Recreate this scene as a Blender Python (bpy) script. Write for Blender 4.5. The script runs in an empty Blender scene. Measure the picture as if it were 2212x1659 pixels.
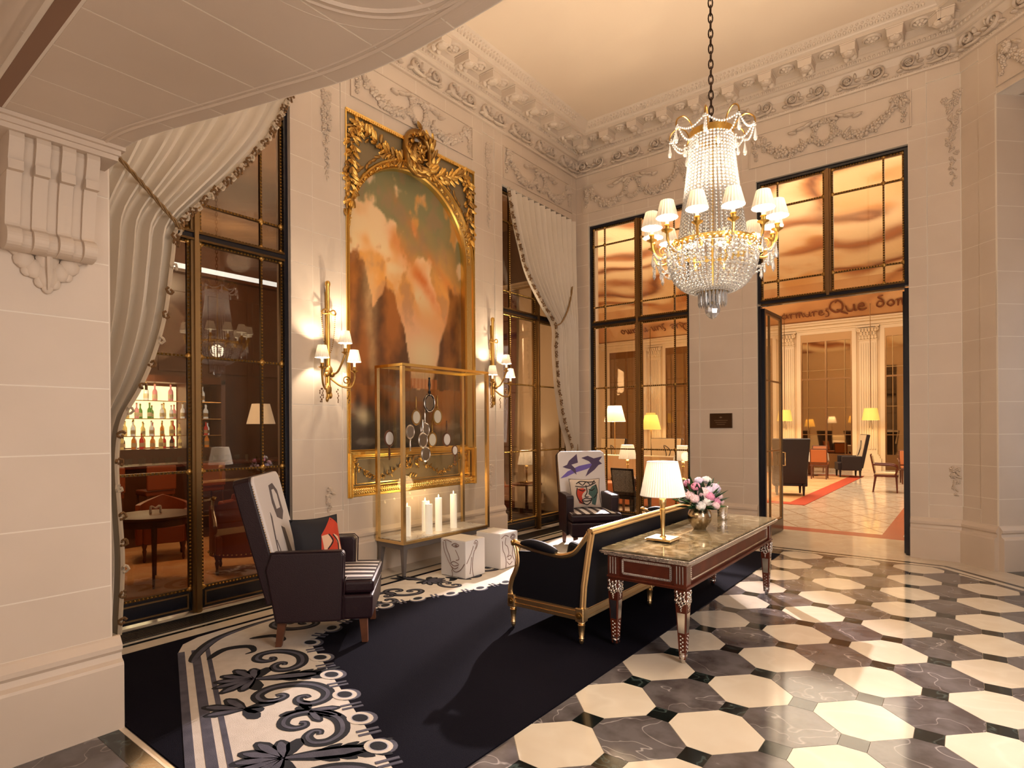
import bpy, bmesh, math, random, zlib
from mathutils import Matrix, Vector
random.seed(7)
PI = math.pi
SC = bpy.context.scene
COL = SC.collection

# ---------------------------------------------------------------- camera
_a, _roll = math.radians(38.0), 0.0069
_F = Vector((-math.sin(_a), math.cos(_a), 0))
_R0 = Vector((math.cos(_a), math.sin(_a), 0)); _U0 = Vector((0, 0, 1))
_R = _R0 * math.cos(_roll) - _U0 * math.sin(_roll)
_U = _U0 * math.cos(_roll) + _R0 * math.sin(_roll)
cd = bpy.data.cameras.new('camera')
cd.sensor_fit = 'HORIZONTAL'; cd.sensor_width = 36.0
cd.lens = 1271 / 2212 * 36.0
cd.shift_y = (922 - 829.5) / 2212
cd.clip_start = 0.05; cd.clip_end = 200
cam = bpy.data.objects.new('camera', cd); COL.objects.link(cam)
M = Matrix.Identity(4)
for i, c in enumerate((_R, _U, -_F)):
    for j in range(3): M[j][i] = c[j]
M.translation = Vector((0, 0, 1.65))
cam.matrix_world = M
SC.camera = cam

# ---------------------------------------------------------------- world, exposure, large lights
w = bpy.data.worlds.new('daylight'); SC.world = w; w.use_nodes = True
w.node_tree.nodes['Background'].inputs[0].default_value = (0.80, 0.86, 1.0, 1)
w.node_tree.nodes['Background'].inputs[1].default_value = 0.5
vs = SC.view_settings
vs.view_transform = 'Standard'; vs.look = 'None'; vs.gamma = 1.0; vs.use_curve_mapping = False
vs.exposure = 0.48
SC.cycles.use_denoising = True
SC.cycles.max_bounces = 5; SC.cycles.diffuse_bounces = 3; SC.cycles.glossy_bounces = 3
SC.cycles.transparent_max_bounces = 14; SC.cycles.transmission_bounces = 3
SC.cycles.use_adaptive_sampling = True; SC.cycles.adaptive_threshold = 0.08
SC.cycles.sample_clamp_indirect = 6.0
SC.cycles.caustics_reflective = False; SC.cycles.caustics_refractive = False

def area(name, loc, target, sx, sy, power, col):
    l = bpy.data.lights.new(name, 'AREA'); l.shape = 'RECTANGLE'; l.size = sx; l.size_y = sy
    l.energy = power; l.color = col
    o = bpy.data.objects.new(name, l); COL.objects.link(o); o.location = loc
    o.rotation_euler = (Vector(target) - Vector(loc)).to_track_quat('-Z', 'Y').to_euler()
    return o
def point(name, loc, power, col, r=0.1):
    l = bpy.data.lights.new(name, 'POINT'); l.energy = power; l.color = col; l.shadow_soft_size = r
    o = bpy.data.objects.new(name, l); COL.objects.link(o); o.location = loc
    return o
def spot(name, loc, target, power, col, deg, blend=0.3, r=0.05):
    l = bpy.data.lights.new(name, 'SPOT'); l.energy = power; l.color = col; l.spot_size = math.radians(deg)
    l.spot_blend = blend; l.shadow_soft_size = r
    o = bpy.data.objects.new(name, l); COL.objects.link(o); o.location = loc
    o.rotation_euler = (Vector(target) - Vector(loc)).to_track_quat('-Z', 'Y').to_euler()
    return o
WARM = (1.0, 0.82, 0.60); WARM2 = (1.0, 0.70, 0.42)
# added fill behind and beside the camera, where the walls have no windows
area('front_fill_light', (0.3, -2.1, 1.7), (-2.6, 5, 1.4), 4.2, 2.6, 46, (1.0, 0.90, 0.82))
area('side_fill_light', (2.2, 2.6, 2.8), (-3, 4.5, 2.4), 2.2, 3.4, 175, (1.0, 0.91, 0.84))
# hall ceiling glow thrown up by the chandelier and the cove lamps
# the floodlight of the dining room, seen as the streaks on rug and marble
spot('dining_room_floodlight', (-5.5, 10.6, 3.9), (-3.0, 3.7, 0.0), 4600, (1.0, 0.90, 0.98), 47, 0.35, 0.05)
area('dining_fill_down', (-4.5, 17.0, 6.62), (-4.5, 17.0, 0), 10, 8, 720, (1.0, 0.85, 0.63))  # added fill for the dining room's general glow, no fitting there
area('dining_fill_up', (-4.5, 14.0, 5.0), (-4.5, 14.0, 9), 11, 8, 190, (1.0, 0.84, 0.62))  # added fill aimed up to brighten the painted canvas, no cove is built
point('bar_fill', (-8.0, 3.0, 2.9), 95, (1.0, 0.62, 0.32), 0.4)  # general fill for the bar, apart from its modelled lamps
point('bar_fill_north', (-6.9, 7.2, 2.8), 40, (1.0, 0.66, 0.4), 0.3)  # second fill, brightens the view through the corner window

# ---------------------------------------------------------------- mesh helpers
class MB:
    def __init__(s, M=None):
        s.v = []; s.f = []; s.M = M or Matrix.Identity(4)
    def add(s, vs_, fs):
        b = len(s.v); Mx = s.M
        s.v += [tuple(Mx @ Vector(p)) for p in vs_]
        s.f += [tuple(b + i for i in f) for f in fs]
        return s
    def box(s, x0, x1, y0, y1, z0, z1):
        return s.add([(x0,y0,z0),(x1,y0,z0),(x1,y1,z0),(x0,y1,z0),(x0,y0,z1),(x1,y0,z1),(x1,y1,z1),(x0,y1,z1)],
                     [(3,2,1,0),(4,5,6,7),(0,1,5,4),(1,2,6,5),(2,3,7,6),(3,0,4,7)])
    def frus(s, c, z0, z1, a0, b0, a1, b1):
        # tapered box: half sizes a0,b0 at z0, a1,b1 at z1
        x, y = c
        return s.add([(x-a0,y-b0,z0),(x+a0,y-b0,z0),(x+a0,y+b0,z0),(x-a0,y+b0,z0),(x-a1,y-b1,z1),(x+a1,y-b1,z1),(x+a1,y+b1,z1),(x-a1,y+b1,z1)],
                     [(3,2,1,0),(4,5,6,7),(0,1,5,4),(1,2,6,5),(2,3,7,6),(3,0,4,7)])
    def tube(s, pts, r, n=8, closed=False, up=None):
        pts = [Vector(p) for p in pts]; m = len(pts)
        rs = r if isinstance(r, (list, tuple)) else [r] * m
        vs_ = []; prev = None
        for i, p in enumerate(pts):
            if closed: t = pts[(i+1) % m] - pts[i-1]
            else: t = pts[min(i+1, m-1)] - pts[max(i-1, 0)]
            t = t.normalized() if t.length > 1e-9 else Vector((0,0,1))
            if prev is None:
                a = Vector(up) if up else (Vector((0,0,1)) if abs(t.z) < 0.9 else Vector((1,0,0)))
            else: a = prev
            a = (a - t * a.dot(t))
            a = a.normalized() if a.length > 1e-6 else t.orthogonal().normalized()
            prev = a; b = t.cross(a)
            for k in range(n):
                an = 2*PI*k/n
                vs_.append(p + (a*math.cos(an) + b*math.sin(an)) * rs[i])
        fs = []
        for i in range(m if closed else m-1):
            for k in range(n):
                i2 = (i+1) % m
                fs.append((i*n+k, i*n+(k+1) % n, i2*n+(k+1) % n, i2*n+k))
        if not closed:
            fs.append(tuple(reversed(range(n)))); fs.append(tuple(range((m-1)*n, m*n)))
        return s.add(vs_, fs)
    def lathe(s, prof, n=16, c=(0,0,0), cap=True):
        vs_ = []
        for r, z in prof:
            for k in range(n):
                an = 2*PI*k/n
                vs_.append((c[0]+r*math.cos(an), c[1]+r*math.sin(an), c[2]+z))
        fs = []
        for i in range(len(prof)-1):
            for k in range(n):
                fs.append((i*n+k, i*n+(k+1) % n, (i+1)*n+(k+1) % n, (i+1)*n+k))
        if cap:
            fs.append(tuple(reversed(range(n)))); fs.append(tuple(range((len(prof)-1)*n, len(prof)*n)))
        return s.add(vs_, fs)
    def ball(s, c, r, n=8, m=5, sc=(1,1,1), R=None):
        vs_ = []; c = Vector(c)
        def q(x, y, z):
            v = Vector((x*sc[0], y*sc[1], z*sc[2])) * r
            return c + (R @ v if R else v)
        vs_.append(q(0,0,-1))
        for i in range(1, m):
            ph = -PI/2 + PI*i/m
            for k in range(n):
                an = 2*PI*k/n
                vs_.append(q(math.cos(ph)*math.cos(an), math.cos(ph)*math.sin(an), math.sin(ph)))
        vs_.append(q(0,0,1)); L = len(vs_)-1
        fs = [(0, 1+(k+1) % n, 1+k) for k in range(n)]
        for i in range(m-2):
            for k in range(n):
                fs.append((1+i*n+k, 1+i*n+(k+1) % n, 1+(i+1)*n+(k+1) % n, 1+(i+1)*n+k))
        fs += [(L, 1+(m-2)*n+k, 1+(m-2)*n+(k+1) % n) for k in range(n)]
        return s.add(vs_, fs)
    def octa(s, c, r, rz=None):
        x, y, z = c; rz = rz or r
        return s.add([(x+r,y,z),(x,y+r,z),(x-r,y,z),(x,y-r,z),(x,y,z+rz),(x,y,z-rz)],
                     [(0,1,4),(1,2,4),(2,3,4),(3,0,4),(1,0,5),(2,1,5),(3,2,5),(0,3,5)])
    def prism(s, poly, z0, z1):
        n = len(poly)
        ar = sum(poly[i][0]*poly[(i+1) % n][1]-poly[(i+1) % n][0]*poly[i][1] for i in range(n))
        if ar < 0: poly = list(reversed(poly))
        return s.add([(x,y,z0) for x,y in poly] + [(x,y,z1) for x,y in poly],
                     [tuple(reversed(range(n))), tuple(range(n,2*n))] + [(i,(i+1) % n,n+(i+1) % n,n+i) for i in range(n)])
    def ribbon(s, pts, wd, z, z0=None):
        # flat ribbon in local xy at height z (a strip with square sides down to z0)
        m = len(pts); vs_ = []
        ws = wd if isinstance(wd, (list, tuple)) else [wd]*m
        for i, p in enumerate(pts):
            a = Vector(pts[max(i-1,0)]); b = Vector(pts[min(i+1,m-1)]); t = (b-a)
            t = t.normalized() if t.length > 1e-9 else Vector((1,0))
            nn = Vector((-t.y, t.x)) * ws[i] / 2
            vs_ += [(p[0]+nn.x, p[1]+nn.y, z), (p[0]-nn.x, p[1]-nn.y, z)]
        fs = [(2*i, 2*i+1, 2*i+3, 2*i+2) for i in range(m-1)]
        s.add(vs_, fs)
        if z0 is not None:
            b = [(x,y,z0) for x,y,_ in vs_]; L = len(vs_)
            fs2 = []
            for i in range(m-1):
                fs2 += [(2*i+2, L+2*i+2, L+2*i, 2*i), (2*i+1, L+2*i+1, L+2*i+3, 2*i+3)]
            s.add(vs_+b, fs2)
        return s
    def grid(s, fn, nu, nv, closed_u=False):
        vs_ = [fn(i/(nu-1) if not closed_u else i/nu, j/(nv-1)) for j in range(nv) for i in range(nu)]
        fs = []
        for j in range(nv-1):
            for i in range(nu if closed_u else nu-1):
                i2 = (i+1) % nu
                fs.append((j*nu+i, j*nu+i2, (j+1)*nu+i2, (j+1)*nu+i))
        return s.add(vs_, fs)

def link(name, me, parent=None):
    o = bpy.data.objects.new(name, me); COL.objects.link(o)
    if parent: o.parent = parent
    return o
def ob(name, mb, mat, parent=None, smooth=False, bevel=0.0, seg=2, solid=0.0, sub=0):
    me = bpy.data.meshes.new(name); me.from_pydata(mb.v, [], mb.f)
    bm = bmesh.new(); bm.from_mesh(me); bmesh.ops.recalc_face_normals(bm, faces=bm.faces); bm.to_mesh(me); bm.free()
    if smooth:
        me.polygons.foreach_set('use_smooth', [True]*len(me.polygons))
        try: me.set_sharp_from_angle(angle=math.radians(50))
        except Exception: pass
    me.materials.append(mat)
    o = link(name, me, parent)
    if bevel:
        b = o.modifiers.new('bevel', 'BEVEL'); b.width = bevel; b.segments = seg; b.limit_method = 'ANGLE'
    if solid:
        b = o.modifiers.new('solid', 'SOLIDIFY'); b.thickness = solid
    if sub:
        b = o.modifiers.new('sub', 'SUBSURF'); b.levels = sub; b.render_levels = sub
    return o
def inst(name, src, M, parent=None):
    o = bpy.data.objects.new(name, src.data); COL.objects.link(o)
    for md in src.modifiers:
        n = o.modifiers.new(md.name, md.type)
        for a in ('width','segments','limit_method','thickness','levels','render_levels'):
            if hasattr(md, a): setattr(n, a, getattr(md, a))
    if parent: o.parent = parent
    o.matrix_basis = M
    return o
def empty(name, loc=(0,0,0), rz=0.0):
    o = bpy.data.objects.new(name, None); COL.objects.link(o); o.location = loc; o.rotation_euler = (0,0,rz)
    o.empty_display_size = 0.1
    return o
def tag(o, label, cat, group=None):
    o['label'] = label; o['category'] = cat
    if group: o['group'] = group
    return o
def struct(o, label=None):
    o['kind'] = 'structure'
    if label: o['label'] = label
    return o
def tree(o, parent=None):
    c = o.copy(); COL.objects.link(c); c.parent = parent
    for ch in o.children: tree(ch, c)
    return c
def T(x=0, y=0, z=0): return Matrix.Translation((x,y,z))
def RZ(a): return Matrix.Rotation(a, 4, 'Z')
def RX(a): return Matrix.Rotation(a, 4, 'X')
def RY(a): return Matrix.Rotation(a, 4, 'Y')
def S(x, y=None, z=None): return Matrix.Diagonal((x, x if y is None else y, x if z is None else z, 1))
def frame(O, U, N):
    # wall frame: local x = along the wall, y = up, z = out of the wall
    m = Matrix.Identity(4); Z = Vector((0,0,1))
    for j in range(3):
        m[j][0] = U[j]; m[j][1] = Z[j]; m[j][2] = N[j]; m[j][3] = O[j]
    return m
def spiral(cx, cy, r0, r1, a0, turns, n=20, flip=1):
    out = []
    for i in range(n+1):
        t = i/n; r = r0+(r1-r0)*t; a = a0+flip*2*PI*turns*t
        out.append((cx+r*math.cos(a), cy+r*math.sin(a)))
    return out
def bez(p0, p1, p2, p3, n=10):
    out = []
    for i in range(n+1):
        t = i/n; q = 1-t
        out.append(tuple(q**3*a+3*q*q*t*b+3*q*t*t*c+t**3*d for a,b,c,d in zip(p0,p1,p2,p3)))
    return out
def spline(P, n=6):
    # Catmull-Rom through the points
    out = []
    for i in range(len(P)-1):
        p0 = P[max(i-1,0)]; p1 = P[i]; p2 = P[i+1]; p3 = P[min(i+2,len(P)-1)]
        for k in range(n):
            t = k/n
            out.append(tuple(0.5*((2*b)+(-a+c)*t+(2*a-5*b+4*c-d)*t*t+(-a+3*b-3*c+d)*t**3) for a,b,c,d in zip(p0,p1,p2,p3)))
    out.append(tuple(P[-1]))
    return out
def lerp(a, b, t): return a+(b-a)*t
def interp(tab, x):
    if x <= tab[0][0]: return tab[0][1]
    for (a, va), (b, vb) in zip(tab, tab[1:]):
        if x <= b: return lerp(va, vb, (x-a)/(b-a))
    return tab[-1][1]

# ---------------------------------------------------------------- materials
MT = {}
def mat(name, col, rough=0.6, metal=0.0, noise=None, bump=None, emit=0.0, ecol=None, spec=None, coat=0.0, coords='Object', sheen=0.0):
    m = bpy.data.materials.new(name); m.use_nodes = True; nt = m.node_tree; p = nt.nodes['Principled BSDF']
    p.inputs['Base Color'].default_value = (*col, 1); p.inputs['Roughness'].default_value = rough; p.inputs['Metallic'].default_value = metal
    if spec is not None: p.inputs['Specular IOR Level'].default_value = spec
    if coat: p.inputs['Coat Weight'].default_value = coat; p.inputs['Coat Roughness'].default_value = 0.05
    if sheen: p.inputs['Sheen Weight'].default_value = sheen
    if emit:
        p.inputs['Emission Color'].default_value = (*(ecol or col), 1); p.inputs['Emission Strength'].default_value = emit
    tc = nt.nodes.new('ShaderNodeTexCoord')
    if noise:
        sc_, c2, detail = noise[:3]; dist = noise[3] if len(noise) > 3 else 0.0
        n = nt.nodes.new('ShaderNodeTexNoise'); n.inputs['Scale'].default_value = sc_; n.inputs['Detail'].default_value = detail; n.inputs['Distortion'].default_value = dist
        nt.links.new(tc.outputs[coords], n.inputs['Vector'])
        r = nt.nodes.new('ShaderNodeValToRGB'); r.color_ramp.elements[0].position = 0.3; r.color_ramp.elements[1].position = 0.7
        r.color_ramp.elements[0].color = (*col, 1); r.color_ramp.elements[1].color = (*c2, 1)
        nt.links.new(n.outputs['Fac'], r.inputs[0]); nt.links.new(r.outputs[0], p.inputs['Base Color'])
    if bump:
        n = nt.nodes.new('ShaderNodeTexNoise'); n.inputs['Scale'].default_value = bump[0]; n.inputs['Detail'].default_value = 4
        nt.links.new(tc.outputs[coords], n.inputs['Vector'])
        b = nt.nodes.new('ShaderNodeBump'); b.inputs['Strength'].default_value = bump[1]; b.inputs['Distance'].default_value = 0.01
        nt.links.new(n.outputs['Fac'], b.inputs['Height']); nt.links.new(b.outputs[0], p.inputs['Normal'])
    MT[name] = m
    return m
def marble(name, base, vein, rough=0.12, scale=2.0, dark=None, width=0.03):
    # per-object random offset so that no two slabs show the same veins
    m = bpy.data.materials.new(name); m.use_nodes = True; nt = m.node_tree; p = nt.nodes['Principled BSDF']
    p.inputs['Roughness'].default_value = rough
    tc = nt.nodes.new('ShaderNodeTexCoord'); oi = nt.nodes.new('ShaderNodeObjectInfo')
    mul = nt.nodes.new('ShaderNodeVectorMath'); mul.operation = 'SCALE'; mul.inputs[0].default_value = (37, 19, 11)
    nt.links.new(oi.outputs['Random'], mul.inputs['Scale'])
    ad = nt.nodes.new('ShaderNodeVectorMath'); ad.operation = 'ADD'
    nt.links.new(tc.outputs['Object'], ad.inputs[0]); nt.links.new(mul.outputs[0], ad.inputs[1])
    n = nt.nodes.new('ShaderNodeTexNoise'); n.inputs['Scale'].default_value = scale; n.inputs['Detail'].default_value = 2.5; n.inputs['Distortion'].default_value = 0.35; n.inputs['Roughness'].default_value = 0.62
    nt.links.new(ad.outputs[0], n.inputs['Vector'])
    r = nt.nodes.new('ShaderNodeValToRGB'); cr = r.color_ramp
    cr.elements[0].position = 0.5-width; cr.elements[0].color = (*base, 1)
    cr.elements[1].position = 0.5+width; cr.elements[1].color = (*base, 1)
    e = cr.elements.new(0.5); e.color = (*vein, 1)
    nt.links.new(n.outputs['Fac'], r.inputs[0])
    n2 = nt.nodes.new('ShaderNodeTexNoise'); n2.inputs['Scale'].default_value = scale*2.3; n2.inputs['Detail'].default_value = 8
    nt.links.new(ad.outputs[0], n2.inputs['Vector'])
    mx = nt.nodes.new('ShaderNodeMixRGB'); mx.blend_type = 'MULTIPLY'; mx.inputs[2].default_value = (*(dark or (0.75,0.72,0.7)), 1)
    r2 = nt.nodes.new('ShaderNodeValToRGB'); r2.color_ramp.elements[0].position = 0.4; r2.color_ramp.elements[1].position = 0.65
    nt.links.new(n2.outputs['Fac'], r2.inputs[0]); nt.links.new(r2.outputs[0], mx.inputs[0]); nt.links.new(r.outputs[0], mx.inputs[1])
    nt.links.new(mx.outputs[0], p.inputs['Base Color'])
    MT[name] = m
    return m
def pane_mat(name, tint, ior=1.55, rough=0.0):
    # thin clear glass: lets light straight through and mirrors by its Fresnel term
    m = bpy.data.materials.new(name); m.use_nodes = True; nt = m.node_tree; nt.nodes.clear()
    out = nt.nodes.new('ShaderNodeOutputMaterial'); mx = nt.nodes.new('ShaderNodeMixShader')
    tr = nt.nodes.new('ShaderNodeBsdfTransparent'); tr.inputs[0].default_value = (*tint, 1)
    gl = nt.nodes.new('ShaderNodeBsdfGlossy'); gl.inputs['Roughness'].default_value = rough; gl.inputs[0].default_value = (1,1,1,1)
    fr = nt.nodes.new('ShaderNodeFresnel'); ge = nt.nodes.new('ShaderNodeNewGeometry'); mr = nt.nodes.new('ShaderNodeMapRange')
    # the far face of a thin parallel pane reflects like the near one
    mr.inputs['To Min'].default_value = ior; mr.inputs['To Max'].default_value = 1.0/ior
    nt.links.new(ge.outputs['Backfacing'], mr.inputs['Value']); nt.links.new(mr.outputs[0], fr.inputs[0])
    nt.links.new(fr.outputs[0], mx.inputs[0]); nt.links.new(tr.outputs[0], mx.inputs[1]); nt.links.new(gl.outputs[0], mx.inputs[2])
    nt.links.new(mx.outputs[0], out.inputs[0]); MT[name] = m
    return m
def crystal_mat(name):
    m = bpy.data.materials.new(name); m.use_nodes = True; nt = m.node_tree; nt.nodes.clear()
    out = nt.nodes.new('ShaderNodeOutputMaterial'); mx = nt.nodes.new('ShaderNodeMixShader'); mx2 = nt.nodes.new('ShaderNodeMixShader')
    tr = nt.nodes.new('ShaderNodeBsdfTransparent'); gl = nt.nodes.new('ShaderNodeBsdfGlossy'); gl.inputs['Roughness'].default_value = 0.08
    df = nt.nodes.new('ShaderNodeBsdfDiffuse'); df.inputs[0].default_value = (0.62, 0.60, 0.58, 1)
    mx.inputs[0].default_value = 0.72; nt.links.new(df.outputs[0], mx.inputs[1]); nt.links.new(gl.outputs[0], mx.inputs[2])
    mx2.inputs[0].default_value = 0.66; nt.links.new(tr.outputs[0], mx2.inputs[1]); nt.links.new(mx.outputs[0], mx2.inputs[2])
    nt.links.new(mx2.outputs[0], out.inputs[0]); MT[name] = m
    return m
def vcol_mat(name, rough=0.6, emit=0.0):
    m = bpy.data.materials.new(name); m.use_nodes = True; nt = m.node_tree; p = nt.nodes['Principled BSDF']
    a = nt.nodes.new('ShaderNodeVertexColor'); a.layer_name = 'paint'
    nt.links.new(a.outputs[0], p.inputs['Base Color']); p.inputs['Roughness'].default_value = rough
    MT[name] = m
    return m
def shade_mat(name, col, trans, base=(0.9, 0.84, 0.72), emit=0.12):
    # pleated fabric shade: a little of the bulb's light comes through the cloth
    m = bpy.data.materials.new(name); m.use_nodes = True; nt = m.node_tree; p = nt.nodes['Principled BSDF']
    p.inputs['Base Color'].default_value = (*base, 1); p.inputs['Roughness'].default_value = 0.9
    p.inputs['Emission Color'].default_value = (*col, 1); p.inputs['Emission Strength'].default_value = emit
    t = nt.nodes.new('ShaderNodeBsdfTranslucent'); t.inputs[0].default_value = (*(c*trans for c in col), 1)
    a = nt.nodes.new('ShaderNodeAddShader'); out = nt.nodes['Material Output']
    nt.links.new(p.outputs[0], a.inputs[0]); nt.links.new(t.outputs[0], a.inputs[1]); nt.links.new(a.outputs[0], out.inputs[0])
    MT[name] = m
    return m
mat('limestone', (0.66,0.535,0.42), 0.5, noise=(1.3,(0.73,0.60,0.48),5))
mat('limestone_relief', (0.70,0.57,0.45), 0.6)
mat('mortar', (0.88,0.78,0.66), 0.8)
mat('plaster', (0.78,0.62,0.47), 0.6, noise=(0.6,(0.82,0.66,0.50),3))
mat('gilt', (0.80,0.50,0.13), 0.30, 1.0, bump=(60,0.15))
mat('bar_bronze', (0.13,0.075,0.03), 0.35, 1.0)
mat('gilt_dark', (0.42,0.24,0.07), 0.38, 1.0, bump=(50,0.3))
mat('gilt_pale', (0.86,0.60,0.30), 0.32, 1.0, bump=(60,0.15))
mat('gilt_bright', (0.95,0.66,0.22), 0.22, 1.0)
mat('brass', (0.78,0.55,0.25), 0.25, 1.0)
mat('bronze', (0.26,0.15,0.07), 0.35, 1.0)
mat('bronze_light', (0.30,0.19,0.085), 0.36, 1.0)
mat('silver', (0.80,0.76,0.72), 0.18, 1.0)
mat('silver_wrought', (0.75,0.70,0.66), 0.25, 1.0, bump=(45,0.6))
mat('lacquer', (0.010,0.010,0.016), 0.22)
mat('spandrel', (0.26,0.185,0.09), 0.5)
mat('mahogany', (0.075,0.012,0.005), 0.3, noise=(3,(0.135,0.026,0.009),5,2), spec=0.35)
mat('walnut', (0.10,0.034,0.016), 0.42, noise=(3,(0.16,0.056,0.024),5,2))
mat('panelling', (0.085,0.030,0.012), 0.3, noise=(2,(0.12,0.042,0.018),5,2))
mat('leather_plum', (0.020,0.007,0.011), 0.36, bump=(180,0.25), spec=0.4)
mat('leather_tan', (0.30,0.075,0.026), 0.38, bump=(150,0.2))
mat('leather_orange', (0.50,0.17,0.06), 0.5)
mat('white_fabric', (0.74,0.68,0.66), 0.75)
mat('stripe_dark', (0.045,0.03,0.035), 0.7)
mat('art_violet', (0.085,0.055,0.12), 0.75)
mat('art_blue', (0.17,0.12,0.46), 0.75)
mat('art_grey', (0.13,0.105,0.11), 0.75)
mat('velvet_navy', (0.005,0.005,0.009), 0.55, spec=0.25)
mat('carpet_navy', (0.0075,0.0066,0.0112), 1.0, bump=(260,0.5), spec=0.05)
mat('wool_beige', (0.60,0.52,0.44), 0.95, noise=(14,(0.67,0.59,0.51),6), bump=(260,0.4))
mat('wool_slate', (0.055,0.05,0.07), 0.95, noise=(10,(0.10,0.095,0.125),4), bump=(260,0.4))
mat('wool_ink', (0.006,0.006,0.010), 0.95, bump=(260,0.4))
mat('wool_lilac', (0.42,0.40,0.45), 0.95, bump=(260,0.4))
marble('marble_cream', (0.70,0.605,0.485), (0.74,0.65,0.53), 0.10, 1.5, (0.95,0.93,0.90))
marble('marble_grey', (0.135,0.118,0.118), (0.42,0.38,0.37), 0.10, 2.6, (0.55,0.50,0.48), 0.007)
marble('marble_black', (0.008,0.011,0.010), (0.05,0.07,0.065), 0.10, 5.0, (0.6,0.6,0.6), 0.03)
marble('marble_top', (0.25,0.195,0.115), (0.38,0.31,0.20), 0.05, 5.0, (0.62,0.55,0.45), 0.06)
marble('marble_white', (0.82,0.76,0.68), (0.45,0.38,0.34), 0.15, 4.0, (0.92,0.9,0.88), 0.02)
mat('grille', (0.05,0.045,0.04), 0.4, 0.8)
mat('drape', (0.74,0.64,0.51), 0.6, noise=(2,(0.78,0.68,0.56),3))
mat('drape_purple', (0.16,0.05,0.07), 0.7)
mat('rope', (0.30,0.17,0.06), 0.6)
mat('fringe_brown', (0.20,0.10,0.035), 0.7)
mat('fringe_cream', (0.62,0.50,0.36), 0.8)
mat('wax', (0.92,0.86,0.76), 0.5, emit=0.25, ecol=(1,0.82,0.6))
mat('flame', (1,0.8,0.4), 0.5, emit=20, ecol=(1.0,0.72,0.32))
mat('candle_tube', (0.92,0.88,0.78), 0.5, emit=0.6, ecol=(1,0.85,0.6))
mat('bulb', (1,0.9,0.7), 0.5, emit=14, ecol=(1.0,0.86,0.62))
mat('pewter', (0.17,0.15,0.145), 0.45, 0.3)
mat('mirror', (0.75,0.76,0.80), 0.04, 1.0)
mat('pearl', (0.80,0.72,0.58), 0.35)
mat('stool_white', (0.80,0.76,0.75), 0.45)
mat('stool_pale', (0.62,0.55,0.47), 0.5)
mat('ink', (0.03,0.02,0.02), 0.6)
mat('sepia', (0.17,0.08,0.06), 0.6)
mat('cushion_red', (0.62,0.055,0.02), 0.75)
mat('cushion_ink', (0.014,0.013,0.018), 0.8)
mat('cushion_peach', (0.82,0.52,0.34), 0.75)
mat('cushion_cream', (0.70,0.58,0.48), 0.8)
mat('cushion_green', (0.06,0.12,0.10), 0.75)
mat('leaf', (0.035,0.11,0.025), 0.4)
mat('leaf_dark', (0.015,0.05,0.02), 0.4)
mat('petal_pink', (0.80,0.30,0.46), 0.6)
mat('petal_blush', (0.86,0.60,0.63), 0.6)
mat('petal_lilac', (0.74,0.62,0.80), 0.6)
mat('petal_white', (0.88,0.82,0.78), 0.6)
mat('petal_rust', (0.50,0.16,0.07), 0.6)
mat('vase_gold', (0.50,0.40,0.27), 0.2, 1.0, bump=(30,0.4))
mat('chain_dark', (0.05,0.028,0.018), 0.4, 0.9)
crystal_mat('crystal')
pane_mat('pane_glass', (0.96,0.94,0.90), 1.5)
pane_mat('bar_glass', (0.80,0.74,0.66), 1.75)
pane_mat('vitrine_glass', (0.97,0.97,0.96), 1.25)
pane_mat('shelf_glass', (0.92,0.96,0.95), 1.5)
vcol_mat('oil_paint', 0.42)
vcol_mat('velum_paint', 0.75)
shade_mat('shade_small', (1.0,0.80,0.52), 0.0022)
shade_mat('shade_sconce', (1.0,0.82,0.56), 0.0055)
shade_mat('shade_table', (1.0,0.86,0.66), 0.030, emit=0.2)
shade_mat('shade_yellow', (1.0,0.58,0.12), 0.012, (0.8,0.55,0.16), 0.45)
mat('rest_stone', (0.74,0.54,0.33), 0.5)
mat('rest_stone_light', (0.82,0.66,0.46), 0.5)
mat('mosaic', (0.80,0.70,0.57), 0.12, noise=(5,(0.62,0.48,0.36),6,3))
mat('mosaic_line', (0.40,0.26,0.17), 0.2)
mat('mosaic_red', (0.40,0.10,0.05), 0.25)
mat('rug_orange', (0.62,0.28,0.10), 0.9, noise=(1.2,(0.72,0.44,0.22),3,2))
mat('rug_red', (0.46,0.06,0.02), 0.9)
mat('tablecloth', (0.80,0.70,0.58), 0.8)
mat('chair_dark', (0.014,0.008,0.010), 0.5)
mat('cream_pad', (0.72,0.58,0.38), 0.7)
mat('pattern_back', (0.16,0.13,0.11), 0.7, noise=(60,(0.45,0.40,0.34),4))
mat('script_ink', (0.20,0.06,0.02), 0.7)
mat('dark_glass_room', (0.16,0.09,0.045), 0.5)
mat('mirror_dark', (0.34,0.25,0.16), 0.03, 1.0)
mat('soffit_brown', (0.27,0.15,0.09), 0.6)
mat('plaque', (0.10,0.055,0.03), 0.3, 0.9)
mat('plaque_text', (0.30,0.2,0.12), 0.4, 0.9)
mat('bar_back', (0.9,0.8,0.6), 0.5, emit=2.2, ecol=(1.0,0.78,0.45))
mat('day_pane', (0.7,0.8,0.9), 0.5, emit=1.1, ecol=(0.75,0.87,1.0))
for nm, c in (('amber',(0.62,0.20,0.02)),('ruby',(0.55,0.03,0.02)),('straw',(0.80,0.62,0.22)),('clear',(0.80,0.82,0.80)),('green',(0.10,0.32,0.06)),('sky',(0.45,0.62,0.85)),('rose',(0.80,0.35,0.36)),('cola',(0.05,0.02,0.015))):
    mat('liquor_'+nm, c, 0.12, emit=0.35, ecol=c)
mat('label_paper', (0.85,0.76,0.55), 0.6)
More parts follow.
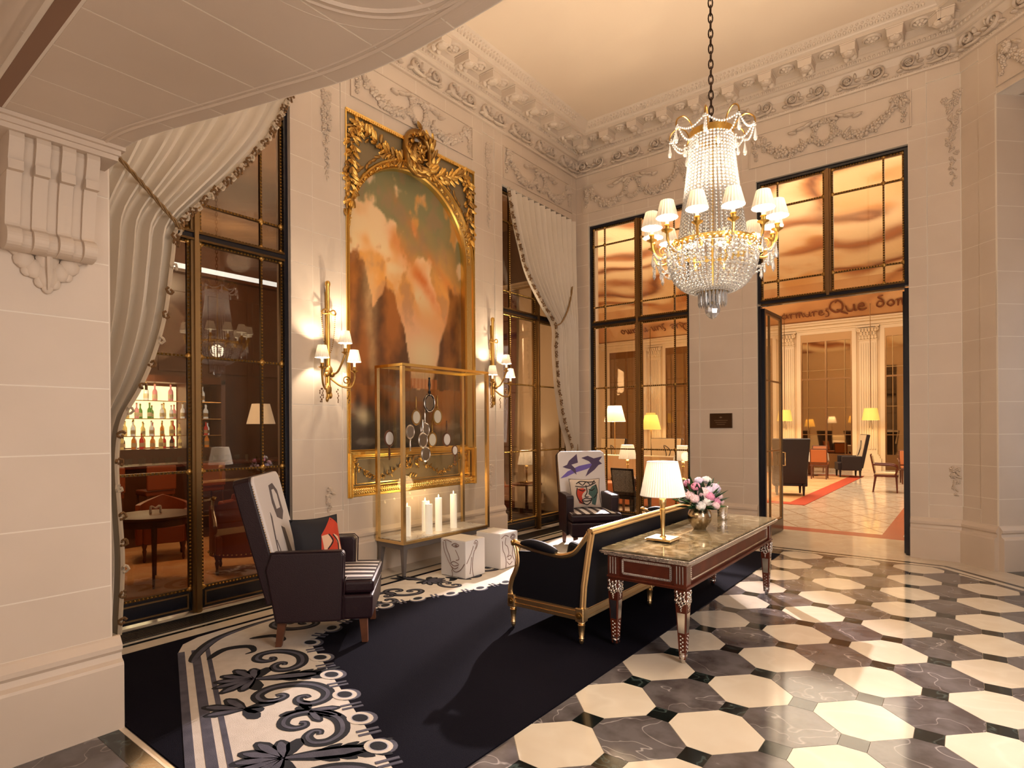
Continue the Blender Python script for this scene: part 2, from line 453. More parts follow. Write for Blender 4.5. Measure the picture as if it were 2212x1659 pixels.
# ================================================================= the hall shell
LW = frame((-5.45,0,0), (0,1,0), (1,0,0))
BW = frame((0,8.85,0), (1,0,0), (0,-1,0))
q = math.sqrt(0.5)
CW = frame((-0.09,8.85,0), (q,-q,0), (-q,-q,0))
NU = 0.46
NW = frame((-0.09+q*NU, 8.85-q*NU, 0), (q,q,0), (q,-q,0))
PW = frame((-3.765,0,0), (0,1,0), (1,0,0))
STONE = MT['limestone']; REL = MT['limestone_relief']
JOINTS = [0.5, 0.80, 1.165, 1.53, 1.895, 2.26, 2.625, 2.99, 3.355, 3.72, 4.085, 4.45, 4.815, 5.18, 5.36, 5.80, 6.02]
GAP = 0.0035
def blocks(F, parent, u0, u1, z0, z1, w=0.0, joints=JOINTS, split=None, th=0.02):
    ob('mortar_bed', MB(F).box(u0, u1, z0, z1, w-th, w-0.0015), MT['mortar'], parent)
    zs = [z0] + [z for z in joints if z0+0.04 < z < z1-0.04] + [z1]
    for k, (a, b) in enumerate(zip(zs, zs[1:])):
        us = [u0, u1]
        if split:
            n = max(1, round((u1-u0)/split)); off = 0.5/n if k % 2 else 0
            us = [u0] + [u0+(u1-u0)*(i/n+off*(1 if i else 0)) for i in range(1, n+(0 if not k % 2 else 0))] + [u1]
        for c, d in zip(us, us[1:]):
            ob('stone_block', MB(F).box(c+GAP, d-GAP, a+GAP, b-GAP, w-th, w), STONE, parent)
def backing(F, name, rects, w=-0.016, t=0.25, label=None):
    mb = MB(F)
    for (u0, u1, z0, z1) in rects: mb.box(u0, u1, z0, z1, w-t, w)
    return struct(ob(name, mb, MT['mortar']), label)
def plinth(F, parent, u0, u1):
    prof = [(-0.02,0),(0.06,0),(0.06,0.35),(0.055,0.365),(0.03,0.38),(0.022,0.41),(0.04,0.43),(0.04,0.455),(0.012,0.49),(0,0.5),(-0.02,0.5)]
    n = len(prof)
    v = [(u0,z,x) for x,z in prof] + [(u1,z,x) for x,z in prof]
    mb = MB(F).add(v, [(i,(i+1) % n,n+(i+1) % n,n+i) for i in range(n)] + [tuple(range(n)), tuple(reversed(range(n,2*n)))])
    return ob('plinth', mb, STONE, parent)
ZC = 6.02
# ---- left wall
wl = backing(LW, 'wall_left', [(-2.3,1.5,0,6.6),(3.34,4.015,0,6.6),(6.135,6.78,0,6.6),(4.015,6.135,0,0.868),(4.015,6.135,5.205,6.6),(1.5,3.34,5.24,6.6),(6.78,8.70,5.24,6.6),(8.70,9.1,0,6.6)], label='pale limestone wall with painting and tall windows')
ob('niche_back', MB(LW).box(4.015,6.135,0.868,5.205,-0.262,-0.20), MT['mortar'], wl)
def pilaster(F, parent, u0, u1, a, b, zb=0.75, zt=5.84):
    blocks(F, parent, u0, a, 0.5, ZC); blocks(F, parent, b, u1, 0.5, ZC)
    blocks(F, parent, a, b, 0.5, zb); blocks(F, parent, a, b, zt, ZC)
    blocks(F, parent, a+0.004, b-0.004, zb, zt, -0.010)
pilaster(LW, wl, 3.34, 4.02, 3.595, 3.955)
pilaster(LW, wl, 6.13, 6.78, 6.34, 6.60)
blocks(LW, wl, 4.02, 6.13, 5.205, ZC, split=0.55); blocks(LW, wl, 4.02, 6.13, 0.5, 0.87, split=1.05)
blocks(LW, wl, 6.78, 8.70, 5.24, ZC, split=0.5); blocks(LW, wl, 1.5, 3.34, 5.24, ZC, split=0.6)
blocks(LW, wl, 8.70, 8.85, 0.5, ZC)
for a, b in ((3.34,4.02),(4.02,6.13),(6.13,6.78),(8.70,8.85)): plinth(LW, wl, a, b)
# ---- back wall
wb = backing(BW, 'wall_back', [(-5.7,-5.21,0,6.6),(-3.43,-2.43,0,6.6),(-0.61,0.1,0,6.6),(-5.21,-3.43,5.11,6.6),(-2.43,-0.61,5.15,6.6)], label='pale limestone wall with the dining room doorway')
blocks(BW, wb, -5.45, -5.21, 0.5, ZC)
pilaster(BW, wb, -3.43, -2.43, -3.27, -2.63)
blocks(BW, wb, -5.21, -3.43, 5.11, ZC, split=0.45); blocks(BW, wb, -2.43, -0.61, 5.15, ZC, split=0.45)
blocks(BW, wb, -0.61, -0.42, 0.5, ZC); blocks(BW, wb, -0.42, -0.09, 0.5, 0.66); blocks(BW, wb, -0.42, -0.09, 5.84, ZC)
blocks(BW, wb, -0.416, -0.086, 0.66, 5.84, -0.010)
for a, b in ((-5.45,-5.21),(-3.43,-2.43),(-0.61,-0.065)): plinth(BW, wb, a, b)
# ---- chamfered corner with its niche
wc = backing(CW, 'wall_chamfer', [(-0.02,NU-0.021,0,6.6),(NU,3.5,5.33,6.6)], label='chamfered limestone corner wall beside the doorway')
blocks(CW, wc, 0.004, 0.24, 0.66, 5.84, -0.010); blocks(CW, wc, 0.0, 0.24, 0.5, 0.66); blocks(CW, wc, 0.0, 0.24, 5.84, ZC)
blocks(CW, wc, 0.24, NU, 0.5, ZC); blocks(CW, wc, NU, 3.4, 5.33, ZC, split=0.6)
plinth(CW, wc, -0.02, NU)
wn = backing(NW, 'wall_niche', [(0.03,2.0,0,5.6)], label='limestone reveal of the corner niche')
blocks(NW, wn, 0.0, 1.9, 0.5, 5.33); plinth(NW, wn, 0.0, 1.9)
ne = struct(ob('wall_niche_end', MB(CW).box(0.2,0.9,0,5.7,-1.75,-1.6).box(2.2,3.9,0,5.7,-1.75,-1.6).box(0.9,2.2,0,0.6,-1.75,-1.6).box(0.9,2.2,3.2,5.7,-1.75,-1.6).box(3.3,3.6,0,5.7,-1.6,0), STONE))
ob('niche_top', MB(CW).box(0.2,3.6,5.35,5.6,-1.7,-0.02), STONE, ne)
ob('window_pane', MB(CW).box(0.9,2.2,0.6,3.2,-1.70,-1.69), MT['day_pane'], ne)
ob('window_bars', MB(CW).box(1.52,1.58,0.6,3.2,-1.69,-1.62).box(0.9,2.2,1.85,1.9,-1.69,-1.62).box(0.9,0.95,0.6,3.2,-1.69,-1.62).box(2.15,2.2,0.6,3.2,-1.69,-1.62), MT['lacquer'], ne)
struct(ob('wall_right', MB().box(2.31,2.6,-2.4,6.5,0,6.6), STONE))
struct(ob('wall_front', MB().box(-5.7,2.6,-2.6,-2.3,0,6.6), STONE))
struct(ob('ceiling', MB().box(-5.75,2.65,-2.6,9.1,6.565,6.7), MT['plaster']), 'smooth cream plaster ceiling')
# ---- stone pier in front at the left
wp = struct(ob('wall_pier', MB(PW).box(-1.5,1.2,0,3.2,-1.4,-0.016), MT['mortar']), 'limestone pier in the left foreground')
PJ = [0.5, 0.786, 1.14, 1.519, 1.875, 2.243, 2.56, 2.93]
blocks(PW, wp, -1.2, 1.2, 0.5, 3.15, joints=PJ)
ob('stone_return', MB().box(-5.1,-3.767,1.196,1.204,0,3.15), STONE, wp)
pl = plinth(PW, wp, -1.2, 1.24)
# ---- low soffit over the entrance with its curved edge
EDGE = [(-3.77,1.19),(-3.38,1.215),(-3.04,1.30),(-2.75,1.385),(-2.41,1.48),(-2.14,1.555),(-1.85,1.60),(-1.57,1.612),(-1.29,1.61),(-0.9,1.60),(-0.3,1.52),(0.5,1.33),(2.3,1.2)]
EDGEF = spline(EDGE, 5)
def edge_y(x): return interp(EDGEF, x)
so = struct(ob('ceiling_soffit', MB().prism([(-5.2,-2.3),(2.3,-2.3)] + list(reversed(EDGEF)) + [(-5.2,1.19)], 3.1475, 3.5), MT['mortar']), 'low limestone soffit with curved edge above entrance')
XS = [-5.0,-3.44,-3.12,-2.80,-2.475,-2.16,-1.84,-1.52,-1.20,-0.6,0.2,1.2,2.3]
for a, b in zip(XS, XS[1:]):
    n = 5; top = [(lerp(a+GAP,b-GAP,i/n), edge_y(lerp(a+GAP,b-GAP,i/n))) for i in range(n+1)]
    ob('soffit_slab', MB().prism([(a+GAP,0.71),(b-GAP,0.71)] + list(reversed(top)), 3.146, 3.17), STONE, so)
    ob('soffit_slab', MB().prism([(a+GAP,-2.2),(b-GAP,-2.2),(b-GAP,0.62),(a+GAP,0.62)], 3.146, 3.17), STONE, so)
ob('soffit_strip', MB().box(-4.9,2.2,0.640,0.698,3.1462,3.17), MT['soffit_brown'], so)  # flat brown strip set between the two rows of slabs
ob('edge_moulding', MB().tube([(x,y-0.085,3.149) for x,y in EDGEF], 0.011, 6), STONE, so, True)
ob('edge_moulding', MB().tube([(x,y-0.112,3.148) for x,y in EDGEF], 0.006, 6), STONE, so, True)
ob('edge_bead', MB().tube([(x,y+0.001,3.151) for x,y in EDGEF], 0.006, 6), MT['mortar'], so, True)
for r, t in ((0.40,0.012),(0.435,0.009),(0.50,0.005)):
    ob('round_moulding', MB().tube([(-1.4+r*math.cos(2*PI*k/48), 1.08+r*math.sin(2*PI*k/48), 3.150) for k in range(48)], t, 6, True), STONE, so, True)
beam = struct(ob('trim_1', MB().box(-4.9,2.2,0.05,0.50,3.06,3.15).box(-4.9,2.2,0.50,0.56,3.09,3.15).box(-4.9,2.2,0.56,0.60,3.12,3.15), STONE), 'moulded stone beam under the soffit')
# ---- console bracket on the pier
cb = empty('console_bracket', (-3.765, 0.92, 2.5)); tag(cb, 'fluted stone console bracket with acanthus leaf on foreground pier', 'bracket')
CP = [(0,0.60),(0.17,0.60),(0.185,0.55),(0.165,0.48),(0.15,0.44),(0.135,0.40),(0.11,0.30),(0.095,0.20),(0.09,0.15),(0.125,0.13),(0.14,0.09),(0.12,0.05),(0.05,0.035),(0,0.05)]
CPs = [(x, z) for x, z in spline(CP[1:], 3)]
def cprof(y0, y1, k):
    P = [(0,0.60)] + [(x*k, z) for x, z in CPs]; n = len(P)
    v = [(x,y0,z) for x,z in P] + [(x,y1,z) for x,z in P]
    return MB().add(v, [(i,(i+1) % n,n+(i+1) % n,n+i) for i in range(n)] + [tuple(range(n)), tuple(reversed(range(n,2*n)))])
yy = -0.185
for k in range(7):
    wd = 0.058 if k % 2 == 0 else 0.046
    ob('flute' if k % 2 else 'fillet', cprof(yy, yy+wd, 1.0 if k % 2 == 0 else 0.84), REL, cb); yy += wd
for k in range(4): ob('band', MB().box(0.0,0.166+0.004,-0.187+k*0.104,-0.127+k*0.104,0.40,0.445), REL, cb)
ob('abacus', MB().box(0,0.215,-0.34,0.27,0.60,0.625).box(0,0.235,-0.34,0.285,0.625,0.645).box(0,0.20,-0.34,0.262,0.575,0.60), REL, cb)
lf = MB()
for sx, sz, r, e in ((0,-0.085,0.05,1.4),(-0.055,-0.06,0.042,1.2),(0.055,-0.06,0.042,1.2),(-0.095,-0.02,0.045,1.1),(0.095,-0.02,0.045,1.1),(-0.12,0.03,0.04,1.0),(0.12,0.03,0.04,1.0),(-0.03,-0.12,0.026,1.3),(0.03,-0.12,0.026,1.3),(0,-0.145,0.026,1.3),(-0.085,-0.075,0.024,1.2),(0.085,-0.075,0.024,1.2),(0,0.0,0.05,1.6)):
    lf.ball((0.012,sx,sz+0.03), r, 8, 6, (0.55,1.0,e))
lf.tube([(0.045,0,0.06),(0.05,0,-0.05),(0.03,0,-0.13)], [0.014,0.012,0.005], 6)
ob('acanthus_leaf', lf, REL, cb, True)

# ---- entablature swept round the hall
def sweep(path, prof, name, m, parent=None):
    mb = MB(); n = len(prof); P = [Vector(p) for p in path]; vs_ = []
    for i, p in enumerate(P):
        def nrm(a, b):
            d = (b-a).normalized(); return Vector((d.y, -d.x))
        if i == 0: mdir = nrm(P[0], P[1])
        elif i == len(P)-1: mdir = nrm(P[-2], P[-1])
        else:
            n1 = nrm(P[i-1], p); n2 = nrm(p, P[i+1]); mdir = (n1+n2)/(1+n1.dot(n2))
        for x, z in prof: vs_.append((p.x+mdir.x*x, p.y+mdir.y*x, z))
    fs = [(i*n+k, i*n+k+1, (i+1)*n+k+1, (i+1)*n+k) for i in range(len(P)-1) for k in range(n-1)]
    mb.add(vs_, fs)
    return ob(name, mb, m, parent)
PATH = [(-5.45,-2.3),(-5.45,8.85),(-0.09,8.85),(2.31,6.45),(2.31,-2.3)]
CPROF = [(-0.02,5.985),(0.035,5.985),(0.045,6.0),(0.045,6.02),(0.02,6.035),(0.02,6.05),(0.03,6.16),(0.075,6.235),(0.10,6.24),(0.10,6.255),(0.125,6.275),(0.15,6.28),(0.15,6.33),(0.18,6.345),(0.20,6.35),(0.20,6.435),(0.455,6.435),(0.455,6.465),(0.48,6.475),(0.49,6.49),(0.60,6.555),(0.615,6.566)]
en = struct(sweep(PATH, CPROF, 'trim_2', STONE), 'carved entablature running round the hall below the ceiling')
# rosette flower used in the garlands
def flower_mesh(npet, r):
    mb = MB()
    for k in range(npet):
        a = 2*PI*k/npet
        mb.ball((0.55*r*math.cos(a), 0.55*r*math.sin(a), 0.10*r), 0.48*r, 6, 4, (1,0.8,0.6), RZ(a).to_3x3())
    mb.ball((0,0,0.25*r), 0.36*r, 6, 4, (1,1,0.9))
    return mb
proto = empty('proto'); 
FL = ob('flower', flower_mesh(6, 1.0), REL, None, True)
FL2 = ob('flower', flower_mesh(4, 1.0), REL, None, True)
LF = ob('leaf', MB().ball((0,0.5,0.05), 0.5, 6, 5, (0.42,1.0,0.25)).tube([(0,0,0.08),(0,0.9,0.18)], [0.06,0.03], 4), REL, None, True)
SCR = MB()
sp = spiral(0,0,0.5,0.10,-PI/2,1.6,22)
SCR.tube([(x,y,0.06) for x,y in sp], [lerp(0.085,0.05,i/22) for i in range(23)], 5)
SCR.add(*(lambda m: (m.v, m.f))(flower_mesh(5, 0.24)))
SCR.tube([(-0.95,-0.45,0.03),(-0.6,-0.55,0.05),(0,-0.5,0.06)], [0.03,0.07,0.085], 5)
SCR.ball((-0.55,0.25,0.03),0.2,6,4,(0.6,1.3,0.5)).ball((-0.72,-0.12,0.03),0.19,6,4,(1.2,0.6,0.5)).ball((0.55,-0.42,0.03),0.18,6,4,(1.3,0.6,0.5))
SCR = ob('leaf_scroll', SCR, REL, None, True)
MOD = ob('modillion', MB().frus((0,0),-0.03,0.03,0.055,0.11,0.06,0.115).box(-0.065,0.065,-0.12,0.12,0.03,0.042).ball((0,0.045,-0.035),0.05,8,5,(1,1.5,0.5)).ball((0.028,-0.04,-0.035),0.03,6,4).ball((-0.028,-0.04,-0.035),0.03,6,4).ball((0,-0.11,-0.01),0.035,6,4,(1.3,0.6,1)), REL, None, False, 0.004, 1)
ROS = ob('rosette', flower_mesh(6, 0.06).lathe([(0.085,0.0),(0.08,0.014),(0.068,0.014),(0.062,0.0)], 14, cap=False), REL, None, True)
PROTOS = [FL, FL2, LF, SCR, MOD, ROS]
# runs along the three visible walls
RUNS = [(LW, 4.2, 8.85), (BW, -5.45, -0.09), (CW, 0.0, 2.6)]
for F, a, b in RUNS:
    L = b-a; n = round(L/0.34)
    for k in range(n):
        u = a+(k+0.5)*L/n
        inst('leaf_scroll', SCR, F @ T(u,6.135,0.032) @ S(0.165 if k % 2 else -0.165, 0.165, 0.5) @ (Matrix.Identity(4) if k % 2 else RZ(0)), en)
    n = round((L-0.5)/0.47)
    lo = a+(0.30 if F is not LW else 0.0); hi = b-(0.30 if F is not CW else 0.0)
    if F is CW: lo = a+0.12
    if F is BW: hi = b-0.12
    for k in range(n+1):
        u = lerp(lo, hi, k/n)
        Mx = F @ T(u,6.372,0.315) @ Matrix(((-1,0,0,0),(0,0,1,0),(0,1,0,0),(0,0,0,1))) @ S(1.45,1.2,1.5)
        inst('modillion', MOD, Mx, en)
        if k < n: inst('rosette', ROS, F @ T(u+(hi-lo)/n/2,6.433,0.33) @ RX(PI/2) @ S(1.25,1.25,1.6), en)
    eg = MB(F); n = round(L/0.052)
    for k in range(n): eg.ball((a+(k+0.5)*L/n,6.305,0.152),0.02,6,4,(0.85,1.2,0.8))
    o = ob('egg_moulding', eg, REL, en, True); o['kind'] = 'stuff'
    bd = MB(F); n = round(L/0.03)
    for k in range(n): bd.octa((a+(k+0.5)*L/n,6.01,0.046),0.011)
    o = ob('bead_moulding', bd, REL, en); o['kind'] = 'stuff'
    lv = MB(F); n = round((L-0.6)/0.06)
    for k in range(n):
        u = a+(0.55 if F is not LW else 0)+(k+0.5)*(L-0.85)/n
        lv.ball((u,6.512,0.53),0.026,6,4,(0.8,1.2,1.0)).ball((u+0.025,6.538,0.572),0.018,6,4)
    o = ob('leaf_moulding', lv, REL, en); o['kind'] = 'stuff'

# ---- carved panels of the frieze
def panel(F, u0, u1, z0, z1, label):
    pn = tag(empty('frieze_panel'), label, 'relief panel', 'carved garland panels under the cornice')
    mb = MB(F); t = 0.016
    mb.box(u0,u1,z0,z0+t,0.0005,0.020).box(u0,u1,z1-t,z1,0.0005,0.020).box(u0,u0+t,z0+t,z1-t,0.0005,0.020).box(u1-t,u1,z0+t,z1-t,0.0005,0.020)
    ob('border', mb, REL, pn); ob('ground', MB(F).box(u0+t,u1-t,z0+t,z1-t,0.0005,0.004), STONE, pn)
    W = u1-u0; H = z1-z0; um = (u0+u1)/2; rnd = random.Random(zlib.crc32(label.encode()) & 255)
    def fl(u, z, r, w=0.01):
        inst('flower', rnd.choice((FL,FL,FL2)), F @ T(u,z,w) @ RZ(rnd.random()*6) @ S(r*1.35,r*1.35,r*2.8), pn)
    def lfv(u, z, r, a): inst('leaf', LF, F @ T(u,z,0.008) @ RZ(a) @ S(r*1.25,r*1.25,r*3.2), pn)
    for s in (-1, 1):
        e = um+s*(W/2-0.14)
        for k in range(5): fl(e+s*rnd.uniform(-0.06,0.06), z1-0.09+rnd.uniform(-0.05,0.03), rnd.uniform(0.032,0.046))
        for k in range(3): lfv(e+s*rnd.uniform(-0.08,0.05), z1-0.10, 0.09, s*rnd.uniform(2,4))
        # the tail hanging down outside
        for k in range(4): fl(e+s*0.055+rnd.uniform(-0.02,0.02), z1-0.17-k*0.065, 0.034-k*0.004)
        n = 9
        for k in range(n):
            t_ = k/(n-1); u = lerp(e, um+s*0.17, t_); z = lerp(z1-0.13, z0+0.17, t_) - math.sin(PI*t_)*H*0.34
            r = 0.034+0.016*math.sin(PI*t_)
            fl(u, z, r); 
            if k % 2: lfv(u, z+0.02, 0.075, rnd.uniform(0,6)); fl(u+rnd.uniform(-0.03,0.03), z-0.045, r*0.7)
        for k in range(3): lfv(um+s*(0.25+0.1*k), z1-0.10-0.01*k, 0.10, s*(1.2+0.3*k))
    for k in range(12):
        a = 2*PI*k/12; fl(um+0.125*math.cos(a), (z0+z1)/2+0.0+0.15*math.sin(a), rnd.uniform(0.028,0.038), 0.014)
    lfv(um-0.05,z1-0.075,0.11,1.9); lfv(um+0.05,z1-0.075,0.11,-1.9)
    return pn
panel(LW, 4.08, 6.12, 5.36, 5.81, 'carved garland panel above the gilt framed painting')
panel(LW, 6.80, 8.69, 5.34, 5.82, 'carved garland panel above the swagged curtain in the corner')
panel(BW, -5.32, -3.41, 5.33, 5.82, 'carved garland panel above the tall glazed screen beside the corner')
panel(BW, -2.52, -0.57, 5.35, 5.82, 'carved garland panel above the open dining room doorway')
panel(CW, 0.47, 2.2, 5.40, 5.88, 'carved garland panel at the right end above the niche')
def drop(F, u, ztop, zbot, label, w=-0.008, wide=0.09):
    d = tag(empty('stone_pendant'), label, 'stone relief'); rnd = random.Random(zlib.crc32(label.encode()) & 1023)
    n = max(5, int((ztop-zbot)/0.055))
    for k in range(n):
        t_ = k/(n-1); z = lerp(ztop, zbot, t_); s = wide*(1-0.75*t_)
        for m in range(2 if t_ < 0.6 else 1):
            inst('flower', FL, F @ T(u+rnd.uniform(-s,s)*0.6, z, w) @ RZ(rnd.random()*6) @ S(0.042*(1-0.5*t_),0.042*(1-0.5*t_),0.07*(1-0.5*t_)), d)
        inst('leaf', LF, F @ T(u, z, w) @ RZ(PI+rnd.uniform(-1.2,1.2)) @ S(0.09*(1-0.5*t_),0.09*(1-0.5*t_),0.18*(1-0.5*t_)), d)
drop(LW, 3.775, 5.25, 4.35, 'carved flower drop high on pilaster left of the painting')
drop(LW, 6.47, 5.70, 4.55, 'carved flower drop high on pilaster right of the painting')
drop(BW, -0.16, 5.62, 4.55, 'carved flower bouquet high on the wall right of the doorway', wide=0.15)
drop(LW, 3.775, 0.98, 0.72, 'small carved husk low on pilaster behind the left armchair', wide=0.05)
drop(LW, 6.47, 1.08, 0.70, 'small carved husk low on pilaster right of the display case', wide=0.05)
drop(BW, -0.16, 1.10, 0.80, 'small carved husk low on the wall right of doorway', wide=0.06)

# ================================================================= floor
fl = struct(ob('floor', MB().box(-14,6,-3,26,-0.12,-0.004), MT['mortar']), 'polished marble floor of octagons with black insets')
def clip(poly, a, b, c):
    # keep a*x+b*y <= c
    out = []
    for i in range(len(poly)):
        p, r = poly[i], poly[(i+1) % len(poly)]
        fp, fr = a*p[0]+b*p[1]-c, a*r[0]+b*r[1]-c
        if fp <= 0: out.append(p)
        if fp*fr < 0:
            t_ = fp/(fp-fr); out.append((p[0]+(r[0]-p[0])*t_, p[1]+(r[1]-p[1])*t_))
    return out
AX, AY, Q = 0.305, 0.310, 0.067
SX, SY = -0.185, 4.415
def tile(name, poly, m):
    for (a, b, c) in ((0,1,8.318),(1,1,8.009),(-1,0,2.45),(1,0,2.3),(0,-1,-0.2)):
        poly = clip(poly, a, b, c)
        if len(poly) < 3: return
    ar = abs(sum(poly[i][0]*poly[(i+1) % len(poly)][1]-poly[(i+1) % len(poly)][0]*poly[i][1] for i in range(len(poly))))/2
    if ar < 0.0005: return
    cx = sum(p[0] for p in poly)/len(poly); cy = sum(p[1] for p in poly)/len(poly)
    o = ob(name, MB().prism([(x-cx,y-cy) for x,y in poly], -0.02, 0), m, fl); o.location = (cx, cy, 0)
g = 0.0012
for i in range(-30, 31):
    for j in range(-30, 31):
        x = SX+(i-j)*AX; y = SY+(i+j)*AY
        if not (-3.0 < x < 2.9 and -0.3 < y < 8.8): continue
        tile('black_inset', [(x-Q+g,y-Q+g),(x+Q-g,y-Q+g),(x+Q-g,y+Q-g),(x-Q+g,y+Q-g)], MT['marble_black'])
        cx, cy = x, y+AY
        a, b = AX-Q-g, AY-Q-g; qx = Q*AX/AY-g; qy = Q*AY/AX-g
        o8 = [(cx+a,cy-qy),(cx+a,cy+qy),(cx+qx,cy+b),(cx-qx,cy+b),(cx-a,cy+qy),(cx-a,cy-qy),(cx-qx,cy-b),(cx+qx,cy-b)]
        tile('grey_octagon' if (i+j) % 2 == 0 else 'cream_octagon', o8, MT['marble_grey'] if (i+j) % 2 == 0 else MT['marble_cream'])
# border bands at the back wall and the chamfer
def band(name, m, d0, d1, z=0.0):
    # strip parallel to back wall and chamfer, between distances d0 and d1 from y = 8.85
    k = math.tan(math.radians(22.5))
    p = lambda d: [(-5.4,8.85-d), (-0.09-d*k,8.85-d), (-0.09-d*k+3.2, 8.85-d-3.2)]
    A, Bq = p(d0), p(d1)
    for i in range(2):
        ob(name, MB().prism([A[i],A[i+1],Bq[i+1],Bq[i]], -0.02, z), m, fl)
band('border_slab', MT['marble_cream'], -0.3, 0.365)
band('border_line', MT['marble_black'], 0.367, 0.425)
band('border_slab', MT['marble_cream'], 0.427, 0.505)
band('border_line', MT['marble_black'], 0.507, 0.53)
# strip along the left wall, with floor grilles under the windows
for y0 in (1.3,2.9,4.5,6.1,7.6):
    y1 = {1.3:2.9,2.9:4.5,4.5:6.1,6.1:7.6,7.6:8.0}[y0]
    for nm, m, x0, x1 in (('border_slab','marble_cream',-5.75,-5.11),('border_line','marble_black',-5.108,-5.06),('border_slab','marble_cream',-5.058,-4.80)):
        ob(nm, MB().box(x0,x1,y0+0.001,y1-0.001,-0.02,0.0), MT[m], fl)
def grille(y0, y1, label):
    g_ = tag(empty('floor_grille', (-5.28,(y0+y1)/2,0)), label, 'floor grille'); L = y1-y0
    ob('tray', MB().box(-0.13,0.13,-L/2,L/2,0.001,0.004), MT['lacquer'], g_)
    mb = MB()
    for k in range(int(L/0.016)): 
        y = -L/2+(k+0.5)*0.016; mb.add([(-0.115,y-0.003,0.009),(0.115,y+0.030,0.009),(0.115,y+0.036,0.009),(-0.115,y+0.003,0.009)],[(0,1,2,3)])
    o = ob('lattice', mb, MT['grille'], g_); o['kind'] = 'stuff'
    ob('rim', MB().box(-0.13,0.13,-L/2,-L/2+0.01,0.004,0.01).box(-0.13,0.13,L/2-0.01,L/2,0.004,0.01).box(-0.13,-0.118,-L/2,L/2,0.004,0.01).box(0.118,0.13,-L/2,L/2,0.004,0.01), MT['grille'], g_)
grille(1.45, 3.05, 'dark metal floor grille below the curtained window at left')
grille(6.85, 8.55, 'dark metal floor grille behind the far armchair below corner window')
# dark marble by the pier
ob('border_slab', MB().box(-3.72,-1.9,1.212,1.242,-0.02,0.0), MT['marble_cream'], fl)
ob('border_slab', MB().box(-5,-1.9,1.112,1.21,-0.02,0.0), MT['marble_black'], fl)
ob('border_slab', MB().box(-3.262,-2.451,0.0,1.11,-0.02,0.0), MT['marble_black'], fl)
ob('grey_slab', MB().box(-3.70,-3.264,0.0,1.11,-0.02,0.0), MT['marble_grey'], fl)
ob('niche_slab', MB().prism([(0.27,8.53),(1.6,9.9),(3.3,8.2),(1.95,6.85)], -0.02, 0.002), MT['marble_black'], fl)

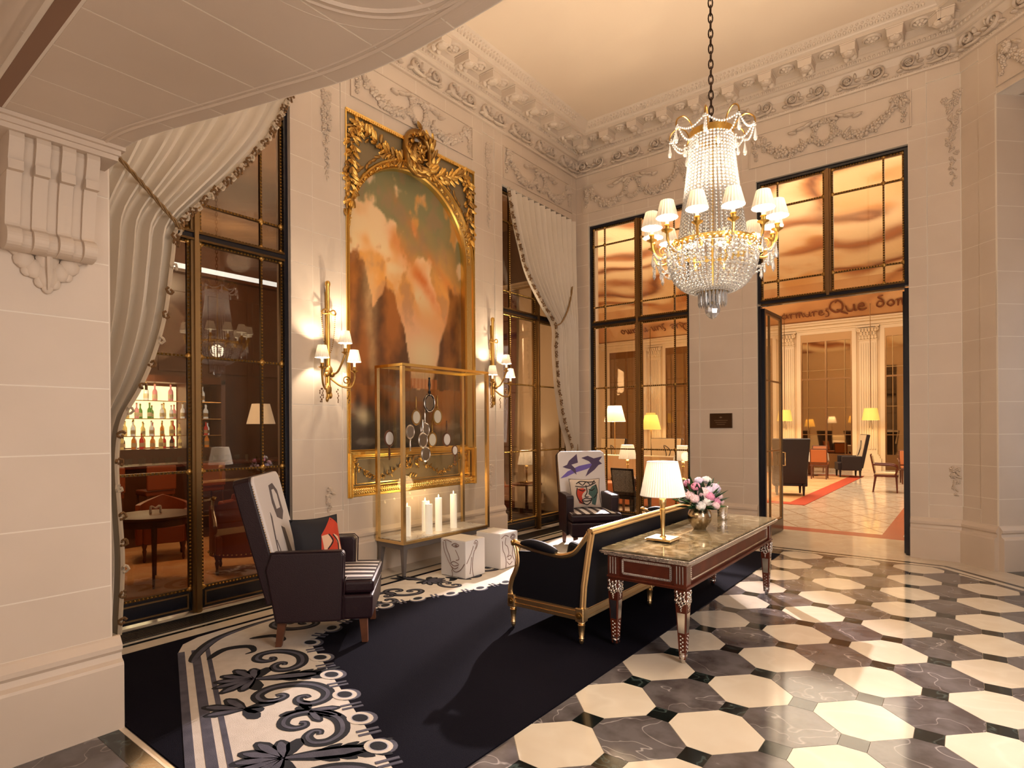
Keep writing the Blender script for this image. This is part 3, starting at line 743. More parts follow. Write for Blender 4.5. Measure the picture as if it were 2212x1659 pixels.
# ================================================================= tall windows
def french_window(name, label, F, u0, u1, z1, zt, glass, upper_only=False, w=-0.10, flip=False):
    um = (u0+u1)/2
    root = struct(empty(name), label)
    root['kind'] = 'structure'
    BL, BR, GB = MT['lacquer'], MT['bronze'], MT['bar_bronze']
    z0 = zt if upper_only else 0.0
    mb = MB(F).box(u0,u0+0.045,z0,z1,w-0.05,w+0.05).box(u1-0.045,u1,z0,z1,w-0.05,w+0.05).box(u0+0.045,u1-0.045,z1-0.045,z1,w-0.05,w+0.05)
    ob('window_frame', mb, BL, root)
    ob('transom', MB(F).box(u0+0.045,u1-0.045,zt-0.035,zt+0.045,w-0.05,w+0.05), BL, root)
    ob('transom_trim', MB(F).box(u0+0.045,u1-0.045,zt-0.038,zt-0.018,w+0.05,w+0.066).box(u0+0.045,u1-0.045,zt+0.028,zt+0.048,w+0.05,w+0.066), GB, root)
    ob('centre_post', MB(F).box(um-0.04,um+0.04,z0,z1-0.045,w-0.05,w+0.045).box(um-0.018,um+0.018,z0,z1-0.045,w+0.045,w+0.075), MT['bronze_light'] if not upper_only else BR, root)
    bead = MB(F); ros = MB(F)
    def hb(a, b, z, t_=0.022):
        ob('glazing_bar', MB(F).box(a,b,z-t_/2,z+t_/2,w-0.012,w+0.018), GB, root)
        n = max(1,int((b-a)/0.032))
        for k in range(n): bead.octa((a+(k+0.5)*(b-a)/n,z,w+0.022),0.0105)
    def vb(u, a, b, t_=0.022):
        ob('glazing_bar', MB(F).box(u-t_/2,u+t_/2,a,b,w-0.012,w+0.017), GB, root)
        n = max(1,int((b-a)/0.032))
        for k in range(n): bead.octa((u,a+(k+0.5)*(b-a)/n,w+0.022),0.0105)
    tiers = [(zt+0.045, z1-0.045, (3.70,4.755))]
    if not upper_only: tiers.append((0.20, zt-0.035, (1.265,2.305)))
    for (za, zb, zs) in tiers:
        for s in (-1, 1):
            a, b = (u0+0.045, um-0.04) if s < 0 else (um+0.04, u1-0.045)
            # outer frame of the light
            for u in (a+0.012, b-0.012): vb(u, za, zb, 0.024)
            for z in (za+0.012, zb-0.012): hb(a+0.024, b-0.024, z, 0.024)
            uv = a+0.225 if s < 0 else b-0.225
            vb(uv, za+0.024, zb-0.024)
            for z in zs: hb(a+0.024, b-0.024, z)
            us = [a+0.024, uv-0.011, uv+0.011, b-0.024]; zl = [za+0.024] + [x for z in zs for x in (z-0.011, z+0.011)] + [zb-0.024]
            for z in zs:
                for u in (uv, a+0.012, b-0.012):
                    ros.ball((u,z,w+0.02),0.03,8,4,(1,1,0.5)); ros.box(u-0.034,u+0.034,z-0.006,z+0.006,w+0.012,w+0.028)
            for u in (uv, a+0.014, b-0.014):
                for z in (za+0.014, zb-0.014): ros.ball((u,z,w+0.02),0.026,8,4,(1,1,0.5))
            for i in (0, 2):
                for k in (0, 2, 4):
                    ob('pane', MB(F).box(us[i],us[i+1],zl[k],zl[k+1],w-0.003,w+0.003), glass, root)
            if za < 1:
                ob('kick_panel', MB(F).box(a,b,0.02,0.20,w-0.03,w+0.02), BL, root)
                mb = MB(F); c, d, e, f_ = a+0.03, b-0.03, 0.045, 0.178; t_ = 0.014
                mb.box(c,d,e,e+t_,w+0.02,w+0.028).box(c,d,f_-t_,f_,w+0.02,w+0.028).box(c,c+t_,e+t_,f_-t_,w+0.02,w+0.028).box(d-t_,d,e+t_,f_-t_,w+0.02,w+0.028)
                ob('panel_border', mb, MT['bronze_light'], root)
                for zz in (0.95, 2.0, 3.0) if False else (0.75, 1.95, 3.05):
                    uh = u1+0.012 if s > 0 else u0-0.012
                    ob('hinge', MB(F).tube([(uh,zz-0.10,w+0.075),(uh,zz+0.10,w+0.075)],0.012,8).ball((uh,zz-0.11,w+0.075),0.014,6,4).ball((uh,zz+0.11,w+0.075),0.014,6,4), MT['gilt_dark'], root, True)
    o = ob('gilt_beading', bead, MT['gilt'], root); o['kind'] = 'stuff'
    ob('gilt_rosettes', ros, MT['gilt_dark'], root, True)
    return root
french_window('window_1', 'tall gilt and black glazed doors to bar behind swagged curtain', LW, 1.52, 3.34, 5.24, 3.385, MT['bar_glass'])
french_window('window_2', 'tall gilt glazed doors in the far left corner', LW, 6.78, 8.70, 5.24, 3.39, MT['bar_glass'])
french_window('window_3', 'tall glazed screen to the dining room left of plaque', BW, -5.21, -3.43, 5.11, 3.395, MT['pane_glass'])
french_window('window_4', 'glazed transom above the open dining room doorway', BW, -2.43, -0.61, 5.15, 3.40, MT['pane_glass'], True)
# stone jambs of the openings
for k, (F, u0, u1, z1) in enumerate(((LW,1.5,3.34,5.24),(LW,6.78,8.70,5.24),(BW,-5.21,-3.43,5.11),(BW,-2.43,-0.61,5.15))):
    struct(ob('trim_%d' % (3+k), MB(F).box(u0-0.02,u0-0.001,0,z1,-0.26,-0.012).box(u1+0.001,u1+0.02,0,z1,-0.26,-0.012).box(u0-0.02,u1+0.02,z1+0.001,z1+0.02,-0.26,-0.012), STONE))
# open door leaves
def leaf(name, label, loc, rz, side):
    d = struct(empty(name, loc, rz), label)
    W, H = 0.86, 3.34; t = 0.02
    fr = MB().box(0,0.05,-t,t,0.01,H).box(W-0.05,W,-t,t,0.01,H).box(0.05,W-0.05,-t,t,0.01,0.20).box(0.05,W-0.05,-t,t,H-0.05,H)
    ob('leaf_frame', fr, MT['lacquer'], d)
    gb = MB()
    for u in (0.058, 0.26, W-0.058): gb.box(u-0.011,u+0.011,-0.016,0.016,0.20,H-0.05)
    for z in (0.215, 1.265, 2.305, H-0.06): gb.box(0.05,W-0.05,-0.014,0.014,z-0.011,z+0.011)
    ob('glazing_bars', gb, MT['bronze_light'], d)
    for a, b in ((0.069,0.249),(0.271,W-0.069)):
        for e, f_ in ((0.226,1.254),(1.276,2.294),(2.316,H-0.071)):
            ob('pane', MB().box(a,b,-0.003,0.003,e,f_), MT['pane_glass'], d)
    ob('handle', MB().tube([(W-0.025,-0.02,1.02),(W-0.025,-0.06,1.02),(W-0.025,-0.06,1.22),(W-0.025,-0.02,1.22)],0.009,8), MT['brass'], d, True)
leaf('door_1', 'open glazed door leaf on the left of the dining doorway', (-2.375,8.98,0), math.radians(88), 1)
leaf('door_2', 'open glazed door leaf on the right of the dining doorway', (-0.665,8.98,0), math.radians(92), -1)
struct(ob('trim_7', MB().box(-0.66,-0.61,8.90,9.03,0,3.365).box(-2.43,-2.39,8.90,9.0,0,3.365), MT['lacquer']), 'black door posts of the dining doorway')
pq = empty('wall_plaque', (-2.95,8.85,1.72)); tag(pq, 'small dark bronze plaque on the stone pier left of doorway', 'plaque')
ob('plate', MB().box(-0.165,0.165,-0.012,0.010,-0.11,0.11), MT['plaque'], pq, bevel=0.003)
ob('emblem', MB(T(0,-0.014,0.05) @ RX(PI/2)).prism([(-0.025,0),(0,0.014),(0.025,0),(0,-0.014)],0,0.003), MT['plaque_text'], pq)
ob('text_lines', MB().box(-0.10,0.10,-0.015,-0.012,0.0,0.008).box(-0.08,0.08,-0.015,-0.012,-0.03,-0.022).box(-0.06,0.06,-0.015,-0.012,-0.06,-0.052), MT['plaque_text'], pq)
# ================================================================= carpet
cp = tag(empty('carpet', (0,0,0)), 'large navy carpet with scrolled black and beige border under the sofa', 'carpet')
ob('navy_field', MB().box(-4.88,-1.935,1.246,8.0,-0.002,0.009), MT['carpet_navy'], cp)
GA = Vector((-4.59,1.88)); GD = Vector((0.931,-0.364)); GN = Vector((0.364,0.931))
inner = [(-1.94,1.765),(-4.02,2.60),(-4.18,3.0),(-4.27,3.5),(-4.20,3.85),(-4.05,4.2),(-3.92,4.65),(-3.87,5.1),(-3.92,5.7),(-4.05,6.2),(-4.2,6.8),(-4.2,7.9)]
inner = [inner[0]] + [tuple(p) for p in spline(inner[1:], 4)]
outer = [(-4.80,7.9),(-4.83,2.35),(-4.81,2.12),(-4.74,1.98),(-4.59,1.885),(-2.955,1.25),(-1.94,1.25)]
ob('beige_border', MB().prism(outer+inner, 0.002, 0.0105), MT['wool_beige'], cp)
def fb(s, t): p = GA+GD*s+GN*t; return (p.x, p.y)
def cl(P): return [p for p in P]
KEYM = {'ink':'wool_ink','slate':'wool_slate','lilac':'wool_lilac','beige':'wool_beige'}
class Motif:
    # every woven motif becomes a part of its own
    def __init__(s, key): s.key = key; s.name = 'woven_motif'
    def prism(s, *a):
        ob(s.name, MB().prism(*a), MT[KEYM[s.key]], cp)
    def ribbon(s, *a):
        ob(s.name, MB().ribbon(*a), MT[KEYM[s.key]], cp)
CAR = {k: Motif(k) for k in KEYM}
def stripe(t0, t1, key):
    # along the slanting front edge, cut by the straight front of the carpet
    poly = [fb(0.0,t0), fb(2.6,t0), fb(2.6,t1), fb(0.0,t1)]
    poly = clip(poly, 0, -1, -1.25)
    CAR[key].prism(poly, 0.009, 0.0118)
stripe(0.0,0.045,'slate'); stripe(0.088,0.142,'slate'); stripe(0.178,0.208,'slate')
SCROLL = spline([(0.0,0.005),(0.022,0.022),(0.05,0.0),(0.025,-0.045),(-0.04,-0.055),(-0.095,0.0),(-0.07,0.085),(0.02,0.14),(0.13,0.145),(0.235,0.085),(0.26,0.0),(0.215,-0.055),(0.15,-0.045),(0.125,0.0),(0.15,0.022),(0.175,0.005)], 4)
def place(P, ox, oy, a, k=1.0, flip=1):
    c, s = math.cos(a), math.sin(a)
    return [(ox+k*(c*x-s*y*flip), oy+k*(s*x+c*y*flip)) for x, y in P]
def inb(p): return p[1] > 1.25 and p[0] < -1.945
def scroll(fr, s, t, a, k=1.0, flip=1):
    P = [fr(*p) for p in place([(x-0.08,y-0.03) for x,y in SCROLL], s, t, a, k, flip)]
    P = [p for p in P if inb(p)]
    if len(P) < 4: return
    n = len(P); wd = [k*(0.030+0.042*math.sin(PI*i/(n-1))) for i in range(n)]
    CAR['ink'].ribbon(P, wd, 0.0125, 0.009); CAR['slate'].ribbon(P, [x*0.30 for x in wd], 0.0137, 0.009)
def petal(fr, s, t, a, L, W, two=True):
    def shp(L, W): return [(0,-W*0.15),(L*0.35,-W*0.45),(L*0.75,-W*0.5),(L*0.95,-W*0.2),(L,0.0),(L*0.95,W*0.25),(L*0.7,W*0.5),(L*0.35,W*0.4),(0,W*0.15)]
    P = [fr(*p) for p in place(shp(L,W), s, t, a)]
    if not all(inb(p) for p in P): return
    CAR['ink'].prism(P, 0.009, 0.0125)
    if two:
        P = [fr(*p) for p in place([(x+L*0.03,y) for x,y in shp(L*0.86,W*0.52)], s, t, a)]
        CAR['slate'].prism(P, 0.009, 0.0137)
def palmette(fr, s, t, a, k=1.0):
    for i, da in enumerate((-1.9,-1.35,-0.85,-0.4,0,0.4,0.85,1.35,1.9)):
        petal(fr, s, t, a+da, k*(0.25 if abs(da) < 1.0 else 0.19), k*0.088, abs(da) < 1.6)
    # feathered stem the other way
    b = a+PI
    petal(fr, s, t, b, k*0.44, k*0.12)
    for i in range(4):
        d = k*(0.12+0.085*i)
        for sg in (-1, 1):
            petal(fr, s+d*math.cos(b), t+d*math.sin(b), b+sg*0.45, k*0.18, k*0.045, False)
def sprig(fr, s, t, a, k=1.0):
    for da, L in ((0.0,0.16),(0.5,0.13),(-0.55,0.13),(2.5,0.10),(-2.4,0.12),(3.1,0.07)):
        petal(fr, s, t, a+da, k*L*1.25, k*0.062, abs(da) < 0.6)
for i, s0 in enumerate((0.78,1.86,2.94)):
    palmette(fb, s0, 0.42, -1.9)
    scroll(fb, s0+0.37, 0.60, 0.9, 1.22); scroll(fb, s0-0.25, 0.62, 0.35, 1.15)
    sprig(fb, s0+0.42, 0.32, -2.2, 1.35); sprig(fb, s0+0.63, 0.64, 0.7, 1.1)
def chain(P, k=1.0):
    # rings and double bars along the inner edge
    L = 0; last = P[0]; pts = []
    for p in P[1:]:
        seg = math.dist(last, p); 
        while L+seg >= 0.17*k*(len(pts)+1) - 1e-9:
            t_ = (0.17*k*(len(pts)+1)-L)/seg
            pts.append((lerp(last[0],p[0],t_), lerp(last[1],p[1],t_), math.atan2(p[1]-last[1],p[0]-last[0])))
            if len(pts) > 400: break
        L += seg; last = p
    for i, (x, y, a) in enumerate(pts):
        if not inb((x-0.08,y-0.06)) or x > -2.03: continue
        if i % 2 == 0:
            E = lambda rx, ry: place([(rx*math.cos(2*PI*q_/18), ry*math.sin(2*PI*q_/18)) for q_ in range(18)], x, y, a+0.5)
            CAR['slate'].prism(place([(0.088*math.cos(2*PI*q_/18)-0.012, 0.074*math.sin(2*PI*q_/18)-0.012) for q_ in range(18)], x, y, a+0.5), 0.009, 0.0122)
            CAR['beige'].prism(E(0.082,0.066), 0.009, 0.0132); CAR['lilac'].prism(E(0.058,0.044), 0.009, 0.0138); CAR['ink'].prism(E(0.05,0.038), 0.009, 0.0145)
        else:
            for d in (-0.022, 0.022):
                CAR['slate'].prism(place([(d-0.012,-0.06),(d+0.008,-0.06),(d+0.016,0.06),(d-0.004,0.06)], x, y, a), 0.009, 0.0135)
chain([(p[0],p[1]) for p in inner])
# side border along the left wall
def sb(s, t): return (-4.82+t, 2.45+s)
for s0 in (0.75,1.95,3.15):
    palmette(sb, s0, 0.22, 1.3, 0.8)
    scroll(sb, s0+0.50, 0.36, 2.2, 1.05); scroll(sb, s0-0.45, 0.34, 1.0, 1.0); sprig(sb, s0+0.25, 0.42, 0.6)
    scroll(sb, s0+0.02, 0.52, 1.6, 0.7)
# corner leaf and scroll
def wd_(P, wmax, key, z):
    n = len(P); CAR[key].ribbon(P, [0.01+wmax*math.sin(PI*(i/(n-1))**0.6) for i in range(n)], z, 0.009)
ccv = spline([(-4.33,1.86),(-4.50,2.0),(-4.66,2.2),(-4.74,2.5),(-4.76,2.8)], 5)
wd_(ccv, 0.075, 'ink', 0.0128); wd_([(x+0.02,y) for x,y in ccv], 0.03, 'slate', 0.0138)
c2 = spline([(-4.28,1.95),(-4.38,2.12),(-4.30,2.26),(-4.18,2.24),(-4.17,2.17)], 5)
wd_(c2, 0.055, 'ink', 0.0126); wd_(spline([(-4.45,2.35),(-4.36,2.5),(-4.22,2.5),(-4.2,2.42)],5), 0.05, 'ink', 0.0126)

# ================================================================= high-backed armchairs
def pillow_fn(w, h, t):
    def f(u, v, side=1, off=0.0):
        a, b = 2*u-1, 2*v-1
        k = (max(0,1-a*a)*max(0,1-b*b))**0.45
        pin = 1-0.10*(a*a)*(1-b*b)-0.10*(b*b)*(1-a*a)
        return (a*w/2*(1-0.08*(1-abs(b)**2)*abs(a)**3), b*h/2*(1-0.08*(1-abs(a)**2)*abs(b)**3), side*(t/2*k+off))
    return f
def patch(fn, poly, off):
    # flat print laid on the bulging front of a cushion; polygon in 0..1 coordinates
    mb = MB(); n = len(poly); cx = sum(p[0] for p in poly)/n; cy = sum(p[1] for p in poly)/n
    dense = []
    for i in range(n):
        a, b = poly[i], poly[(i+1) % n]
        for k in range(4): dense.append((lerp(a[0],b[0],k/4), lerp(a[1],b[1],k/4)))
    R = 5; vs_ = [fn(cx,cy,1,off)]; m = len(dense)
    for r in range(1, R+1):
        for p in dense: vs_.append(fn(lerp(cx,p[0],r/R), lerp(cy,p[1],r/R), 1, off))
    fs = [(0,1+i,1+(i+1) % m) for i in range(m)]
    for r in range(R-1):
        for i in range(m): fs.append((1+r*m+i, 1+(r+1)*m+i, 1+(r+1)*m+(i+1) % m, 1+r*m+(i+1) % m))
    return mb.add(vs_, fs)
def stroke(fn, pts, r, mb, off=0.003):
    P = spline(pts, 4); mb.tube([fn(x,y,1,off) for x,y in P], r, 4)
def cushion(label, M, base, prints, w=0.42, h=0.42, t=0.15):
    c = tag(empty('cushion'), label, 'cushion'); c.matrix_basis = M
    f = pillow_fn(w, h, t)
    mb = MB().grid(lambda u, v: f(u,v,1), 15, 15).grid(lambda u, v: f(u,v,-1), 15, 15)
    ob('cover', mb, MT[base], c, True)
    ob('piping', MB().tube([f(*p,1) for p in [(i/14,0) for i in range(15)]+[(1,i/14) for i in range(1,15)]+[(1-i/14,1) for i in range(1,15)]+[(0,1-i/14) for i in range(1,14)]], 0.004, 5, True), MT['cushion_ink'], c, True)
    prints(c, f)
    return c
def armchair(loc, rz, label, art):
    ch = empty('armchair', loc, rz); tag(ch, label, 'armchair', 'high backed leather armchairs on the carpet')
    LE = MT['leather_plum']
    for sy in (-1, 1):
        arm = MB(); yo, yi = sy*0.36, sy*0.255
        P = [(-0.33,0.20),(0.15,0.20),(0.17,0.70),(0.15,0.725),(-0.36,0.725),(-0.40,0.60)]
        v = [(x,yo,z) for x,z in P] + [(x,yi,z) for x,z in P]; n = len(P)
        arm.add(v, [tuple(range(n)), tuple(reversed(range(n,2*n)))] + [(i,(i+1) % n,n+(i+1) % n,n+i) for i in range(n)])
        a = ob('arm', arm, LE, ch, False, 0.022, 3)
        ob('welt', MB().tube([(0.165,yo,0.22),(0.178,yo,0.70),(0.15,yo,0.728),(-0.36,yo,0.728)], 0.005, 5), LE, a, True)
    ob('seat_base', MB().box(-0.34,0.36,-0.25,0.25,0.20,0.40).frus((0.25,0),0.20,0.39,0.12,0.33,0.13,0.345), LE, ch, False, 0.02, 3)
    cu = ob('seat_cushion', MB().box(-0.26,0.165,-0.25,0.25,0.395,0.50).frus((0.27,0),0.395,0.50,0.115,0.335,0.12,0.345), LE, ch, False, 0.03, 3)
    tp = MB()
    def top(x, y): return 0.502+0.014*(1-((x-0.07)/0.36)**2)*(1-(y/0.36)**2)
    tp.grid(lambda u, v: (-0.26+0.63*u, -0.245+0.49*v, top(-0.26+0.63*u,-0.245+0.49*v)), 8, 8)
    tp.grid(lambda u, v: (0.175+0.195*u, -0.325+0.65*v, top(0.175+0.195*u,-0.325+0.65*v)+0.0006), 5, 8)
    ob('seat_top', tp, MT['white_fabric'], cu, True)
    for k in range(6):
        y = -0.29+0.116*k; x0 = -0.25 if abs(y) < 0.24 else 0.18
        ob('stripe', MB().grid(lambda u, v: (x0+(0.378-x0)*u, y-0.027+0.054*v, top(x0+(0.378-x0)*u,y)+0.003), 10, 2), MT['stripe_dark'], cu)
    # leaning back
    B = T(-0.27,0,0.36) @ RY(math.radians(-14.5))
    bk = MB(B)
    def slab(x0, x1, g_):
        P = [(-0.335+g_,0),(-0.352+g_,0.80),(-0.35+g_,0.93-g_),(-0.31+g_,0.965-g_),(0.31-g_,0.965-g_),(0.35-g_,0.93-g_),(0.352-g_,0.80),(0.335-g_,0)]
        n = len(P); v = [(x0,y,z) for y,z in P]+[(x1,y,z) for y,z in P]
        return v, [tuple(range(n)), tuple(reversed(range(n,2*n)))]+[(i,(i+1) % n,n+(i+1) % n,n+i) for i in range(n)]
    ob('backrest', bk.add(*slab(-0.13,0.0,0.0)), LE, ch, False, 0.012, 2)
    fp = ob('back_panel', MB(B).add(*slab(-0.01,0.022,0.008)), MT['white_fabric'], ch, False, 0.015, 3)
    nl = MB(B)
    for sy in (-1, 1):
        for k in range(44): nl.octa((0.006,sy*0.349,0.05+0.0195*k),0.0055)
    o = ob('nail_heads', nl, MT['brass'], ch); o['kind'] = 'stuff'
    art(fp, B)
    for x, y, dx in ((-0.29,0.29,-0.03),(-0.29,-0.29,-0.03),(0.30,0.27,0.012),(0.30,-0.27,0.012)):
        ob('leg', MB().add([(x-0.022+dx,y-0.02,0.013),(x+0.022+dx,y-0.02,0.013),(x+0.022+dx,y+0.02,0.013),(x-0.022+dx,y+0.02,0.013),(x-0.03,y-0.028,0.21),(x+0.03,y-0.028,0.21),(x+0.03,y+0.028,0.21),(x-0.03,y+0.028,0.21)],[(3,2,1,0),(4,5,6,7),(0,1,5,4),(1,2,6,5),(2,3,7,6),(3,0,4,7)]), MT['walnut'], ch)
    return ch
def flat(fp, B, poly, m, name, x=0.0225, hole=None):
    # shape printed on the back panel, polygon in (y, z) of the panel
    mb = MB(B @ T(x,0,0) @ Matrix(((0,0,1,0),(1,0,0,0),(0,1,0,0),(0,0,0,1))))
    ob(name, mb.prism(poly, 0, 0.0015), MT[m], fp)
def art_grey(fp, B):
    flat(fp, B, [(-0.02,0.86),(0.09,0.87),(0.17,0.80),(0.18,0.62),(0.10,0.56),(-0.02,0.60),(-0.05,0.72)], 'art_grey', 'print')
    flat(fp, B, [(0.02,0.82),(0.08,0.82),(0.125,0.77),(0.12,0.66),(0.02,0.66),(0.005,0.75)], 'white_fabric', 'print', 0.0236)
    flat(fp, B, [(0.02,0.52),(0.10,0.49),(0.13,0.30),(0.10,0.10),(0.06,0.11),(0.03,0.30)], 'art_grey', 'print')
    flat(fp, B, [(-0.16,0.66),(-0.14,0.62),(-0.19,0.44),(-0.22,0.30),(-0.235,0.31),(-0.21,0.46)], 'art_grey', 'print')
    flat(fp, B, [(-0.17,0.44),(-0.15,0.36),(-0.17,0.24),(-0.185,0.25),(-0.165,0.36),(-0.185,0.44)], 'art_grey', 'print')
def art_birds(fp, B):
    # seen from the front: +y of the chair is the viewer's right
    K = lambda P: [(1.08*y, 0.10+0.98*z) for y, z in P]
    flat(fp, B, K([(-0.30,0.47),(-0.20,0.57),(-0.04,0.65),(0.14,0.69),(0.17,0.65),(0.06,0.60),(-0.10,0.55),(-0.22,0.49)]), 'art_blue', 'print', 0.0225)
    flat(fp, B, K([(-0.26,0.64),(-0.20,0.67),(-0.17,0.73),(-0.06,0.83),(-0.05,0.70),(-0.14,0.67),(-0.09,0.61),(-0.08,0.52),(-0.15,0.60),(-0.22,0.62)]), 'art_violet', 'print', 0.0242)
    flat(fp, B, K([(0.00,0.77),(0.09,0.80),(0.17,0.76),(0.29,0.79),(0.24,0.72),(0.28,0.68),(0.23,0.66),(0.17,0.59),(0.04,0.49),(0.08,0.58),(0.14,0.67),(0.10,0.72)]), 'art_violet', 'print', 0.0242)
A1 = armchair((-4.09,2.83,0), math.radians(45), 'plum leather armchair nearest camera with grey figures on back', art_grey)
A2 = armchair((-4.13,7.00,0), math.radians(-45), 'plum leather armchair with violet birds on back, near corner window', art_birds)
def pr1(c, f):
    ob('red_print', patch(f, [(0.42,0.06),(0.98,0.04),(0.97,0.80),(0.80,0.97),(0.62,0.75),(0.50,0.62)], 0.002), MT['cushion_red'], c, True)
    ob('peach_print', patch(f, [(0.50,0.60),(0.66,0.62),(0.72,0.48),(0.62,0.36),(0.52,0.30)], 0.0035), MT['cushion_peach'], c, True)
    ob('peach_print', patch(f, [(0.78,0.62),(0.90,0.55),(0.96,0.30),(0.95,0.08),(0.86,0.12),(0.88,0.35)], 0.0035), MT['cushion_peach'], c, True)
    mb = MB(); stroke(f, [(0.66,0.62),(0.74,0.48),(0.60,0.34)], 0.006, mb, 0.004); stroke(f, [(0.76,0.60),(0.86,0.46),(0.86,0.30)], 0.005, mb, 0.004); ob('drawn_line', mb, MT['ink'], c, True)
def pr2(c, f):
    ob('red_print', patch(f, [(0.20,0.62),(0.40,0.64),(0.50,0.58),(0.40,0.50),(0.32,0.32),(0.40,0.10),(0.26,0.14),(0.19,0.36)], 0.002), MT['cushion_red'], c, True)
    ob('green_print', patch(f, [(0.58,0.55),(0.70,0.70),(0.86,0.78),(0.86,0.40),(0.78,0.06),(0.66,0.10),(0.66,0.34),(0.56,0.44)], 0.002), MT['cushion_green'], c, True)
    mb = MB()
    for P in ([(0.22,0.66),(0.18,0.45),(0.26,0.22),(0.42,0.10)],[(0.20,0.80),(0.35,0.90),(0.60,0.86),(0.82,0.88)],[(0.16,0.72),(0.40,0.68),(0.62,0.72),(0.84,0.84)],[(0.28,0.86),(0.40,0.74),(0.54,0.88),(0.66,0.74),(0.80,0.92)],[(0.50,0.74),(0.52,0.50),(0.44,0.36),(0.56,0.34)],[(0.34,0.24),(0.46,0.30),(0.58,0.28),(0.66,0.30)],[(0.34,0.24),(0.42,0.12),(0.52,0.08),(0.62,0.18),(0.66,0.30)],[(0.36,0.22),(0.50,0.20),(0.64,0.24)],[(0.84,0.76),(0.88,0.50),(0.72,0.30)],[(0.26,0.60),(0.38,0.54),(0.46,0.60)],[(0.58,0.60),(0.68,0.56),(0.78,0.64)]):
        stroke(f, P, 0.0065, mb, 0.004)
    ob('drawn_line', mb, MT['ink'], c, True)
def on_seat(ch, x, y, z, lean, yaw=0.0):
    # cushion stands on the seat and leans on the back; print faces the front of the chair
    C = Matrix(((0,0,1,0),(1,0,0,0),(0,1,0,0),(0,0,0,1)))
    return Matrix.LocRotScale(ch.location, ch.rotation_euler, None) @ T(x,y,z) @ RZ(yaw) @ RY(math.radians(-lean)) @ C
cushion('black and red printed cushion on the armchair nearest camera', on_seat(A1,-0.10,0.04,0.72,16,-0.85), 'cushion_ink', pr1)
cushion('cream cushion with drawn face on the armchair by corner window', on_seat(A2,-0.16,-0.02,0.715,18), 'cushion_cream', pr2, 0.44, 0.42)

# ================================================================= gilt sofa
sf = empty('sofa', (-2.65,5.0,0)); tag(sf, 'navy velvet sofa with carved gilt frame behind the console table', 'sofa')
NV, GI = MT['velvet_navy'], MT['gilt_pale']
HL = 1.19
ob('seat_rail', MB().box(-0.345,-0.305,-HL,HL,0.19,0.275).box(-0.352,-0.345,-HL,HL,0.205,0.22).box(-0.352,-0.345,-HL,HL,0.245,0.26), GI, sf)
ob('seat_rail', MB().box(0.30,0.345,-HL,HL,0.19,0.275).box(0.345,0.352,-HL,HL,0.203,0.218).box(0.345,0.352,-HL,HL,0.247,0.262), GI, sf)
for sy in (-1, 1):
    y0, y1 = (sy*HL-0.022, sy*HL+0.022)
    ob('seat_rail', MB().box(-0.31,0.31,y0,y1,0.19,0.275).box(-0.31,0.31,min(y0,y1)-0.006,max(y0,y1)+0.006,0.205,0.22).box(-0.31,0.31,min(y0,y1)-0.006,max(y0,y1)+0.006,0.245,0.26), GI, sf)
    # raking back post, three reeds
    rp = MB()
    for d in (-0.016, 0, 0.016):
        rp.tube([(0.325+d,sy*HL,0.19),(0.345+d,sy*HL,0.45),(0.385+d,sy*HL,0.70),(0.415+d,sy*HL,0.86)], 0.0155, 6)
    for d in (-0.012, 0.012): rp.tube([(0.325,sy*(HL)+d,0.19),(0.345,sy*HL+d,0.45),(0.385,sy*HL+d,0.70),(0.415,sy*HL+d,0.86)], 0.0155, 6)
    ob('back_post', rp, GI, sf, True)
    fp_ = MB(); S_ = spline([(-0.325,0.19),(-0.345,0.30),(-0.325,0.40),(-0.285,0.48),(-0.265,0.56),(-0.275,0.64),(-0.295,0.70)], 4)
    fp_.tube([(x,sy*HL,z) for x,z in S_], [0.028-0.008*i/(len(S_)-1) for i in range(len(S_))], 8)
    fp_.tube([(x-0.012,sy*HL-0.012,z) for x,z in S_], 0.012, 5)
    ob('arm_post', fp_, GI, sf, True)
    rail = spline([(-0.30,0.70),(-0.16,0.675),(0.0,0.658),(0.10,0.65),(0.18,0.655),(0.27,0.69),(0.34,0.77),(0.405,0.86)], 5)
    ar = ob('arm_rail', MB().tube([(x,sy*HL,z) for x,z in rail], 0.023, 8).tube([(x,sy*HL-0.018,z+0.006) for x,z in rail], 0.009, 5).tube([(x,sy*HL+0.018,z+0.006) for x,z in rail], 0.009, 5), GI, sf, True)
    ob('scroll_end', MB().ball((-0.305,sy*HL,0.70),0.034,10,6,(1,0.9,0.9)).ball((-0.325,sy*HL,0.69),0.018,8,5).ball((-0.315,sy*HL-0.024,0.71),0.014,8,5).ball((-0.315,sy*HL+0.024,0.71),0.014,8,5), MT['gilt_dark'], ar, True)
    pad = MB(); PD = spline([(-0.235,0.70),(-0.15,0.712),(-0.05,0.703),(0.05,0.684),(0.10,0.672)], 5)
    n = len(PD); pad.tube([(x,sy*HL,z) for x,z in PD], [0.022+0.018*math.sin(PI*min(1,max(0,i/(n-1)))) for i in range(n)], 10)
    ob('arm_pad', pad, NV, sf, True)
    P = [(-0.315,0.27),(-0.325,0.36),(-0.29,0.47),(-0.26,0.56),(-0.265,0.64),(-0.14,0.65),(0.0,0.64),(0.12,0.63),(0.24,0.655),(0.33,0.73),(0.39,0.80),(0.36,0.55),(0.325,0.27)]
    v = [(x,sy*HL-0.014,z) for x,z in P]+[(x,sy*HL+0.014,z) for x,z in P]; n = len(P)
    ob('arm_panel', MB().add(v, [tuple(range(n)), tuple(reversed(range(n,2*n)))]+[(i,(i+1) % n,n+(i+1) % n,n+i) for i in range(n)]), NV, sf)
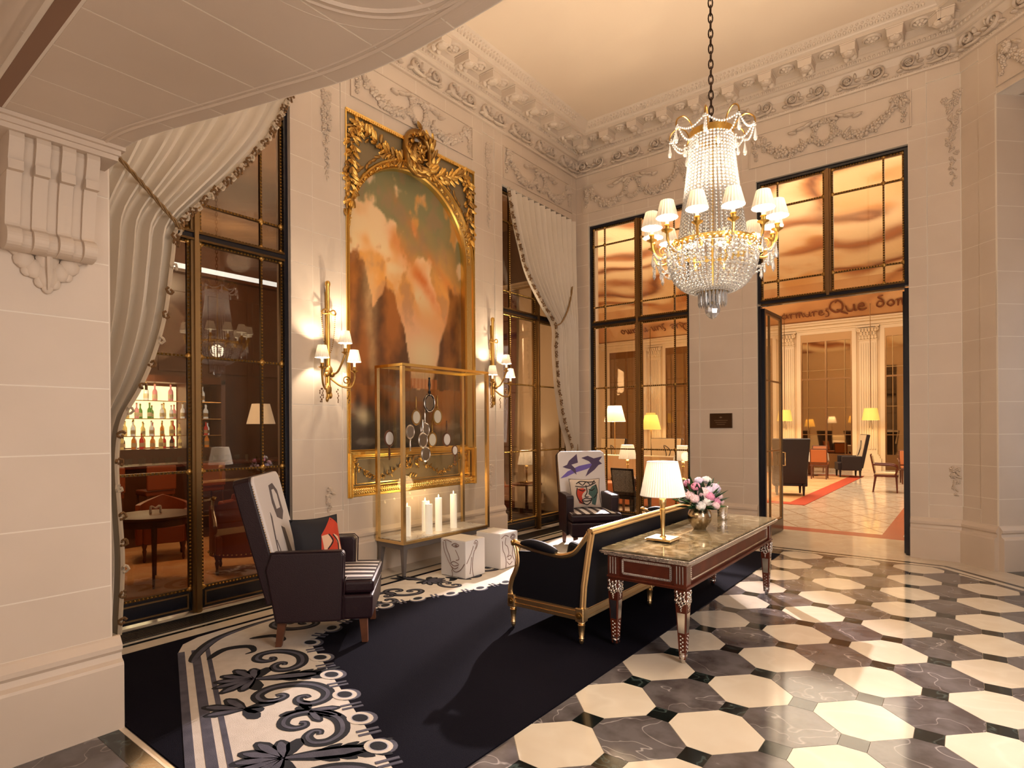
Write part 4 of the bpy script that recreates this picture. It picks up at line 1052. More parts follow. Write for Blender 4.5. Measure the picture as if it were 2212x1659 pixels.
for sx, yy_ in [(x, y) for x in (-0.325,0.325) for y in (-HL,0.0,HL)]:
    l = ob('leg', MB().lathe([(0.010,0.012),(0.014,0.02),(0.019,0.03),(0.016,0.045),(0.021,0.05),(0.021,0.055),(0.017,0.06),(0.026,0.145),(0.029,0.155),(0.022,0.162),(0.03,0.172),(0.026,0.182)], 12, (sx,yy_,0)), GI, sf, True)
    ob('block', MB().box(sx-0.036,sx+0.036,yy_-0.036,yy_+0.036,0.18,0.285), GI, l, False, 0.005, 1)
    ob('rosette', MB(T(sx,yy_-0.036 if yy_ <= 0 else yy_+0.036,0.232) @ RX(PI/2 if yy_ <= 0 else -PI/2)).lathe([(0.026,0),(0.026,0.004),(0.02,0.006),(0.01,0.005),(0.008,0.009),(0.001,0.010)], 10), MT['gilt_dark'], l, True)
ob('seat_base', MB().box(-0.305,0.30,-HL+0.02,HL-0.02,0.22,0.34), NV, sf)
for k in range(3):
    a = -HL+0.04+k*(2*HL-0.08)/3
    ob('seat_cushion', MB().box(-0.30,0.24,a+0.004,a+(2*HL-0.08)/3-0.004,0.34,0.46), NV, sf, False, 0.03, 3)
    b_ = T(0.20,0,0.42) @ RY(math.radians(12))
    ob('back_cushion', MB(b_).box(-0.10,0.06,a+0.006,a+(2*HL-0.08)/3-0.006,0,0.33), NV, sf, False, 0.04, 3)
P = [(0.305,0.27),(0.345,0.27),(0.375,0.55),(0.425,0.85),(0.385,0.85),(0.335,0.55)]; n = len(P)
v = [(x,-HL,z) for x,z in P]+[(x,HL,z) for x,z in P]
ob('backrest', MB().add(v, [tuple(range(n)), tuple(reversed(range(n,2*n)))]+[(i,(i+1) % n,n+(i+1) % n,n+i) for i in range(n)]), NV, sf)
ob('top_rail', MB().tube([(0.415,-HL-0.02,0.868),(0.415,HL+0.02,0.868)], 0.026, 8).tube([(0.436,-HL-0.02,0.855),(0.436,HL+0.02,0.855)], 0.011, 6).tube([(0.392,-HL-0.02,0.862),(0.392,HL+0.02,0.862)], 0.011, 6), GI, sf, True)

# ================================================================= console table
tb = empty('console_table', (-1.85,5.0,0)); tag(tb, 'mahogany console table with silver mounts and marble top', 'table')
MH, SV = MT['mahogany'], MT['silver']
ob('marble_top', MB().box(-0.335,0.335,-1.125,1.125,0.728,0.742), MT['marble_top'], tb, False, 0.003, 1)
ob('top_moulding', MB().box(-0.35,0.35,-1.14,1.14,0.714,0.728).box(-0.343,0.343,-1.133,1.133,0.704,0.714).box(-0.325,0.325,-1.115,1.115,0.69,0.704), MT['silver_wrought'], tb, False, 0.004, 2)
ap = ob('apron', MB().box(-0.285,0.285,-1.075,1.075,0.54,0.69), MH, tb)
ob('apron_moulding', MB().box(-0.31,0.31,-1.10,1.10,0.525,0.54).box(-0.30,0.30,-1.09,1.09,0.512,0.525), MH, tb, False, 0.004, 2)
for sx in (-1, 1):
    for sy in (-1, 1):
        cbk = ob('corner_block', MB().box(min(sx*0.215,sx*0.302),max(sx*0.215,sx*0.302),min(sy*1.005,sy*1.092),max(sy*1.005,sy*1.092),0.54,0.69), MH, tb)
        fl_ = MB()
        for d in (-0.022,0,0.022):
            fl_.box(sx*0.258+d-0.004,sx*0.258+d+0.004,min(sy*1.09,sy*1.096),max(sy*1.09,sy*1.096),0.555,0.678)
            fl_.box(min(sx*0.30,sx*0.306),max(sx*0.30,sx*0.306),sy*1.048+d-0.004,sy*1.048+d+0.004,0.555,0.678)
        ob('flutes', fl_, SV, cbk)
def beads_rect(mb, P0, U, V, w, h, n0):
    # beaded border on a face: rectangle w x h from P0 along U, V
    U, V, P0 = Vector(U), Vector(V), Vector(P0); N = U.cross(V)
    def bar(a, b):
        d = (b-a).normalized(); s_ = N.cross(d)*0.008; o = N*0.004
        mb.add([a-s_, b-s_, b+s_, a+s_, a-s_+o, b-s_+o, b+s_+o, a+s_+o], [(3,2,1,0),(4,5,6,7),(0,1,5,4),(1,2,6,5),(2,3,7,6),(3,0,4,7)])
        n = int((b-a).length/0.014)
        for k in range(n): mb.octa(tuple(a+(b-a)*((k+0.5)/n)+o), 0.0065)
    c = [P0, P0+U*w, P0+U*w+V*h, P0+V*h]
    for i in range(4): bar(c[i], c[(i+1) % 4])
bd = MB(); beads_rect(bd, (-0.185,-1.0765,0.565), (1,0,0), (0,0,1), 0.37, 0.10, 0); ob('beaded_border', bd, SV, ap)
bd = MB(); beads_rect(bd, (0.185,1.0765,0.565), (-1,0,0), (0,0,1), 0.37, 0.10, 0); ob('beaded_border', bd, SV, ap)
bd = MB(); beads_rect(bd, (0.2865,-0.97,0.565), (0,1,0), (0,0,1), 1.94, 0.10, 0); ob('beaded_border', bd, SV, ap)
bd = MB(); beads_rect(bd, (-0.2865,0.97,0.565), (0,-1,0), (0,0,1), 1.94, 0.10, 0); ob('beaded_border', bd, SV, ap)
for sx in (-1, 1):
    for sy in (-1, 1):
        c = (sx*0.262, sy*1.05)
        lg = ob('leg', MB().frus(c, 0.03, 0.512, 0.022, 0.022, 0.045, 0.045), MH, tb, False, 0.002, 1)
        mt = MB(); rnd = random.Random(sx*3+sy)
        for fx, fy in ((1,0),(-1,0),(0,1),(0,-1)):
            for k, (du, dz, r) in enumerate(((-0.028,0.495,0.014),(0.028,0.495,0.014),(0,0.485,0.014),(-0.022,0.465,0.016),(0.022,0.465,0.016),(0,0.45,0.018),(-0.03,0.435,0.016),(0.03,0.435,0.016),(-0.012,0.42,0.015),(0.012,0.42,0.015),(0,0.395,0.014),(0,0.375,0.010))):
                h_ = 0.022+0.023*(dz-0.03)/0.482
                p = (c[0]+fx*h_+fy*du, c[1]+fy*h_+fx*du, dz)
                mt.ball(p, r, 6, 4, (0.7,0.7,1.3))
        ob('leaf_mount', mt, SV, lg, True)
        pnl = MB(); fg = MB()
        for fx, fy in ((1,0),(-1,0),(0,1),(0,-1)):
            h0, h1 = 0.022+0.023*(0.22-0.03)/0.482, 0.022+0.023*(0.36-0.03)/0.482
            if fx: pnl.add([(c[0]+fx*(h0+0.002),c[1]-h0*0.72,0.215),(c[0]+fx*(h0+0.002),c[1]+h0*0.72,0.215),(c[0]+fx*(h1+0.002),c[1]+h1*0.74,0.355),(c[0]+fx*(h1+0.002),c[1]-h1*0.74,0.355)],[(0,1,2,3)])
            else: pnl.add([(c[0]-h0*0.72,c[1]+fy*(h0+0.002),0.215),(c[0]+h0*0.72,c[1]+fy*(h0+0.002),0.215),(c[0]+h1*0.74,c[1]+fy*(h1+0.002),0.355),(c[0]-h1*0.74,c[1]+fy*(h1+0.002),0.355)],[(0,1,2,3)])
            for k in range(9):
                z = 0.085+0.0135*k; h_ = 0.022+0.023*(z-0.03)/0.482; du = 0.008*(-1)**k
                fg.ball((c[0]+fx*h_+fy*du, c[1]+fy*h_+fx*du, z), 0.0075, 5, 4)
        ob('plate', pnl, MT['silver'], lg); ob('filigree', fg, SV, lg, True)
        ob('foot', MB().lathe([(0.014,0.0095 if sx < 0 else 0.001),(0.02,0.02),(0.030,0.05),(0.030,0.062),(0.026,0.066),(0.030,0.07),(0.030,0.078)], 12, (c[0],c[1],0)), MT['silver_wrought'], lg, True)

# ================================================================= lamps
def pleat(mb, r0, z0, r1, z1, n, c=(0,0,0), amp=0.02, rows=4):
    vs_ = []
    for j in range(rows+1):
        t_ = j/rows; r = lerp(r0, r1, t_); z = lerp(z0, z1, t_)
        for k in range(n):
            a = 2*PI*k/n; rr = r*(1+(amp if k % 2 else -amp))
            vs_.append((c[0]+rr*math.cos(a), c[1]+rr*math.sin(a), c[2]+z))
    fs = [(j*n+k, j*n+(k+1) % n, (j+1)*n+(k+1) % n, (j+1)*n+k) for j in range(rows) for k in range(n)]
    return mb.add(vs_, fs)
def table_lamp(name, loc, label, k=1.0, shade='shade_table', group=None):
    l = empty(name, loc); tag(l, label, 'lamp', group)
    ob('base', MB().box(-0.11*k,0.11*k,-0.11*k,0.11*k,0.012,0.022).box(-0.10*k,0.10*k,-0.10*k,0.10*k,0.022,0.028), MT['brass'], l, False, 0.003, 1)
    for sx in (-1,1):
        for sy in (-1,1): ob('foot', MB().ball((sx*0.09*k,sy*0.09*k,0.007),0.007,6,4), MT['brass'], l, True)
    ob('stem', MB().lathe([(0.03*k,0.028),(0.022*k,0.034),(0.014*k,0.05),(0.017*k,0.15*k),(0.020*k,0.22*k),(0.026*k,0.25*k),(0.018*k,0.255*k),(0.026*k,0.28*k),(0.030*k,0.33*k),(0.020*k,0.345*k),(0.026*k,0.355*k),(0.012*k,0.37*k),(0.008*k,0.50*k)], 12), MT['brass'], l, True)
    ob('bulb', MB().ball((0,0,0.44*k),0.03*k,8,6), MT['bulb'], l, True)
    sh = ob('shade', pleat(MB(), 0.172*k, 0.355*k, 0.118*k, 0.625*k, 96, amp=0.018), MT[shade], l, True)
    ob('shade_trim', MB().tube([(0.173*k*math.cos(2*PI*i/32),0.173*k*math.sin(2*PI*i/32),0.357*k) for i in range(32)],0.003,5,True).tube([(0.119*k*math.cos(2*PI*i/32),0.119*k*math.sin(2*PI*i/32),0.623*k) for i in range(32)],0.003,5,True), MT['petal_white'], sh, True)
    return l
TL = table_lamp('table_lamp', (-1.93,4.40,0.7425), 'brass table lamp with white pleated shade on the console table')
point('table_lamp_light', (-1.93,4.40,0.7425+0.50), 14, WARM, 0.03)

# ================================================================= flowers and cup
vz = empty('flower_vase', (-1.885,5.08,0.7425)); tag(vz, 'round metal vase of pink and white flowers on console table', 'vase')
ob('vase', MB().lathe([(0.052,0),(0.055,0.01),(0.075,0.03),(0.098,0.08),(0.103,0.12),(0.092,0.16),(0.070,0.185),(0.066,0.195),(0.082,0.215),(0.076,0.213),(0.06,0.195)], 28, cap=False), MT['vase_gold'], vz, True)
rnd = random.Random(5)
def bloom(r, m, c, tilt):
    mb = MB(T(*c) @ tilt)
    for ring, (nn, rr, zz, sz) in enumerate(((7,0.62,0.0,0.46),(6,0.42,0.18,0.42),(4,0.2,0.34,0.36))):
        for k in range(nn):
            a = 2*PI*k/nn+ring*0.5
            mb.ball((rr*r*math.cos(a), rr*r*math.sin(a), zz*r), sz*r, 6, 4, (0.45,0.9,1.0), RZ(a).to_3x3())
    mb.ball((0,0,0.3*r), 0.3*r, 6, 4)
    return ob('bloom', mb, MT[m], vz, True)
def dirm(d):
    return Vector(d).to_track_quat('Z','Y').to_matrix().to_4x4()
BL = [(-0.10,-0.05,0.30,'petal_blush',0.06),(0.0,-0.09,0.33,'petal_blush',0.065),(0.07,-0.06,0.34,'petal_lilac',0.065),(-0.06,-0.08,0.38,'petal_pink',0.05),(0.13,-0.02,0.36,'petal_lilac',0.06),(0.03,-0.11,0.26,'petal_white',0.06),(-0.03,-0.12,0.22,'petal_white',0.055),(0.05,-0.12,0.30,'petal_pink',0.05),(0.16,0.0,0.29,'petal_blush',0.055),(0.12,-0.07,0.25,'petal_pink',0.05),(0.19,0.03,0.24,'petal_blush',0.045),(-0.14,0.0,0.26,'petal_white',0.055),(0.0,0.02,0.42,'petal_lilac',0.05),(0.08,0.05,0.42,'petal_white',0.055),(-0.09,0.04,0.40,'petal_pink',0.05),(0.02,0.12,0.34,'petal_blush',0.06),(0.11,0.12,0.30,'petal_white',0.055),(-0.10,0.10,0.30,'petal_lilac',0.055),(0.10,-0.12,0.22,'petal_blush',0.045),(-0.08,-0.12,0.28,'petal_blush',0.05)]
RR = Matrix.Rotation(math.radians(38), 3, 'Z')
for x, y, z, m, r in BL:
    p = RR @ Vector((x,y,z)); bloom(r, m, p, dirm((p.x, p.y, 0.22)))
for k in range(60):
    a = rnd.uniform(0, 2*PI); e = rnd.uniform(-0.05, 1.2); L = rnd.uniform(0.22,0.30) if e > 0.3 else rnd.uniform(0.2,0.26)
    d = Vector((math.cos(a)*math.cos(e), math.sin(a)*math.cos(e), math.sin(e))); base = Vector((0,0,0.20)); tip = base+d*L
    mid = base+d*L*0.55; ww = Vector((-math.sin(a), math.cos(a), 0))*rnd.uniform(0.022,0.04); up = d.cross(ww).normalized()*0.006
    q0 = base+d*L*0.3
    mb = MB().add([q0, mid+ww*0.8-up, mid+up, mid-ww*0.8-up, (mid+tip)/2+ww*0.7-up, (mid+tip)/2+up, (mid+tip)/2-ww*0.7-up, tip], [(0,1,2),(0,2,3),(1,4,5,2),(2,5,6,3),(4,7,5),(5,7,6)])
    mb.tube([base+d*0.02, q0], 0.003, 4)
    ob('leaf', mb, MT['leaf'] if rnd.random() < 0.6 else MT['leaf_dark'], vz)
cu = empty('silver_cup', (-1.90,5.72,0.7425)); tag(cu, 'small hammered silver cup beside the flower vase', 'cup')
ob('body', MB().lathe([(0.046,0),(0.048,0.004),(0.044,0.05),(0.048,0.10),(0.056,0.125),(0.052,0.124),(0.044,0.10),(0.040,0.02)], 24, cap=False).lathe([(0.0005,0.002),(0.046,0.002)],24,cap=False), MT['silver_wrought'], cu, True)
ob('rim', MB().tube([(0.054*math.cos(2*PI*i/28),0.054*math.sin(2*PI*i/28),0.125) for i in range(28)],0.003,5,True), MT['silver'], cu, True)

# ================================================================= painted cube stools
def stool(loc, rz, label, sx, sy, h, lines, pale=False):
    s_ = empty('cube_stool', loc, rz); tag(s_, label, 'stool', 'white cube stools with drawn faces')
    ob('body', MB().box(-sx,sx,-sy,sy,0,h), MT['stool_white'], s_, False, 0.006, 2)
    ob('seat_slab', MB().box(-sx+0.004,sx-0.004,-sy+0.004,sy-0.004,h,h+0.004), MT['stool_pale'], s_)
    mb = MB()
    for face, P in lines:
        Q = spline(P, 4)
        # face 'f': the +x side, 's': the -y side; coordinates along the face and up
        if face == 's': mb.tube([(-sx+2*sx*a, -sy-0.001, h*b) for a, b in Q], 0.0042, 4)
        else: mb.tube([(sx+0.001, -sy+2*sy*a, h*b) for a, b in Q], 0.0042, 4)
    ob('drawn_face', mb, MT['sepia'], s_, True)
F1 = [('s',[(0.12,0.95),(0.25,0.98),(0.45,0.94)]),('s',[(0.10,0.92),(0.14,0.70),(0.25,0.50),(0.38,0.32),(0.50,0.20)]),('s',[(0.20,0.95),(0.24,0.75),(0.36,0.55),(0.40,0.40)]),('s',[(0.45,0.86),(0.58,0.92),(0.74,0.88),(0.62,0.82),(0.45,0.86)]),('s',[(0.58,0.86),(0.62,0.88),(0.66,0.86),(0.62,0.84),(0.58,0.86)]),('s',[(0.60,0.74),(0.70,0.60),(0.74,0.50),(0.62,0.46)]),('s',[(0.40,0.36),(0.52,0.42),(0.64,0.40),(0.74,0.36)]),('s',[(0.40,0.36),(0.54,0.30),(0.72,0.34)]),('s',[(0.42,0.28),(0.56,0.22),(0.70,0.28)]),('s',[(0.46,0.20),(0.60,0.14),(0.80,0.22),(0.96,0.40)]),('s',[(0.44,0.18),(0.48,0.06),(0.46,0.0)]),
      ('f',[(0.05,0.40),(0.25,0.62),(0.40,0.84)]),('f',[(0.42,0.90),(0.52,0.98),(0.62,0.92),(0.56,0.78),(0.44,0.70)]),('f',[(0.46,0.88),(0.54,0.92),(0.54,0.82),(0.48,0.76)]),('f',[(0.44,0.70),(0.36,0.48),(0.34,0.20),(0.40,0.0)]),('f',[(0.30,0.55),(0.26,0.30),(0.22,0.10)])]
F2 = [('f',[(0.05,0.88),(0.25,0.95),(0.45,0.90)]),('f',[(0.55,0.86),(0.70,0.94),(0.85,0.86),(0.70,0.78),(0.55,0.86)]),('f',[(0.62,0.86),(0.70,0.90),(0.78,0.86),(0.70,0.82),(0.62,0.86)]),('f',[(0.30,0.88),(0.26,0.70),(0.40,0.60),(0.46,0.40),(0.34,0.30)]),('f',[(0.60,0.76),(0.70,0.55),(0.66,0.35),(0.80,0.15),(0.82,0.0)]),('f',[(0.10,0.80),(0.12,0.55),(0.22,0.42),(0.30,0.22),(0.28,0.0)]),('f',[(0.40,0.30),(0.54,0.34),(0.62,0.28),(0.50,0.22),(0.40,0.26)]),('f',[(0.36,0.18),(0.50,0.08),(0.66,0.14)])]
stool((-4.48,4.83,0.0155), 0.0, 'white cube stool with drawn face, nearer one before display case', 0.185, 0.16, 0.40, F1)
stool((-4.44,5.38,0.0155), 0.0, 'white cube stool with drawn face, half hidden behind nearer stool', 0.185, 0.16, 0.40, F2)
from mathutils import noise as NZ
def nz(x, y, s=1.0, o=4): return NZ.fractal(Vector((x*s, y*s, 3.7)), 1.0, 2.0, o)
def mixc(a, b, t):
    t = max(0.0, min(1.0, t)); return tuple(p+(r-p)*t for p, r in zip(a, b))
def sst(a, b, x):
    t = max(0.0, min(1.0, (x-a)/(b-a))); return t*t*(3-2*t)
def painted(name, mb, cols, m, parent, smooth=False):
    me = bpy.data.meshes.new(name); me.from_pydata(mb.v, [], mb.f)
    ca = me.color_attributes.new('paint', 'FLOAT_COLOR', 'POINT')
    ca.data.foreach_set('color', [x for c in cols for x in (*c, 1.0)])
    me.materials.append(m)
    return link(name, me, parent)
# ================================================================= the great painting
pt = tag(empty('framed_painting', (-5.45,5.075,0.87)), 'arched landscape painting in a tall carved gilt frame', 'painting')
PF = frame((-0.155,0,-0.87), (0,1,0), (1,0,0))        # u = offset from the middle, v = height, w = out of the wall
G, GD_, GB_ = MT['gilt'], MT['gilt_dark'], MT['gilt_bright']
HW, Z0, Z1, ZS = 1.055, 0.87, 5.18, 3.89
def sr(r, g, b): return tuple(((x/255)**2.2)*1.35 for x in (r,g,b))
def landscape(u, v):
    n1 = nz(u*1.6, v*2.4, 1.6); n2 = nz(u*4+9, v*4.5, 1.7, 5); n3 = nz(u*11+4, v*11, 2.0, 4)
    top = sr(122,116,80); gold = sr(205,142,70); rose = sr(212,158,116); pale = sr(236,196,150); rust = sr(196,108,48)
    c = mixc(rose, gold, sst(0.36,0.60,v+0.10*n1)); c = mixc(c, top, sst(0.60,0.86,v+0.16*n1+0.10*(u-0.4)))
    # lit cloud bank rising to the left, streaks to the right
    cl_ = sst(-0.05,0.25,n2+0.55*math.exp(-((v-0.70+0.45*(u-0.3))/0.13)**2)-0.28)
    c = mixc(c, mixc(gold, pale, sst(0.0,0.5,n1+0.3)), 0.75*cl_*sst(0.45,0.58,v))
    st = math.exp(-((v-0.93+0.50*u)/0.045)**2)+0.7*math.exp(-((v-1.08+0.52*u)/0.03)**2)
    c = mixc(c, rust, min(1,0.75*st*(0.6+n2))*sst(0.25,0.45,u))
    c = mixc(c, sr(150,112,84), 0.45*sst(0.05,0.4,-n2)*sst(0.38,0.5,v))
    c = mixc(c, pale, 0.75*math.exp(-((u-0.62)/0.17)**2-((v-0.34)/0.09)**2))
    jet = math.exp(-((u-0.19-0.008*math.sin(v*9))/(0.028+0.07*max(0,v-0.3)))**2)*sst(0.20,0.26,v)*(1-sst(0.60,0.72,v))
    # left wood: tall at the edge, stepping down to the avenue
    lt = interp([(0,0.64),(0.13,0.66),(0.2,0.50),(0.30,0.60),(0.36,0.56),(0.42,0.48),(0.46,0.42),(0.50,0.30),(0.53,0.20),(1,0.0)], u)+0.035*n2+0.02*n3
    d = sst(-0.008,0.012,lt-v)
    tc = mixc(sr(70,40,18), sr(150,88,36), 0.45+0.9*nz(u*5+2,v*5,1.5,5)+0.3*sst(0.35,0.6,v)-0.3*sst(0.3,0.5,u))
    c = mixc(c, tc, 0.93*d)
    ed = 0.70+0.17*sst(0.22,0.60,v)-0.03*n2; dr = sst(-0.012,0.015,u-ed)*sst(-0.008,0.015,0.62+0.03*n2+0.02*n3-v)
    c = mixc(c, mixc(sr(72,38,16), sr(138,86,38), 0.45+0.9*nz(u*6+5,v*6,1.5,5)), 0.93*dr)
    c = mixc(c, sr(196,160,112), 0.60*jet*(0.8+0.5*n3))
    if 0.50 < u < 0.74 and 0.225 < v < 0.262: c = mixc(c, sr(190,110,60), 0.6+0.25*math.sin(u*190))
    if v < 0.225+0.010*n2:
        g_ = mixc(sr(150,92,46), sr(62,52,44), sst(0.0,0.11,0.20-v+0.03*n2))
        g_ = mixc(g_, sr(112,100,84), 0.55*sst(0.1,0.45,nz(u*3,v*20,1.5)))
        for sx_, sv in ((0.08,0.17),(0.24,0.18),(0.30,0.16),(0.64,0.14),(0.17,0.13)):
            g_ = mixc(g_, sr(26,20,22), 0.85*math.exp(-((u-sx_)/0.035)**2-((v-sv)/0.04)**2))
        g_ = mixc(g_, sr(190,170,130), 0.55*math.exp(-((u-0.13)/0.05)**2-((v-0.12)/0.025)**2))
        g_ = mixc(g_, sr(196,116,52), 0.7*math.exp(-((u-0.78)/0.09)**2-((v-0.105)/0.03)**2))
        c = g_
    return tuple(min(0.9,x) for x in c)
mb = MB(PF); cols = []; NUx, NVx = 96, 190; ids = {}; vs_ = []; fs = []
CU, CZ0, CR = 0.965, 1.37, 0.965
def inside(u, z): return abs(u) <= CU and z >= CZ0 and (z <= ZS or u*u+(z-ZS)**2 <= CR*CR)
HH = ZS+CR-CZ0
for j in range(NVx+1):
    for i in range(NUx+1):
        u = -CU+2*CU*i/NUx; z = CZ0+HH*j/NVx
        ids[i,j] = len(vs_); vs_.append((u,z,0.012)); cols.append(landscape(i/NUx, j/NVx))
for j in range(NVx):
    for i in range(NUx):
        if inside(-CU+2*CU*(i+0.5)/NUx, CZ0+HH*(j+0.5)/NVx): fs.append((ids[i,j],ids[i+1,j],ids[i+1,j+1],ids[i,j+1]))
mb.add(vs_, fs)
painted('canvas', mb, cols, MT['oil_paint'], pt)
# splayed moulding: three bands from the canvas outwards, straight then round the arch
def outline(o, n=28):
    # half width HW-o, arch on top
    r = HW-o
    return [(-r,CZ0-0.0)] + [(-r,ZS)] + [(-r*math.cos(PI*k/n), ZS+r*math.sin(PI*k/n)) for k in range(1,n)] + [(r,ZS),(r,CZ0)]
def loft(o0, w0, o1, w1, m, name):
    A, B_ = outline(o0), outline(o1); n = len(A)
    v = [(u,z,w0) for u,z in A]+[(u,z,w1) for u,z in B_]
    return ob(name, MB(PF).add(v, [(i,i+1,n+i+1,n+i) for i in range(n-1)]), m, pt, True)
for o0, w0, o1, w1, m in ((0.0,0.02,0.0,0.155,G),(0.0,0.155,0.008,0.172,GB_),(0.008,0.172,0.026,0.170,G),(0.026,0.170,0.032,0.145,GB_),(0.032,0.145,0.078,0.095,GD_),(0.078,0.095,0.084,0.10,GB_),(0.084,0.10,0.095,0.075,G),(0.095,0.075,0.105,0.012,GB_)):
    loft(o0,w0,o1,w1,m,'frame_moulding')
# carved ornaments in the hollow of the arch
for k in range(25):
    a = PI*(k+0.5)/25; r = HW-0.055; c = Vector((-r*math.cos(a), ZS+r*math.sin(a), 0.125))
    M = PF @ T(*c) @ RZ(PI/2-a) 
    mo = MB(M @ S(0.9,0.62,0.5)); mo.ball((0,0,0),0.03,8,5)
    for q_ in range(4): mo.ball((0.032*math.cos(q_*PI/2+0.785),0.026*math.sin(q_*PI/2+0.785),0.0),0.018,6,4)
    mo.box(0.058,0.066,-0.042,0.042,-0.02,0.03)
    ob('carved_rosette', mo, GB_ if k % 3 == 1 else G, pt, True)
# outer fillet and spandrels
ob('outer_fillet', MB(PF).box(-HW-0.012,-HW,Z0,Z1,0.10,0.172).box(HW,HW+0.012,Z0,Z1,0.10,0.172).box(-HW-0.012,HW+0.012,Z1,Z1+0.02,0.10,0.18), GB_, pt)
ob('top_rope', MB(PF).box(-HW,HW,Z1-0.02,Z1,0.10,0.175), G, pt)
rp = MB(PF)
for k in range(70): rp.box(-HW+0.03*k+0.004,-HW+0.03*k+0.022,Z1-0.024,Z1-0.002,0.17,0.182)
o = ob('gadroon', rp, GB_, pt); o['kind'] = 'stuff'
for s in (-1, 1):
    P = [(s*HW,ZS),(s*HW,Z1-0.02),(0.0,Z1-0.02)]+[(s*(HW-0.004)*math.cos(a), ZS+(HW-0.004)*math.sin(a)) for a in [PI/2-PI/2*k/14 for k in range(15)]]
    ob('spandrel', MB(PF).prism(P, 0.10, 0.14), MT['spandrel'], pt)
rnd = random.Random(11)
LEAFM = ob('laurel_leaf', MB().ball((0,0.5,0.08), 0.5, 6, 4, (0.42,1.0,0.22)).ball((0,0.5,0.16),0.36,4,3,(0.2,1.1,0.2)), G, None, True)
LEAFD = ob('laurel_leaf', MB().ball((0,0.5,0.08), 0.5, 6, 4, (0.42,1.0,0.22)), GD_, None, True)
BERRY = ob('berry', MB().ball((0,0,0), 1.0, 6, 4), GD_, None, True)
PROTOS += [LEAFM, LEAFD, BERRY]
LNAME = ['laurel_leaf']
def leafat(u, z, a, L, w, m=None): inst(LNAME[0], m or rnd.choice((LEAFM,LEAFM,LEAFD)), PF @ T(u,z,w) @ RZ(a) @ RX(rnd.uniform(-0.2,0.5)) @ S(L), pt)
for s in (-1, 1):
    B1 = bez((s*0.22,4.92,0),(s*0.45,4.86,0),(s*0.66,5.02,0),(s*0.90,5.08,0),14)
    B2 = bez((s*0.90,5.08,0),(s*1.0,4.9,0),(s*0.98,4.6,0),(s*1.0,4.12,0),14)
    for Bz in (B1, B2):
        for k in range(len(Bz)-1):
            a = math.atan2(Bz[k+1][1]-Bz[k][1], Bz[k+1][0]-Bz[k][0])-PI/2
            for sg in (-1, 1, -1, 1):
                leafat(Bz[k][0]+rnd.uniform(-0.03,0.03), Bz[k][1]+rnd.uniform(-0.03,0.03), a+sg*rnd.uniform(0.3,1.3), rnd.uniform(0.10,0.15), 0.145)
            if k % 2: inst('berry', BERRY, PF @ T(Bz[k][0]+rnd.uniform(-0.03,0.03),Bz[k][1]+rnd.uniform(-0.03,0.03),0.16) @ S(0.014), pt)
    for k in range(5): leafat(s*0.90+rnd.uniform(-0.05,0.05), 5.05+rnd.uniform(-0.04,0.03), rnd.uniform(0,6), 0.10, 0.155)
    for k in range(16):
        a = lerp(0.18,1.25,k/15); r = HW+0.04; leafat(s*r*math.cos(a), ZS+r*math.sin(a), (a if s > 0 else PI-a)+rnd.uniform(-0.5,0.5), 0.10, 0.145, LEAFD)
# wreath crowning the arch
ob('wreath_ring', MB(PF).tube([(0.20*math.cos(2*PI*k/28), 5.06+0.24*math.sin(2*PI*k/28), 0.20) for k in range(28)], 0.06, 8, True), GD_, pt, True)
ob('wreath_boss', MB(PF).ball((0,5.06,0.155),0.135,12,8,(1,1.2,0.6)).tube([(0,4.80,0.15),(0.0,4.92,0.18)],[0.05,0.09],8), GD_, pt, True)
for k in range(46):
    a = 2*PI*k/46; r = 1.0+rnd.uniform(-0.2,0.25)
    inst('wreath_leaf', LEAFM if k % 3 else LEAFD, PF @ T(0.20*r*math.cos(a),5.06+0.24*r*math.sin(a),0.245+rnd.uniform(-0.02,0.03)) @ RZ(a+rnd.uniform(-0.6,0.6)) @ RX(rnd.uniform(0,0.6)) @ S(0.13), pt)
for k in range(22):
    inst('wreath_leaf', LEAFD if k % 2 else LEAFM, PF @ T(rnd.uniform(-0.08,0.08),5.06+rnd.uniform(-0.13,0.1),0.225) @ RZ(rnd.uniform(0,6)) @ RX(0.4) @ S(0.07), pt)
# lower panel with its swags
LNAME[0] = 'swag_leaf'
ob('sill_moulding', MB(PF).box(-HW,HW,1.335,1.385,0.012,0.10).box(-HW,HW,1.31,1.335,0.012,0.075).box(-HW,HW,1.385,1.40,0.012,0.07), G, pt, False, 0.006, 2)
ob('lower_panel', MB(PF).box(-HW,HW,0.98,1.31,0.012,0.03), MT['spandrel'], pt)
ob('panel_fillet', MB(PF).box(-HW+0.2,HW-0.2,1.285,1.295,0.03,0.04).box(-HW+0.2,HW-0.2,1.00,1.01,0.03,0.04).box(-HW+0.19,-HW+0.2,1.0,1.295,0.03,0.04).box(HW-0.2,HW-0.19,1.0,1.295,0.03,0.04), GB_, pt)
ob('frame_side', MB(PF).box(-HW,-HW+0.04,Z0,1.37,0.012,0.195).box(HW-0.04,HW,Z0,1.37,0.012,0.195).box(HW-0.09,HW-0.055,Z0+0.1,1.33,0.012,0.12), G, pt, False, 0.008, 2)
for s in (-1,1):
    ob('herm', MB(PF).frus((s*(HW-0.12),1.14),0.03,0.07,0.035,0.15,0.03,0.14).ball((s*(HW-0.12),1.22,0.07),0.04,8,6,(1,1.2,0.7)).ball((s*(HW-0.12),1.29,0.07),0.05,8,5,(1,0.6,0.7)).ball((s*(HW-0.12),1.13,0.06),0.035,8,5,(0.8,1.5,0.6)), G, pt, True)
